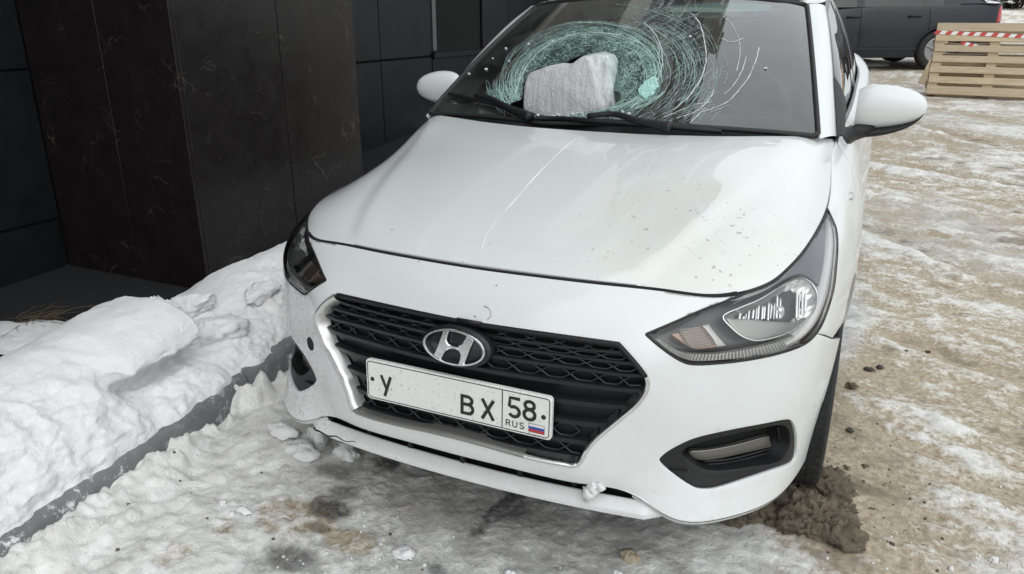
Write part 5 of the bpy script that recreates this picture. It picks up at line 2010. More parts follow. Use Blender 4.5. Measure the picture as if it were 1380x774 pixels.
# left fringe: upright hooked cracks
for k in range(34):
    x0_ = rc.uniform(655, 706)
    y0_ = rc.uniform(108, 128)
    swirl.append(jit(sm([(x0_, y0_), (x0_ + rc.uniform(1, 6), y0_ + 14), (x0_ + rc.uniform(6, 16), y0_ + rc.uniform(22, 32))], 3), 0.5))
for k in range(70):                                                  # lower edge sweep
    f = rc.random()
    x0_ = rc.uniform(690, 860)
    swirl.append(jit(sm([(x0_, 158 - (x0_ - 700) * 0.05 - 8 * f), (x0_ + 20, 157 - (x0_ - 700) * 0.10 - 6 * f), (x0_ + 40, 153 - (x0_ - 700) * 0.16 - 8 * f)], 3), 0.5))
# straight splinters fanning up and to the right
for k in range(85):
    x0_ = rc.uniform(840, 935)
    y0_ = rc.uniform(14, 90)
    L_ = rc.uniform(10, 42)
    sl_a = math.radians(rc.uniform(14, 34))
    fineL.append(jit(np.linspace((x0_, y0_), (x0_ + L_ * math.cos(sl_a), y0_ - L_ * math.sin(sl_a)), 4), 0.3))
for k in range(55):
    x0_, y0_ = rc.uniform(880, 960), rc.uniform(95, 165)
    L_ = rc.uniform(10, 36)
    sl_a = math.radians(rc.uniform(20, 55))
    fineL.append(jit(np.linspace((x0_, y0_), (x0_ + L_ * math.cos(sl_a), y0_ - L_ * math.sin(sl_a)), 4), 0.3))
# the long bright arcs
for p in ([(930, 18), (940, 26), (946, 42), (950, 62), (951, 80), (946, 102), (934, 122), (918, 140), (898, 154)],
          [(975, 22), (988, 36), (996, 55), (997, 75), (993, 96)], [(1023, 64), (1018, 84), (1008, 106), (994, 124), (980, 138), (962, 146), (945, 152)],
          [(1006, 76), (1000, 96), (988, 116), (976, 128)], [(962, 122), (955, 136), (945, 146), (930, 154), (912, 160)],
          [(936, 24), (944, 34), (949, 52), (952, 74), (950, 92), (940, 116), (925, 136)], [(868, 30), (884, 48), (892, 70), (892, 92), (884, 112), (868, 132), (850, 146)],
          [(880, 48), (888, 66), (887, 92), (876, 116), (858, 136)], [(694, 128), (702, 104), (716, 82), (738, 62), (768, 48), (800, 44), (834, 48), (862, 58)],
          [(972, 52), (985, 57), (1003, 52)], [(950, 146), (940, 156), (930, 166)], [(895, 158), (935, 142), (960, 138)]):
    longL.append(jit(sm(p, 5), 0.3))
crack_lines(swirl, 0.0013, 'crack_rings', M_CRACK)
crack_lines(fineL, 0.0009, 'fine_cracks', M_CRACK)
crack_lines(longL, 0.0019, 'long_cracks', M_CRACKW)
# crazed, milky glass round the crater
M_CRAZE = bpy.data.materials.new('crazed_glass')
M_CRAZE.use_nodes = True
n = NT(M_CRAZE)
n.to('Base Color', (0.42, 0.66, 0.60, 1))
n.to('Roughness', 0.35)
tr = n.node('ShaderNodeBsdfTransparent')
tr.inputs[0].default_value = (0.80, 0.92, 0.88, 1)
ms = n.node('ShaderNodeMixShader')
co = n.coord()
e1 = n.ramp(n.voro(co, 75, 'DISTANCE_TO_EDGE'), (0.0, 0.95), (0.16, 0.16))
e2 = n.ramp(n.noise(co, 19, 6, 0.75), (0.42, 0.0), (0.68, 1.0))
fac = n.math('MULTIPLY', e1, n.math('MULTIPLY', n.math('ADD', e2, 0.12, True), n.attr('craze')))
n.L.new(fac, ms.inputs[0])
n.L.new(tr.outputs[0], ms.inputs[1])
n.L.new(n.b.outputs[0], ms.inputs[2])
n.L.new(ms.outputs[0], n.out.inputs[0])
cz_px = [(656, 118), (672, 112), (690, 100), (702, 76), (728, 54), (768, 38), (812, 34), (850, 42), (880, 60), (893, 88), (889, 116), (868, 140), (836, 152), (780, 160), (722, 160), (694, 153), (668, 148)]
CZ = wpix(sm(cz_px, 4, True))
czm = trim(WS, CZ, [HOLE], du=0.16, dv=0.16, gap=0, flange=0, off=-0.0009)
cme = czm.mesh('crazed_field')
cv = np.concatenate(czm.v)
pc = project(cv)
rr2 = np.hypot((pc[:, 0] - 790) / 1.45, pc[:, 1] - 104)
cr_ = np.exp(-((rr2 - 58) / 13)**2) * 0.85 + np.exp(-(((pc[:, 0] - 852) / 16)**2 + ((pc[:, 1] - 112) / 17)**2)) * 0.9 + np.exp(-(((pc[:, 0] - 690) / 28)**2 + ((pc[:, 1] - 140) / 14)**2)) * 0.6 \
    + np.exp(-((pc[:, 1] - (160 - 0.12 * np.abs(pc[:, 0] - 740))) / 5)**2) * 0.7
lim = np.min(np.linalg.norm(pc[:, None] - project(WS(CZ[:, 0], CZ[:, 1]))[None, ::2], axis=-1), axis=1)
attr(cme, 'craze', np.clip(cr_ * 1.3 + 0.34, 0, 1) * sstep(0.5, 9, lim))
cpart('crazed_field', cme, M_CRAZE, ws, kind='stuff')
# one bright teal flap of folded glass right of the ice
M_FLAP = principled('folded_glass_flap', (0.34, 0.66, 0.60), 0.3)
n = NT(M_FLAP)
n.to('Base Color', n.mix(n.ramp(n.voro(n.coord(), 120, 'DISTANCE_TO_EDGE'), (0.0, 1.0), (0.2, 0.0)), (0.20, 0.45, 0.41), (0.55, 0.76, 0.72)))
fq = wpix(sm([(860, 122), (865, 117), (868, 111), (874, 109), (879, 104.5), (885, 106), (886, 112), (888, 117), (882, 121), (881, 128), (874, 130), (869, 135), (865, 131), (862, 129)], 2, True, corners=(2, 4, 6, 8, 10, 12)))
cpart('glass_flap', trim(WS, fq, [], du=0.15, dv=0.15, gap=0, flange=0.006, off=-0.006), M_FLAP, ws)
gcm = MB()
for k in range(90):
    cx_, cy_ = rc.uniform(700, 850), 0
    cy_ = 157.5 - 0.03 * (cx_ - 740) + rc.gauss(0, 2.0)
    uv = wpix([(cx_, cy_)])[0]
    P0 = WS(uv[0], uv[1])
    r_ = rc.uniform(0.0012, 0.0038)
    gcm.box((-r_, -r_ * .8, .002), (r_, r_ * .7, .002 + r_ * 1.2), Matrix.Translation(Vector(P0)) @ Matrix.Rotation(rc.uniform(0, 3), 4, 'Z') @ Matrix.Rotation(rc.uniform(-.8, .8), 4, 'X'))
cpart('glass_crumbs', gcm, M_CRACKW, ws, kind='stuff', smooth=False)
# a few scattered white crumbs of glass lying on the screen
for (cx_, cy_) in ((664, 79), (686, 83), (712, 60), (745, 56), (632, 100), (655, 94), (1032, 93), (930, 50), (682, 66)):
    uv = wpix([(cx_, cy_)])[0]
    P0, N0 = WS(uv[0], uv[1]), WS.normal(uv[0], uv[1])
    mb = MB()
    r_ = rc.uniform(0.003, 0.0055)
    mb.box((-r_, -r_ * .7, 0), (r_, r_ * .8, r_ * 1.1), Matrix.Translation(Vector(P0)) @ Matrix.Rotation(rc.uniform(0, 3), 4, 'Z'))
    cpart('glass_crumb', mb, M_CRACKW, ws, smooth=False)

# ------------------------------------------------------------------ block of ice stuck through the screen
M_ICE = principled('grainy_ice', (0.66, 0.66, 0.67), 0.42, spec=0.5)
n = NT(M_ICE)
co = n.coord((42, 42, 4.5))
co2 = n.coord()
st_ = n.noise(co, 1.6, 7, 0.72)
cl_ = n.noise(co2, 16, 6, 0.7)
c_ = n.mix(n.ramp(st_, (0.36, 0.0), (0.64, 1.0)), (0.68, 0.70, 0.72), (0.99, 0.99, 0.99))
c_ = n.mix(n.math('MULTIPLY', n.ramp(cl_, (0.35, 0.0), (0.8, 1.0)), 0.55), c_, (0.84, 0.85, 0.86))
n.to('Base Color', c_)
n.to('Transmission Weight', 0.25)
n.to('IOR', 1.31)
n.to('Roughness', n.ramp(cl_, (0.3, 0.25), (0.7, 0.6)))
n.bump(n.math('ADD', n.math('MULTIPLY', st_, 1.0), n.math('MULTIPLY', n.noise(co2, 90, 5, 0.7), 0.7)), 0.9, 0.014)
M_ICE2 = principled('clear_ice_face', (0.36, 0.42, 0.42), 0.22, spec=0.6)
n = NT(M_ICE2)
n.to('Base Color', n.mix(n.ramp(n.noise(n.coord((24, 24, 5)), 1.5, 6, 0.7), (0.32, 0.0), (0.75, 1.0)), (0.30, 0.335, 0.335), (0.80, 0.86, 0.85)))
n.bump(n.noise(n.coord(), 50, 5), 0.4, 0.008)


def ice_slab(px, depth_y, back_y, name, mat, seed, lean=0.0, edge=0.014):
    """front outline traced on the upright plane y = depth_y, given real thickness towards the cabin"""
    out = sm(px, 10, True)
    F_ = np.array([at(p, 1, depth_y) for p in out])
    c = F_.mean(0)
    F_[:, 1] += lean * (F_[:, 2] - F_[:, 2].min())
    rings = []
    for f_, dy in ((0.0, 0.0), (0.3, 0.0), (0.55, 0.0), (0.75, 0.0), (0.90, 0.0), (0.965, 0.001), (0.988, 0.004), (1.0, 0.012), (1.0, back_y * .5), (0.99, back_y * .85), (0.94, back_y), (0.5, back_y + .004), (0.0, back_y + .004)):
        Q = c + (F_ - c) * f_
        Q = Q + np.array([0, dy, 0])
        Q = Q + ((0.006 * fbm(Q * 12 + seed, 3, seed) + 0.004 * fbm(Q * 45 + seed, 3, seed + 3)))[:, None] * np.array([0.6, 0.8, 0.8]) * min(1, f_ * 3)
        rings.append(Q)
    return MB().grid(np.array(rings), closed_v=True)


ice = empty('ice_block', 'block of grey white striated ice lodged upright in the smashed windscreen', 'ice block', tuple(at((765, 155), 1, 1.08)))
px_ice1 = [(706, 152), (704, 130), (704.5, 112), (709, 101), (722, 95), (735, 90.5), (752, 90.5), (763, 90), (769, 85.5), (778, 79.5), (787, 80.5), (794, 92), (801, 114), (808, 134), (813, 151), (780, 159), (745, 161), (718, 158)]
px_ice2 = [(768, 92), (777, 79), (789, 74.5), (804, 73.5), (813, 78), (818.5, 90), (823, 112), (827, 130), (827.5, 146), (812, 152), (790, 158), (776, 150)]
part('front_slab', ice_slab(px_ice1, 1.10, 0.14, 'front_slab', None, 3, 0.12), M_ICE, ice, sharp=50)
part('rear_slab', ice_slab(px_ice2, 1.155, 0.13, 'rear_slab', None, 8, 0.12), M_ICE2, ice, sharp=60)

# ================================================================== WIPERS AND COWL
cw = sm([(0, .965, .985), (.4, 1.0, .985), (.62, 1.075, .985), (.70, 1.12, .975)], 10)
cwf = np.concatenate([(cw * np.array([-1, 1, 1]))[:0:-1], cw])
cpart('cowl', MB().strip(cwf + np.array([0, 0.16, -0.035]), cwf + np.array([0, -0.05, -0.008])), M_BLACKPL)


def wiper(px_blade, px_arm, lift=0.016):
    r_ = cpart('wiper', None, None) if False else None
    bq_ = wpix(sm(px_blade, 8))
    P = WS(bq_[:, 0], bq_[:, 1], np.full(len(bq_), -lift))
    Pg = WS(bq_[:, 0], bq_[:, 1], np.full(len(bq_), -0.003))
    w_ = cpart('wiper', MB().tube(P, np.interp(np.linspace(0, 1, len(P)), [0, .1, .9, 1], [.004, .0085, .0085, .004]), 8), M_BLACKPL)
    cpart('blade', MB().strip(P, Pg), M_RUBBER, w_)
    aq = wpix(sm(px_arm, 8))
    P = WS(aq[:, 0], aq[:, 1], np.full(len(aq), -lift - 0.012))
    cpart('arm', MB().tube(P, np.interp(np.linspace(0, 1, len(P)), [0, .75, 1], [.008, .012, .018]), 8), M_BLACKPL, w_)


wiper([(607, 131), (640, 138), (668, 145), (700, 160)], [(645, 137), (664, 141), (684, 152), (716, 168)])
wiper([(709, 165), (760, 166), (830, 170), (905, 176), (972, 182)], [(795, 165.5), (830, 163), (860, 172), (905, 181)])

# ================================================================== CABIN SHELL
O_LINE = sm([(.745, 1.22, .985), (.722, 1.35, 1.065), (.688, 1.52, 1.183), (.650, 1.72, 1.293), (.618, 1.90, 1.362)], 8)
TOP = np.concatenate([O_LINE[:-1], sm([(.618, 1.90, 1.362), (.602, 2.2, 1.402), (.592, 2.6, 1.408), (.578, 3.0, 1.378), (.572, 3.3, 1.312), (.60, 3.6, 1.185), (.655, 3.85, 1.055)], 8)])
BELT = sm([(.745, 1.22, .984), (.752, 1.5, .992), (.757, 1.9, .996), (.754, 2.4, 1.004), (.744, 3.0, 1.018), (.705, 3.45, 1.034), (.657, 3.85, 1.046)], 10)


def at_y(C, y):
    return np.stack([np.interp(y, C[:, 1], C[:, 0]), y, np.interp(y, C[:, 1], C[:, 2])], -1)


def side(y, t, d=0.0):
    A_, B_ = at_y(BELT, y), at_y(TOP, y)
    P = A_ + (B_ - A_) * t[..., None]
    P[..., 0] += 0.022 * np.sin(np.pi * np.clip(t, 0, 1)) - d
    return P


def side_patch(y0, y1, t0, t1, d, ny=24, nt=8):
    yy, tt_ = np.meshgrid(np.linspace(y0, y1, ny), np.linspace(t0, t1, nt), indexing='ij')
    return side(yy, tt_, d)


M_TRIMBLK = principled('gloss_black_trim', (0.012, 0.012, 0.013), 0.22)
Aw = ws_pt(np.ones(40), np.linspace(-0.01, 1, 40))
for sg in (1, -1):
    S3 = np.array([sg, 1, 1])
    fl_ = sg < 0
    # A-pillar from the screen edge to the door line
    op = resamp(O_LINE, 40)
    rows_ = []
    for k_, t in enumerate(np.linspace(0, 1, 9)):
        Q = Aw * (1 - t) + op * t
        bl = 0.010 * math.sin(math.pi * t)
        Q = Q + bl * np.array([0.6, -0.4, 0.6])
        rows_.append(Q)
    rows_.insert(0, Aw + np.array([-0.004, 0.008, -0.012]))
    rows_.append(op + np.array([-0.006, 0.012, -0.004]))
    # root of the pillar filled down to the wing
    cpart('roof_pillar', MB().grid(np.array(rows_) * S3, flip=not fl_), M_PAINT)
    # shoulder between door skin and glass
    yb_ = np.linspace(1.22, 3.85, 60)
    ra = at_y(SK(np.zeros(300), np.linspace(10.9, 16.95, 300)), yb_)
    be_ = at_y(BELT, yb_)
    G = np.array([ra + np.array([-.002, 0, -.001]), ra * .72 + be_ * .28 + np.array([0, 0, .005]), ra * .4 + be_ * .6 + np.array([0, 0, .004]), be_ + np.array([.005, 0, 0])])
    cpart('door_shoulder', MB().grid(G * S3, flip=not fl_), M_PAINT)
    cpart('belt_trim', MB().tube((be_ + np.array([.002, 0, .002])) * S3, 0.007, 6), M_TRIMBLK)
    cpart('side_window', MB().grid(side_patch(1.24, 2.36, .03, .955, 0.006) * S3, flip=fl_), M_SIDEGLASS)
    cpart('side_window', MB().grid(side_patch(2.36, 3.20, .03, .955, 0.006) * S3, flip=fl_), M_SIDEGLASS)
    cpart('window_pillar', MB().grid(side_patch(2.30, 2.42, .0, .97, 0.0, 4) * S3, flip=fl_), M_TRIMBLK)
    cpart('window_pillar', MB().grid(side_patch(3.14, 3.24, .0, .97, 0.0, 4) * S3, flip=fl_), M_TRIMBLK)
    cpart('mirror_sail', MB().grid(side_patch(1.225, 1.47, .0, 1.0, -0.002, 8) * S3, flip=fl_), M_BLACKPL)
    cpart('window_frame', MB().grid(side_patch(1.30, 3.24, .93, 1.0, 0.001, 50, 3) * S3, flip=fl_), M_TRIMBLK)
    cpart('rear_pillar', MB().grid(side_patch(3.22, 3.84, .0, 1.0, 0.0, 14) * S3, flip=fl_), M_PAINT)
# roof skin
top_c = np.concatenate([(wt * np.array([-1, 1, 1]))[:0:-1], wt])
rows_ = []
for y, zc, xe, ze in ((None, 0, 0, 0), (1.98, 1.432, .611, 1.378), (2.25, 1.460, .600, 1.405), (2.6, 1.466, .592, 1.408), (3.0, 1.440, .578, 1.378), (3.28, 1.395, .572, 1.318), (3.40, 1.350, .575, 1.28)):
    if y is None:
        rows_.append(resamp(top_c, 25) + np.array([0, 0.004, 0.004]))
        continue
    x = np.linspace(-1, 1, 25)
    rows_.append(np.stack([x * xe, np.full(25, y) - 0.10 * (1 - x**2) * (1 if y < 2.1 else 0.2), zc + (ze - zc) * np.abs(x)**2.4], -1))
RS = Surf(np.array(rows_), mirror=False)
uu, vv = np.meshgrid(np.linspace(0, 6, 40), np.linspace(0, 24, 60), indexing='ij')
RG = RS(uu, vv)
lipf = RG[0] + np.array([0, 0.006, -0.010])
roof = cpart('roof', MB().grid(np.concatenate([lipf[None], RG]), flip=False), M_PAINT)
for sg in (1, -1):
    xr = RS(np.linspace(-0.0, 5.6, 40), np.full(40, 22.6 if sg > 0 else 1.4)) + np.array([0, 0, .002])
    cpart('roof_strip', MB().tube(xr, 0.0075, 6), M_BLACKPL, roof)
# rear window, boot lid
rw = MB()
x = np.linspace(-1, 1, 21)
rw.grid(np.array([np.stack([x * xe, np.full(21, y) - 0.05 * (1 - x**2), z - 0.02 * x**2], -1) for y, z, xe in ((3.40, 1.352, .565), (3.55, 1.27, .585), (3.72, 1.16, .62), (3.86, 1.06, .655))]))
cpart('rear_window', rw, M_SIDEGLASS)
bt = MB()
bt.grid(np.array([np.stack([x * xe, np.full(21, y) + 0.03 * (1 - x**2), z - 0.012 * x**2], -1) for y, z, xe in ((3.84, 1.064, .66), (4.0, 1.055, .655), (4.12, 1.05, .62), (4.235, 1.044, .33))]))
cpart('boot_lid', bt, M_PAINT)

# ------------------------------------------------------------------ interior
inn = MB()
xx = np.linspace(-0.70, 0.70, 29)
rows_ = []
for y, z in ((1.06, .960), (1.18, .985), (1.40, .985), (1.58, .965), (1.64, .93), (1.66, .80), (1.55, .60), (1.5, .3)):
    rows_.append(np.stack([xx, np.full(29, y) + 0.10 * (xx / .7)**2 * (y < 1.3), np.full(29, z) + 0.018 * np.exp(-((xx - .37) / .16)**2) * (y > 1.5)], -1))
dash = cpart('dashboard', inn.grid(np.array(rows_)), M_INTER)
cpart('cabin_floor', MB().box((-.7, 1.5, .25), (.7, 3.9, .28)).box((-.72, 3.35, .28), (.72, 3.4, .95)), M_INTER, smooth=False)
for sg in (1, -1):
    cpart('door_lining', MB().box((sg * .74 - .02, 1.25, .25), (sg * .74 + .01, 3.6, .97)), M_INTER, smooth=False)
sw_M = Matrix.Translation((0.36, 1.72, 0.965)) @ Matrix.Rotation(R(64), 4, 'X')
t_ = np.linspace(0, 2 * math.pi, 41)
P = np.stack([.185 * np.cos(t_), .178 * np.sin(t_), 0 * t_], -1) @ np.array(sw_M)[:3, :3].T + np.array(sw_M)[:3, 3]
sw = cpart('steering_wheel', MB().tube(P, 0.0155, 8, cap=False), principled('wheel_leather', (0.05, 0.05, 0.052), 0.45))
hub = MB().lathe([(0, .03), (.05, .028), (.075, .01), (.075, -.02)], 24, sw_M)
for a in (0, math.pi, -math.pi / 2):
    hub.box((.05, -.02, -.008), (.178, .02, .012), sw_M @ Matrix.Rotation(a, 4, 'Z'))
cpart('hub', hub, M_BLACKPL, sw, sharp=40)


def cushion(mb, c, s_, r=0.25, M=None):
    a_, b_ = np.meshgrid(np.linspace(-math.pi / 2, math.pi / 2, 13), np.linspace(0, 2 * math.pi, 25), indexing='ij')
    f = lambda t: np.sign(t) * np.abs(t)**r
    G = np.stack([f(np.cos(a_)) * f(np.cos(b_)) * s_[0], f(np.cos(a_)) * f(np.sin(b_)) * s_[1], f(np.sin(a_)) * s_[2]], -1)
    if M is not None:
        G = G @ np.array(M)[:3, :3].T
    return mb.grid(G + np.array(c), flip=True)


for sx in (.36, -.36):
    st = cpart('seat', cushion(cushion(MB(), (sx, 2.1, .52), (.25, .27, .09), .4), (sx, 2.42, .80), (.24, .08, .34), .4, Matrix.Rotation(R(-18), 4, 'X')), M_SEAT)
    cpart('headrest', cushion(MB(), (sx, 2.56, 1.20), (.13, .055, .095), .45, Matrix.Rotation(R(-12), 4, 'X')), M_SEAT, st)
cpart('rear_bench', cushion(MB(), (0, 3.3, .80), (.62, .09, .30), .4, Matrix.Rotation(R(-20), 4, 'X')), M_SEAT)

# ================================================================== DOOR MIRRORS
secs = [(.786, .966, 1.098, .050), (.800, .962, 1.108, .058), (.825, .962, 1.115, .064), (.86, .966, 1.117, .067), (.90, .972, 1.114, .066), (.94, .981, 1.105, .061), (.97, .992, 1.094, .052), (.988, 1.004, 1.082, .040), (.999, 1.018, 1.068, .024), (1.004, 1.032, 1.054, .008)]
capm, lowm = [], []
for x, z0, z1, ry in secs:
    zc, rz = (z0 + z1) / 2, (z1 - z0) / 2
    yc = 1.505 + 0.02 * (x - .8) / .2
    a_ = np.linspace(-1.15, math.pi + 1.15, 26)
    f = lambda t, e: np.sign(t) * np.abs(t)**e
    capm.append(np.stack([np.full(26, x), yc - ry * f(np.cos(a_ - math.pi / 2) if False else np.sin(a_ / 1.0 + 0) * 0 + np.cos((a_ - math.pi / 2)), .8) * 0 - ry * np.sin((a_ + 1.15) / (math.pi + 2.3) * math.pi)**.8 + ry * .45,
                          zc - rz * np.cos((a_ + 1.15) / (math.pi + 2.3) * math.pi)], -1))
    k_ = np.linspace(0, math.pi, 14)
    hz = 0.032 * (1 - ((x - .786) / .22)**3) + 0.004
    lowm.append(np.stack([np.full(14, x - .002), yc + ry * .45 - (ry * .98) * np.sin(k_)**.8 * np.where(k_ < math.pi, 1, 1) * 0 - ry * 0.95 * np.sin(np.linspace(0, math.pi / 1.0, 14))**.7,
                          z0 + 0.010 - hz * (0.5 + 0.5 * np.cos(k_))], -1))
capm, lowm = np.array(capm), np.array(lowm)
for sg in (1, -1):
    S3 = np.array([sg, 1, 1])
    fl_ = sg < 0
    mi = cpart('door_mirror', MB().grid(capm * S3, flip=fl_), M_PAINT)
    # inner end cap
    e0 = capm[0]
    mb = MB().grid(np.array([e0, e0 * 0.3 + e0.mean(0) * .7 + np.array([-.012, 0, 0])]) * S3, flip=not fl_)
    cpart('end_cap', mb, M_PAINT, mi)
    bk = np.array([capm[:, 0], capm[:, -1]]) + np.array([0, .003, 0])
    cpart('mirror_glass', MB().grid(bk * S3, flip=fl_), M_PANE, mi)
    cpart('mirror_base', MB().grid(lowm * S3, flip=fl_).tube(np.array([(.735, 1.36, .935), (.752, 1.40, .945), (.778, 1.455, .954), (.81, 1.49, .962), (.85, 1.505, .967)]) * S3, [.040, .036, .028, .026, .02], 10), M_BLACKPL, mi)

# ================================================================== LOOSE THINGS ON THE GROUND
def lump_mesh(c, size, seed, n=18, rough=0.35, freq=6.0, flat=0.35):
    a_, b_ = np.meshgrid(np.linspace(-math.pi / 2, math.pi / 2, n), np.linspace(0, 2 * math.pi, 2 * n, endpoint=False), indexing='ij')
    D = np.stack([np.cos(a_) * np.cos(b_), np.cos(a_) * np.sin(b_), np.sin(a_)], -1)
    s_ = np.asarray(size, float)
    f = 1 + rough * fbm(D * 1.3 + seed * 3.1, 3, seed) + rough * 0.5 * (1 - np.abs(fbm(D * 3.1 + seed, 3, seed + 5))) ** 2 - rough * 0.3
    P = D * f[..., None] * s_
    P[..., 2] = np.where(P[..., 2] < 0, P[..., 2] * flat, P[..., 2])
    P = P + (0.012 * min(size) / 0.03) * fbm(P * freq / max(size) * .6 + seed, 3, seed + 9)[..., None] * D
    return MB().grid(P + np.asarray(c), closed_v=True, flip=True)


M_SLUSH = principled('brown_slush', (0.15, 0.125, 0.09), 0.85)
n = NT(M_SLUSH)
co = n.coord()
n.to('Base Color', n.mix(n.ramp(n.noise(co, 22, 7, 0.72), (0.3, 0.0), (0.75, 1.0)), (0.085, 0.068, 0.048), (0.31, 0.26, 0.185)))
n.bump(n.noise(co, 75, 7, 0.75), 0.9, 0.018)
M_CHUNK = principled('ice_lump', (0.74, 0.75, 0.76), 0.6)
n = NT(M_CHUNK)
n.to('Base Color', n.mix(n.noise(n.coord(), 14, 5), (0.60, 0.60, 0.59), (0.84, 0.845, 0.85)))
n.bump(n.noise(n.coord(), 80, 4), 0.4, 0.006)
M_TANLUMP = principled('tan_ice', (0.40, 0.34, 0.25), 0.8)
M_STONE = principled('dark_clod', (0.06, 0.052, 0.045), 0.85)
n = NT(M_STONE)
n.bump(n.noise(n.coord(), 120, 4), 0.6, 0.006)

# heap of brown slush in front of the right front tyre, built of clods frozen together
sl_root = empty('slush_heap', 'brown heap of frozen slush clods in front of the white car\'s visible tyre', 'slush heap', tuple(at((1095, 690), 2, 0.0)))
cl = [((1052, 672), .085, .060, 1), ((1074, 648), .070, .075, 2), ((1098, 655), .085, .080, 3), ((1118, 668), .070, .065, 4), ((1082, 690), .095, .070, 5), ((1108, 700), .085, .060, 6),
      ((1128, 722), .075, .045, 7), ((1146, 734), .045, .030, 8), ((1136, 690), .040, .030, 9), ((1030, 690), .060, .032, 10), ((1008, 696), .050, .028, 11), ((1062, 708), .060, .040, 12), ((1092, 716), .055, .036, 13),
      ((1122, 648), .05, .045, 14), ((985, 700), .045, .022, 15), ((1140, 660), .035, .022, 16)]
for (p_, rx, rz, sd_) in cl:
    c = at(p_, 2, rz * 0.25)
    part('clod', lump_mesh(c, (rx * .82, rx * 0.62, rz * .85), sd_, 26, 0.6, 9.0, 0.6), M_SLUSH, sl_root)

def block_mesh(c, size, seed, n=34, planes=11, nz=0.05):
    """broken block: a sphere of directions cut by random planes, edges crumbled"""
    g = np.random.default_rng(seed)
    N_ = g.normal(size=(planes, 3))
    N_ /= np.linalg.norm(N_, axis=1, keepdims=True)
    dd = g.uniform(.62, 1.0, planes)
    a_, b_ = np.meshgrid(np.linspace(-math.pi / 2, math.pi / 2, n), np.linspace(0, 2 * math.pi, 2 * n, endpoint=False), indexing='ij')
    D = np.stack([np.cos(a_) * np.cos(b_), np.cos(a_) * np.sin(b_), np.sin(a_)], -1)
    k = D @ N_.T
    r_ = np.min(np.where(k > 0.05, dd / np.maximum(k, .05), 9), axis=-1)
    r_ = np.minimum(r_, 1.25)
    r_ = r_ * (1 + nz * fbm(D * 3.1 + seed, 4, seed) + nz * .6 * fbm(D * 11 + seed, 3, seed + 2))
    return MB().grid(D * r_[..., None] * np.asarray(size) + np.asarray(c), closed_v=True, flip=True)


for i, (p_, z_, s_, lab) in enumerate((((226, 432), .30, (.075, .085, .085), 'broken block of snow at the end of the slab on the snow bank'),
                                       ((287, 447), .215, (.085, .125, .065), 'rounded block of snow on the bank right of the slab end'),
                                       ((192, 452), .29, (.085, .07, .06), 'block of snow forming the front edge of the slab'),
                                       ((258, 412), .275, (.09, .09, .05), 'pale block of snow between slab end and rounded block'),
                                       ((352, 395), .25, (.07, .10, .045), 'block of snow on the bank crest beside the white car'),
                                       ((60, 590), .22, (.09, .08, .06), 'low block of snow on the left front face of the bank'))):
    c = at(p_, 2, z_)
    me_ = block_mesh(c, s_, 300 + i, planes=16, nz=.20).mesh('snow_block')
    attr(me_, 'dirt', np.zeros(len(me_.vertices)))
    o = part('snow_block', me_, M_SNOW)
    tag(o, lab, 'snow block', 'broken blocks in the snow bank')
chunks = [('snow_chunk', 'long white lump of snow lying below the broken lip of the white car', (384, 592), (.062, .034, .030), 21),
          ('snow_chunk', 'upright pale ice lump under the wall-side end of the bumper lip', (430, 600), (.034, .030, .060), 22),
          ('snow_chunk', 'pointed grey ice shard right of the broken bumper lip end', (466, 612), (.050, .028, .036), 23),
          ('snow_chunk', 'broad pale lump of ice beside the oil-dark patch near the lip', (412, 615), (.060, .040, .028), 24),
          ('snow_chunk', 'small oval white lump on the sandy ice near the kerb', (328, 693), (.026, .014, .012), 25),
          ('snow_chunk', 'round white lump just left of the small oval one', (301, 684), (.013, .012, .010), 26),
          ('snow_chunk', 'flat pale ice plate on the grey ice at the bottom of the photo', (545, 741), (.034, .026, .012), 27),
          ('snow_chunk', 'little white ice lump in the bottom middle foreground', (687, 766), (.014, .010, .009), 28),
          ('snow_chunk', 'white sliver of ice at the bottom below the bumper corner', (833, 767), (.014, .009, .008), 29),
          ('snow_chunk', 'small white ice bit alone on the sand at the lower right', (1341, 750), (.010, .008, .014), 30),
          ('snow_chunk', 'tan frozen lump at the bottom below the bumper corner', (849, 745), (.028, .022, .016), 31)]
for nm, lab, p_, s_, sd_ in chunks:
    c = at(p_, 2, 0.015)
    c[2] = gz_at(c[0], c[1]) + s_[2] * .25
    o = part(nm, lump_mesh(c, s_, sd_, 16, 0.5), M_TANLUMP if 'tan' in lab else M_CHUNK)
    tag(o, lab, 'snow chunk', 'loose lumps of snow and ice')
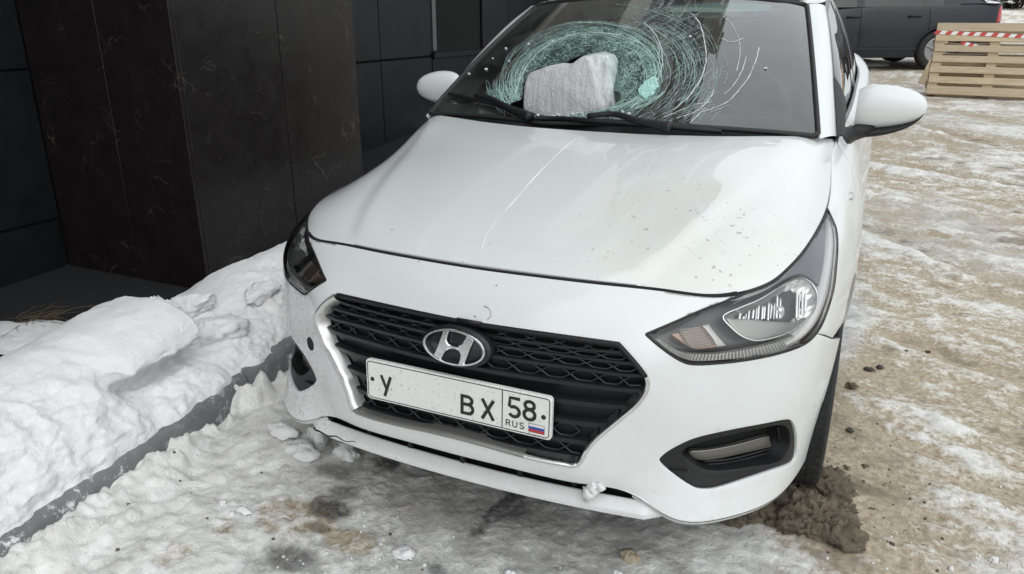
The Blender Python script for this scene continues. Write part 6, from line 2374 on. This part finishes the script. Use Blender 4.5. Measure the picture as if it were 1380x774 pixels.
# knob of dirty snow stuck in the slot of the bumper
kn = empty('frozen_lump', 'dirty white knob of snow caught in the slot above the bumper lip', 'snow chunk', (0.39, 0.0, 0.30))
for i, (p_, s_) in enumerate((((794, 664), (.017, .015, .018)), ((801, 659), (.015, .014, .015)), ((809, 657), (.012, .010, .010)), ((793, 670), (.009, .008, .013)))):
    c = at(p_, 1, 0.015)
    part('lump', lump_mesh(c, s_, 40 + i, 14, 0.5, flat=1), M_CHUNK, kn)
for i, (p_, s_, lab) in enumerate((((1172, 495), .022, 'larger dark clod on the snow beside the white car\'s front wheel'), ((1187, 491), .020, 'second dark clod just right of the larger one by the wheel'),
                                   ((1252, 467), .014, 'small dark stone on the sandy snow right of the clods'), ((1222, 473), .008, 'tiny dark stone between the clods and the small stone'),
                                   ((1153, 344), .016, 'dark clod close to the flank of the white car by the headlight'), ((1148, 521), .030, 'crumbly brown clod beside the front tyre'),
                                   ((1145, 582), .018, 'dark lump behind the slush heap by the tyre'), ((1166, 625), .013, 'brown pebble right of the tyre'))):
    c = at(p_, 2, 0.005)
    c[2] = gz_at(c[0], c[1]) + s_ * .3
    o = part('clod', lump_mesh(c, (s_ * .75, s_ * .55, s_ * .45), 60 + i, 12, 0.6), M_STONE if i not in (5, 7) else M_SLUSH)
    tag(o, lab, 'clod', 'dark clods on the lot')
# crumbs nobody could count
crumbs, cr2 = MB(), MB()
for k in range(620):
    if k < 330 and k % 2:
        continue
    if k < 330:
        p_ = (random.uniform(60, 520), random.uniform(560, 772))
    elif k < 480:
        p_ = (random.gauss(1120, 70), random.gauss(640, 60))
    else:
        p_ = (random.uniform(480, 1370), random.uniform(640, 772))
    c = at(p_, 2, 0.02)
    if c[0] < kerb_x(c[1]) + 0.03 or c[1] > 1.2 or (abs(c[0]) < .8 and c[1] > .1):
        continue
    h_ = gz_at(c[0], c[1])
    r_ = random.uniform(0.0012, 0.0050) * (1.9 if random.random() < .1 else 1)
    M = Matrix.Translation((c[0], c[1], h_ + r_ * .4)) @ Matrix.Rotation(random.uniform(0, 6), 4, 'Z') @ Matrix.Rotation(random.uniform(-.6, .6), 4, 'X')
    tgt = cr2 if (330 <= k < 480 or random.random() < .15) else crumbs
    V = np.array([(-1, -.7, -.6), (.9, -.8, -.5), (1.1, .7, -.6), (-.8, .9, -.6), (-.6, -.5, .6), (.6, -.6, .8), (.7, .5, .6), (-.7, .6, .7)]) * r_ * rng.uniform(.6, 1.25, (8, 3))
    V = V @ np.array(M)[:3, :3].T + np.array(M)[:3, 3]
    tgt.add(V, [(3, 2, 1, 0), (4, 5, 6, 7), (0, 1, 5, 4), (1, 2, 6, 5), (2, 3, 7, 6), (3, 0, 4, 7)])
o = part('snow_crumbs', crumbs, M_CHUNK, kind='stuff')
o['label'] = 'scattered white crumbs of snow and ice on the ground'
o['category'] = 'snow crumbs'
o = part('dirt_crumbs', cr2, M_SLUSH, kind='stuff')
o['label'] = 'scattered brown crumbs of dirt around the slush heap'
o['category'] = 'dirt crumbs'

# dry grass on the dark ground behind the snow bank
M_STRAW = principled('dry_grass', (0.10, 0.075, 0.04), 0.8)
mb = MB()
for k in range(34):
    c = at((random.gauss(40, 22), random.gauss(434, 4)), 2, 0.0)
    a = random.gauss(0.35, 0.9)
    L_ = random.uniform(.06, .30)
    d_ = np.array([math.cos(a), math.sin(a), 0])
    P = np.array([c + d_ * L_ * t + np.array([0, 0, .010 + .022 * math.sin(t * 2.6) * random.uniform(.2, 1)]) for t in np.linspace(0, 1, 6)])
    mb.tube(P, np.linspace(.0022, .0008, 6), 4)
o = part('dry_grass', mb, M_STRAW, kind='stuff')
o['label'] = 'flattened tuft of dry grass on dark ground behind the snow bank'
o['category'] = 'grass'
# pale patch of old snow behind the bank
for i, (p_, s_, lab) in enumerate((((12, 462), (.16, .10, .020), 'small flat patch of old snow by the dry grass'), ((60, 452), (.34, .10, .03), 'thin grey strip of snow at the back foot of the snow bank'))):
    c = at(p_, 2, 0.0)
    o = part('snow_patch', lump_mesh(c, s_, 90 + i, 18, 0.4), M_CHUNK)
    tag(o, lab, 'snow patch', 'old snow behind the bank')

# ================================================================== PALLETS
M_WOOD = principled('pallet_wood', (0.50, 0.38, 0.24), 0.8)
n = NT(M_WOOD)
oi = n.node('ShaderNodeObjectInfo')
tc = n.node('ShaderNodeTexCoord')
av = n.node('ShaderNodeVectorMath', operation='ADD')
n.L.new(tc.outputs['Object'], av.inputs[0])
cmb = n.node('ShaderNodeCombineXYZ')
n.L.new(n.math('MULTIPLY', oi.outputs['Random'], 7.0), cmb.inputs[0])
n.L.new(n.math('MULTIPLY', oi.outputs['Random'], 13.0), cmb.inputs[2])
n.L.new(cmb.outputs[0], av.inputs[1])
mp = n.node('ShaderNodeMapping')
mp.inputs['Scale'].default_value = (3, 30, 30)
n.L.new(av.outputs[0], mp.inputs[0])
gr = n.noise(mp.outputs[0], 1.6, 6, 0.65, 0.4)
wd = n.mix(n.ramp(gr, (0.3, 0.0), (0.72, 1.0)), (0.42, 0.315, 0.19), (0.72, 0.59, 0.41))
wd = n.mix(n.math('MULTIPLY', oi.outputs['Random'], 0.7), wd, (0.40, 0.33, 0.25))
n.to('Base Color', wd)
n.bump(gr, 0.3, 0.004)


def board_mesh(L_, W__, T_):
    mb = MB().box((0, 0, 0), (L_, W__, T_))
    return mb


def make_pallet(label, group, loc, rot, copies=None):
    root = empty('wooden_pallet', label, 'pallet', loc, rot, group)
    # local x = length of boards (1.2), y = up the face (0.8), z = depth away from the viewer is negative
    pitch = (0.80 - 0.098) / 6
    for k in range(7):
        w_ = 0.092 if k in (0, 6) else 0.074
        bo = part('board', board_mesh(1.2 + rng.uniform(-.006, .006), w_, 0.021), M_WOOD, root, smooth=False, local=True)
        bo.location = (rng.uniform(-.006, .006), k * pitch + (0.098 - w_) / 2, 0)
        bo.rotation_euler = (0, 0, rng.uniform(-.006, .006))
        bevel(bo, 0.0025, 1)
    for x in (0.0, 0.545, 1.10):
        st = part('stringer_board', MB().box((0, 0, -0.022), (0.10, 0.80, -0.001)), M_WOOD, root, smooth=False, local=True)
        st.location = (x, 0, 0)
        for y in (0.0, 0.352, 0.70):
            b_ = part('block', MB().box((0, 0, -0.10), (0.10, 0.10, -0.0225)), M_WOOD, root, smooth=False, local=True)
            b_.location = (x, y, 0)
    for y in (0.0, 0.352, 0.70):
        b_ = part('base_board', MB().box((0, 0, -0.121), (1.2, 0.10, -0.1005)), M_WOOD, root, smooth=False, local=True)
        b_.location = (0, y, 0)
    return root


TZ = 0.16
pb = at((1247.5, 128), 2, TZ)
pr = at((1380, 133.5), 2, TZ)
dirp = (pr - pb)
dirp[2] = 0
dirp /= np.linalg.norm(dirp)
rz_ = math.atan2(dirp[1], dirp[0])
sc_p = 1.06
p1 = make_pallet('front wooden pallet standing on its side with striped tape across its top board', 'wooden pallets', tuple(pb + np.array([0, 0, 0.01])), (R(74), 0, rz_))
p1.scale = (sc_p, sc_p, sc_p)
p2 = make_pallet('second wooden pallet leaning behind the taped one, mostly hidden', 'wooden pallets', tuple(pb + dirp * 1.26 + np.array([-dirp[1], dirp[0], 0]) * 0.72 + np.array([0, 0, .01])), (R(72), 0, rz_ + math.pi + 0.03))
p2.scale = (sc_p, sc_p, 1)
# a loose plank propped between them
pk = part('wooden_plank', MB().box((-.05, -.012, 0), (.05, .012, .62)), M_WOOD, smooth=False)
c = at((1242, 113), 2, TZ)
pk.location = tuple(c)
pk.rotation_euler = (R(-22), R(18), rz_)
tag(pk, 'grey brown plank propped against the left end of the pallet', 'plank')
# striped barrier tape laid across the pallet
M_TRED = principled('tape_red', (0.50, 0.045, 0.035), 0.4)
M_TWHT = principled('tape_white', (0.75, 0.74, 0.72), 0.4)
tape = empty('barrier_tape', 'red and white striped barrier tape strung along the top of the pallet', 'tape', tuple(pb))
PMt = Matrix.Translation(Vector(pb)) @ Matrix.Rotation(rz_, 4, 'Z') @ Matrix.Rotation(R(74), 4, 'X')


def tape_run(path, wid, nst):
    P = sm(path, 12)
    P = resamp(P, nst * 4 + 1)
    for k in range(nst):
        seg = P[k * 4:k * 4 + 5]
        lo_, hi_ = seg.copy(), seg.copy()
        lo_[:, 1] -= wid / 2
        hi_[:, 1] += wid / 2
        lo_[:, 0] -= wid * .35
        hi_[:, 0] += wid * .35
        lo_ = lo_ @ np.array(PMt)[:3, :3].T + np.array(PMt)[:3, 3]
        hi_ = hi_ @ np.array(PMt)[:3, :3].T + np.array(PMt)[:3, 3]
        part('stripe', MB().strip(lo_, hi_), M_TRED if k % 2 == 0 else M_TWHT, tape, smooth=False)


tape_run([(-.02, .745, .030), (.15, .735, .032), (.35, .728, .030), (.55, .722, .034), (.75, .712, .030), (1.0, .70, .03)], .042, 17)
tape_run([(.28, .625, .020), (.36, .605, .028), (.45, .585, .020)], .036, 4)

# ================================================================== DARK ESTATE-SIZED SEDAN IN THE BACKGROUND
M_DPAINT = principled('dark_blue_grey_paint', (0.020, 0.024, 0.032), 0.35, spec=0.3, coat=0.25, coat_rough=0.08)
n = NT(M_DPAINT)
Zd = n.z()[2]
fd = n.ramp(n.math('ADD', Zd, n.math('MULTIPLY', n.noise(n.coord(), 5, 5), 0.25)), (0.30, 1.0), (0.95, 0.25))
n.to('Base Color', n.mix(n.math('MULTIPLY', fd, 0.15), (0.009, 0.0115, 0.018), (0.07, 0.07, 0.07)))
n.to('Roughness', n.mix(fd, (0.25, 0.25, 0.25), (0.6, 0.6, 0.6)))
M_TAIL = principled('tail_lamp_red', (0.42, 0.012, 0.018), 0.2, coat=0.6)
M_TAILW = principled('tail_lamp_clear', (0.55, 0.50, 0.50), 0.2)
wpos = at((1259, 95), 2, 0.10)
dc = empty('dark_car', 'dark blue grey sedan parked side-on in the background behind the pallets', 'car', tuple(wpos), (0, 0, YAW - 0.05))
# local x towards its tail (right in the photo), y away from the viewer, z up; near flank at y = 0.0
XS = [-3.50, -3.42, -3.1, -2.6, -2.0, -1.2, -0.5, 0.2, 0.62, 0.88, 1.02, 1.08]
YI = [0.62, 0.30, 0.08, 0.02, 0.0, 0.0, 0.0, 0.0, 0.03, 0.09, 0.22, 0.48]
rows_ = []
for z, dy, fx in ((1.0, .075, .0), (.955, .045, .0), (.80, .012, .0), (.62, 0.0, .0), (.42, .004, .0), (.28, .02, .0), (.20, .05, -.03)):
    zt = [z * .82 if x < -2.4 and z > .7 else (z * .93 if x < -1.9 and z > .9 else z) + (0.025 * float(sstep(-.1, .7, x)) if z > .9 else 0) for x in XS]
    rows_.append([(x + fx * (x > .9), yi + dy, zz) for x, yi, zz in zip(XS, YI, zt)])
DS = Surf(np.array(rows_), mirror=False)


def dxz(P):
    return P[..., [0, 2]]


def dloc(x, z):
    return DS.solve(dxz, [(x, z)], np.array([[3.0, np.interp(x, XS, np.arange(12))]]))[0]


a_ = np.linspace(math.pi + .25, -.25, 24)
dar = DS.solve(dxz, np.stack([0.0 + .36 * np.cos(a_), .31 + .36 * np.sin(a_)], -1), np.stack([np.full(24, 4.0), np.interp(.36 * np.cos(a_), XS, np.arange(12))], -1))
dar = np.concatenate([dar, [(7.5, dar[-1, 1]), (7.5, dar[0, 1])]])
daf = DS.solve(dxz, np.stack([-2.578 + .36 * np.cos(a_), .31 + .36 * np.sin(a_)], -1), np.stack([np.full(24, 4.0), np.interp(-2.578 + .36 * np.cos(a_), XS, np.arange(12))], -1))
daf = np.concatenate([daf, [(7.5, daf[-1, 1]), (7.5, daf[0, 1])]])


def drect(x0, x1, u0=0, u1=6):
    v0, v1 = np.interp(x0, XS, np.arange(12)), np.interp(x1, XS, np.arange(12))
    return np.array([(u0, v) for v in np.linspace(v0, v1, 16)] + [(u, v1) for u in np.linspace(u0, u1, 14)][1:] + [(u1, v) for v in np.linspace(v1, v0, 16)][1:] + [(u, v0) for u in np.linspace(u1, u0, 14)][1:-1])


flip_y = 1.74


def dpart(name, mb, mat, parent=None, **kw):
    return part(name, mb, mat, parent or dc, local=True, **kw)


def dmir(mb):
    m = MB()
    V = np.concatenate(mb.v) * np.array([1, -1, 1]) + np.array([0, flip_y, 0])
    return m.add(V, [tuple(reversed(f)) for f in mb.f])


doorseam = drect(-0.98, -0.98 + 0.94)
ddoor_r = trim(DS, drect(-1.30, -0.22), [dar], du=.4, dv=.3, gap=.003)
ddoor_f = trim(DS, drect(-2.12, -1.30), [daf], du=.4, dv=.3, gap=.003)
dwing = trim(DS, drect(-3.5, -2.12), [daf], du=.4, dv=.3, gap=.003)
dquart = trim(DS, drect(-0.22, 1.08), [dar], du=.3, dv=.2, gap=.003)
for s_ in (0, 1):
    f = (lambda m: m) if s_ == 0 else dmir
    for nm, mm in (('rear_door', ddoor_r), ('front_door', ddoor_f), ('wing', dwing), ('quarter_panel', dquart)):
        o = dpart(nm, f(mm), M_DPAINT)
        if 'door' in nm:
            hx = -.45 if nm == 'rear_door' else -1.42
            yy = 0.0 if s_ == 0 else flip_y
            sgn = -1 if s_ == 0 else 1
            mb = MB().tube(np.array([(hx - .10, yy, .845), (hx - .085, yy + sgn * .03, .85), (hx, yy + sgn * .04, .852), (hx + .085, yy + sgn * .03, .85), (hx + .10, yy, .845)]), .014, 6)
            dpart('handle', mb, M_BLACKPL, o)
    # side trim strip and arch lip
    sy = 0 if s_ == 0 else flip_y
    sgn = -1 if s_ == 0 else 1
    dpart('side_strip', MB().box((-2.1, min(sy, sy + sgn * .012), .335), (-.37, max(sy, sy + sgn * .012), .365)), M_DPAINT, smooth=False)
    a2 = np.linspace(math.pi + .1, -.1, 24)
    for xc in (0, -2.578):
        dpart('arch_lip', MB().tube(np.stack([xc + .362 * np.cos(a2), np.full(24, sy + sgn * .0), .31 + .362 * np.sin(a2)], -1), .010, 6), M_DPAINT)
# boot, roof, cabin
bt = MB()
x_ = np.linspace(0, 1, 9)
bt.grid(np.array([np.stack([np.full(9, x) - .0 * x_, .07 + .30 * (x > 1.0) + x_ * (flip_y - .14 - .60 * (x > 1.0)), np.full(9, z) + .03 * np.sin(x_ * math.pi)], -1) for x, z in ((.28, 1.02), (.60, 1.025), (.92, 1.02), (1.03, 1.0), (1.06, .96), (1.10, .6), (1.09, .4), (1.02, .3))]), flip=True)
dpart('boot', bt, M_DPAINT)
cab = [(-2.35, .95, 0.0), (-1.55, 1.42, .20), (-1.0, 1.47, .22), (-.3, 1.45, .22), (.1, 1.36, .20), (.72, 1.035, .06)]
dpart('roof', MB().grid(np.array([np.stack([np.full(9, x), .07 + i + x_ * (flip_y - .14 - 2 * i), np.full(9, z) + .03 * np.sin(x_ * math.pi)], -1) for x, z, i in cab[1:5]]), flip=True), M_DPAINT)
M_DGLASS = glass_mat('dark_car_glass', (0.75, 0.78, 0.78), 0.0, 1.5)
M_DTINT = glass_mat('dark_car_tinted_glass', (0.06, 0.065, 0.07), 0.0, 1.5)
dpart('windscreen', MB().grid(np.array([np.stack([np.full(9, x), .07 + i + x_ * (flip_y - .14 - 2 * i), np.full(9, z)], -1) for x, z, i in cab[:2]]), flip=True), M_DGLASS)
dpart('rear_window', MB().grid(np.array([np.stack([np.full(9, x), .07 + i + x_ * (flip_y - .14 - 2 * i), np.full(9, z)], -1) for x, z, i in cab[4:]]), flip=True), M_DTINT)
for s_ in (0, 1):
    f = (lambda m: m) if s_ == 0 else dmir

    def sidew(x0, x1, mat, nm, lo=.985):
        xs_ = np.linspace(x0, x1, 8)
        top = np.interp(xs_, [c_[0] for c_ in cab], [c_[1] for c_ in cab]) - .02
        inn_ = np.interp(xs_, [c_[0] for c_ in cab], [c_[2] for c_ in cab])
        A = np.stack([xs_, np.full(8, .085), np.full(8, lo)], -1)
        B_ = np.stack([xs_, .075 + inn_, np.maximum(top, lo + .01)], -1)
        dpart(nm, f(MB().grid(np.stack([A, B_], 0), flip=True)), mat)
    sidew(-2.20, -1.36, M_DGLASS, 'side_window')
    sidew(-1.36, -1.24, M_DPAINT, 'window_pillar')
    sidew(-1.24, -.30, M_DTINT, 'side_window')
    sidew(-.34, -.29, M_TRIMBLK, 'window_bar')
    sidew(-.29, .02, M_DTINT, 'side_window')
    sidew(.02, .72, M_DPAINT, 'rear_pillar')
    dpart('window_seal', f(MB().tube(np.array([(-2.2, .07, .985), (-.2, .07, .985), (.05, .075, .99)]), .012, 6)), M_TRIMBLK)
    # tail lamp wrapping the corner
    tl = trim(DS, DS.solve(dxz, [(.92, .965), (.97, .975), (1.02, .97), (1.06, .94), (1.063, .86), (1.055, .73), (1.0, .715), (.89, .72)], np.array([[1.2, 10.0]])), [], du=.3, dv=.15, gap=0, flange=.01, off=-.006)
    tlo = dpart('tail_light', f(tl), M_TAIL)
    t2 = trim(DS, DS.solve(dxz, [(1.005, .86), (1.058, .865), (1.06, .79), (1.0, .785)], np.array([[1.5, 10.2]])), [], du=.3, dv=.15, gap=0, flange=.006, off=-.011)
    dpart('reversing_lamp', f(t2), M_TAILW, tlo)
    sy = .12 if s_ == 0 else flip_y - .12
    for xc in (0.0, -2.578):
        M = Matrix.Translation((xc, sy, .315)) @ Matrix.Rotation(R(90), 4, 'X')
        sg = 1 if s_ == 0 else -1
        T = MB().lathe([(.20, -.09), (.25, -.10), (.30, -.09), (.315, -.05), (.315, .05), (.30, .09), (.25, .10), (.20, .09)], 40, M)
        wh = dpart('wheel', T, M_TYRE)
        r_ = MB().lathe([(.205, .085 * sg), (.19, .092 * sg), (.18, .05 * sg), (.05, .045 * sg), (0, .045 * sg)], 30, M)
        for k in range(7):
            r_.box((.04, -.016, .05 * sg), (.19, .016, .085 * sg) if sg > 0 else (.19, .016, .051 * sg), M @ Matrix.Rotation(k * 2 * math.pi / 7, 4, 'Z')) if sg > 0 else r_.box((.04, -.016, .085 * sg), (.19, .016, .05 * sg), M @ Matrix.Rotation(k * 2 * math.pi / 7, 4, 'Z'))
        r_.lathe([(0, .09 * sg), (.045, .085 * sg), (.05, .04 * sg)], 16, M)
        dpart('rim', r_, M_RIM, wh, sharp=40)
dpart('underbody', MB().box((-3.3, .30, .22), (.95, flip_y - .30, .75)), M_VOID, smooth=False)
dpart('wheel_wells', MB().box((-.42, .30, .3), (.42, .34, .8)).box((-3.0, .30, .3), (-2.15, .34, .8)), M_VOID, smooth=False)
dpart('seats', MB().box((-1.3, .35, .7), (-1.1, flip_y - .35, 1.1)).box((-.4, .3, .7), (-.2, flip_y - .3, 1.05)), M_VOID, smooth=False)
# snow lying along the rear deck
o = part('snow_patch', lump_mesh((0, 0, 0), (.22, .62, .035), 77, 20, .15), M_SNOW)
o.matrix_world = Matrix.Translation(Vector(wpos)) @ Matrix.Rotation(YAW - 0.05, 4, 'Z') @ Matrix.Translation((.84, .74, 1.018))
tag(o, 'thin cap of snow on the boot of the dark sedan', 'snow')
attr(o.data, 'dirt', np.zeros(len(o.data.vertices)))
attr(bpy.data.meshes['snow_bank'], 'unused', np.zeros(len(bpy.data.meshes['snow_bank'].vertices)))

# ridge of ploughed snow beneath and behind the dark car
for i, (x0, L_, lab) in enumerate(((-1.3, 1.0, 'low ridge of dirty snow under the doors of the dark sedan'), (-2.9, .8, 'low ridge of snow under the front of the dark sedan'))):
    o = part('snow_ridge', lump_mesh((0, 0, 0), (L_, .25, .10), 120 + i, 22, .35), M_CHUNK)
    o.matrix_world = Matrix.Translation(Vector(wpos)) @ Matrix.Rotation(YAW - 0.05, 4, 'Z') @ Matrix.Translation((x0, 1.0, 0))
    tag(o, lab, 'snow ridge', 'snow ridges by the dark sedan')

# snow-laden shrub far behind, at the top right edge
sp = at((1362, 12), 2, 0.15)
sh = empty('snowy_shrub', 'dark leafless shrub laden with snow at the far top right', 'shrub', tuple(sp))
M_TWIG = principled('dark_twigs', (0.022, 0.020, 0.018), 0.85)
tw, sn_ = MB(), MB()
for k in range(240):
    a = random.uniform(0, 6.28)
    rr = random.uniform(0, 1.3)
    b_ = sp + np.array([rr * math.cos(a), rr * .7 * math.sin(a), 0])
    t_ = b_ + np.array([random.gauss(0, .35), random.gauss(0, .35), random.uniform(.5, 1.5)])
    md = (b_ + t_) / 2 + rng.normal(0, .12, 3)
    tw.tube(np.array([b_, md, t_]), [.020, .014, .006], 4)
    for q_ in range(2):
        e_ = md + np.array([random.gauss(0, .3), random.gauss(0, .3), random.uniform(.1, .5)])
        tw.tube(np.array([md, (md + e_) / 2 + rng.normal(0, .04, 3), e_]), [.010, .007, .004], 4)
    if random.random() < .5:
        c_ = t_ if random.random() < .5 else md
        m_ = lump_mesh(c_, (random.uniform(.06, .16), random.uniform(.06, .14), random.uniform(.03, .07)), k, 6, .4)
        sn_.add(np.concatenate(m_.v), m_.f)
part('twigs', tw, M_TWIG, sh, kind='stuff')
part('snow_load', sn_, M_CHUNK, sh, kind='stuff')
# a low snow bank across the back of the lot
gb = []
for y in np.linspace(-30, 30, 120):
    row = []
    for t in np.linspace(-1, 1, 14):
        row.append((y, t * 2.2, max(0, 1 - t * t) * (.55 + .25 * math.sin(y * 1.7) * math.cos(y * .63)) + .12))
    gb.append(row)
gb = np.array(gb)
gb[..., 2] += .10 * fbm(gb * 1.7, 4, 301)
bo = part('snow_bank', fast_mesh('far_snow_bank', gb.reshape(-1, 3), grid_faces(*gb.shape[:2])), M_CHUNK)
bo.matrix_world = Matrix.Translation(Vector((sp[0] - 3, sp[1] + 5, 0))) @ Matrix.Rotation(YAW, 4, 'Z')
tag(bo, 'far low bank of ploughed snow across the back of the lot', 'snow bank')
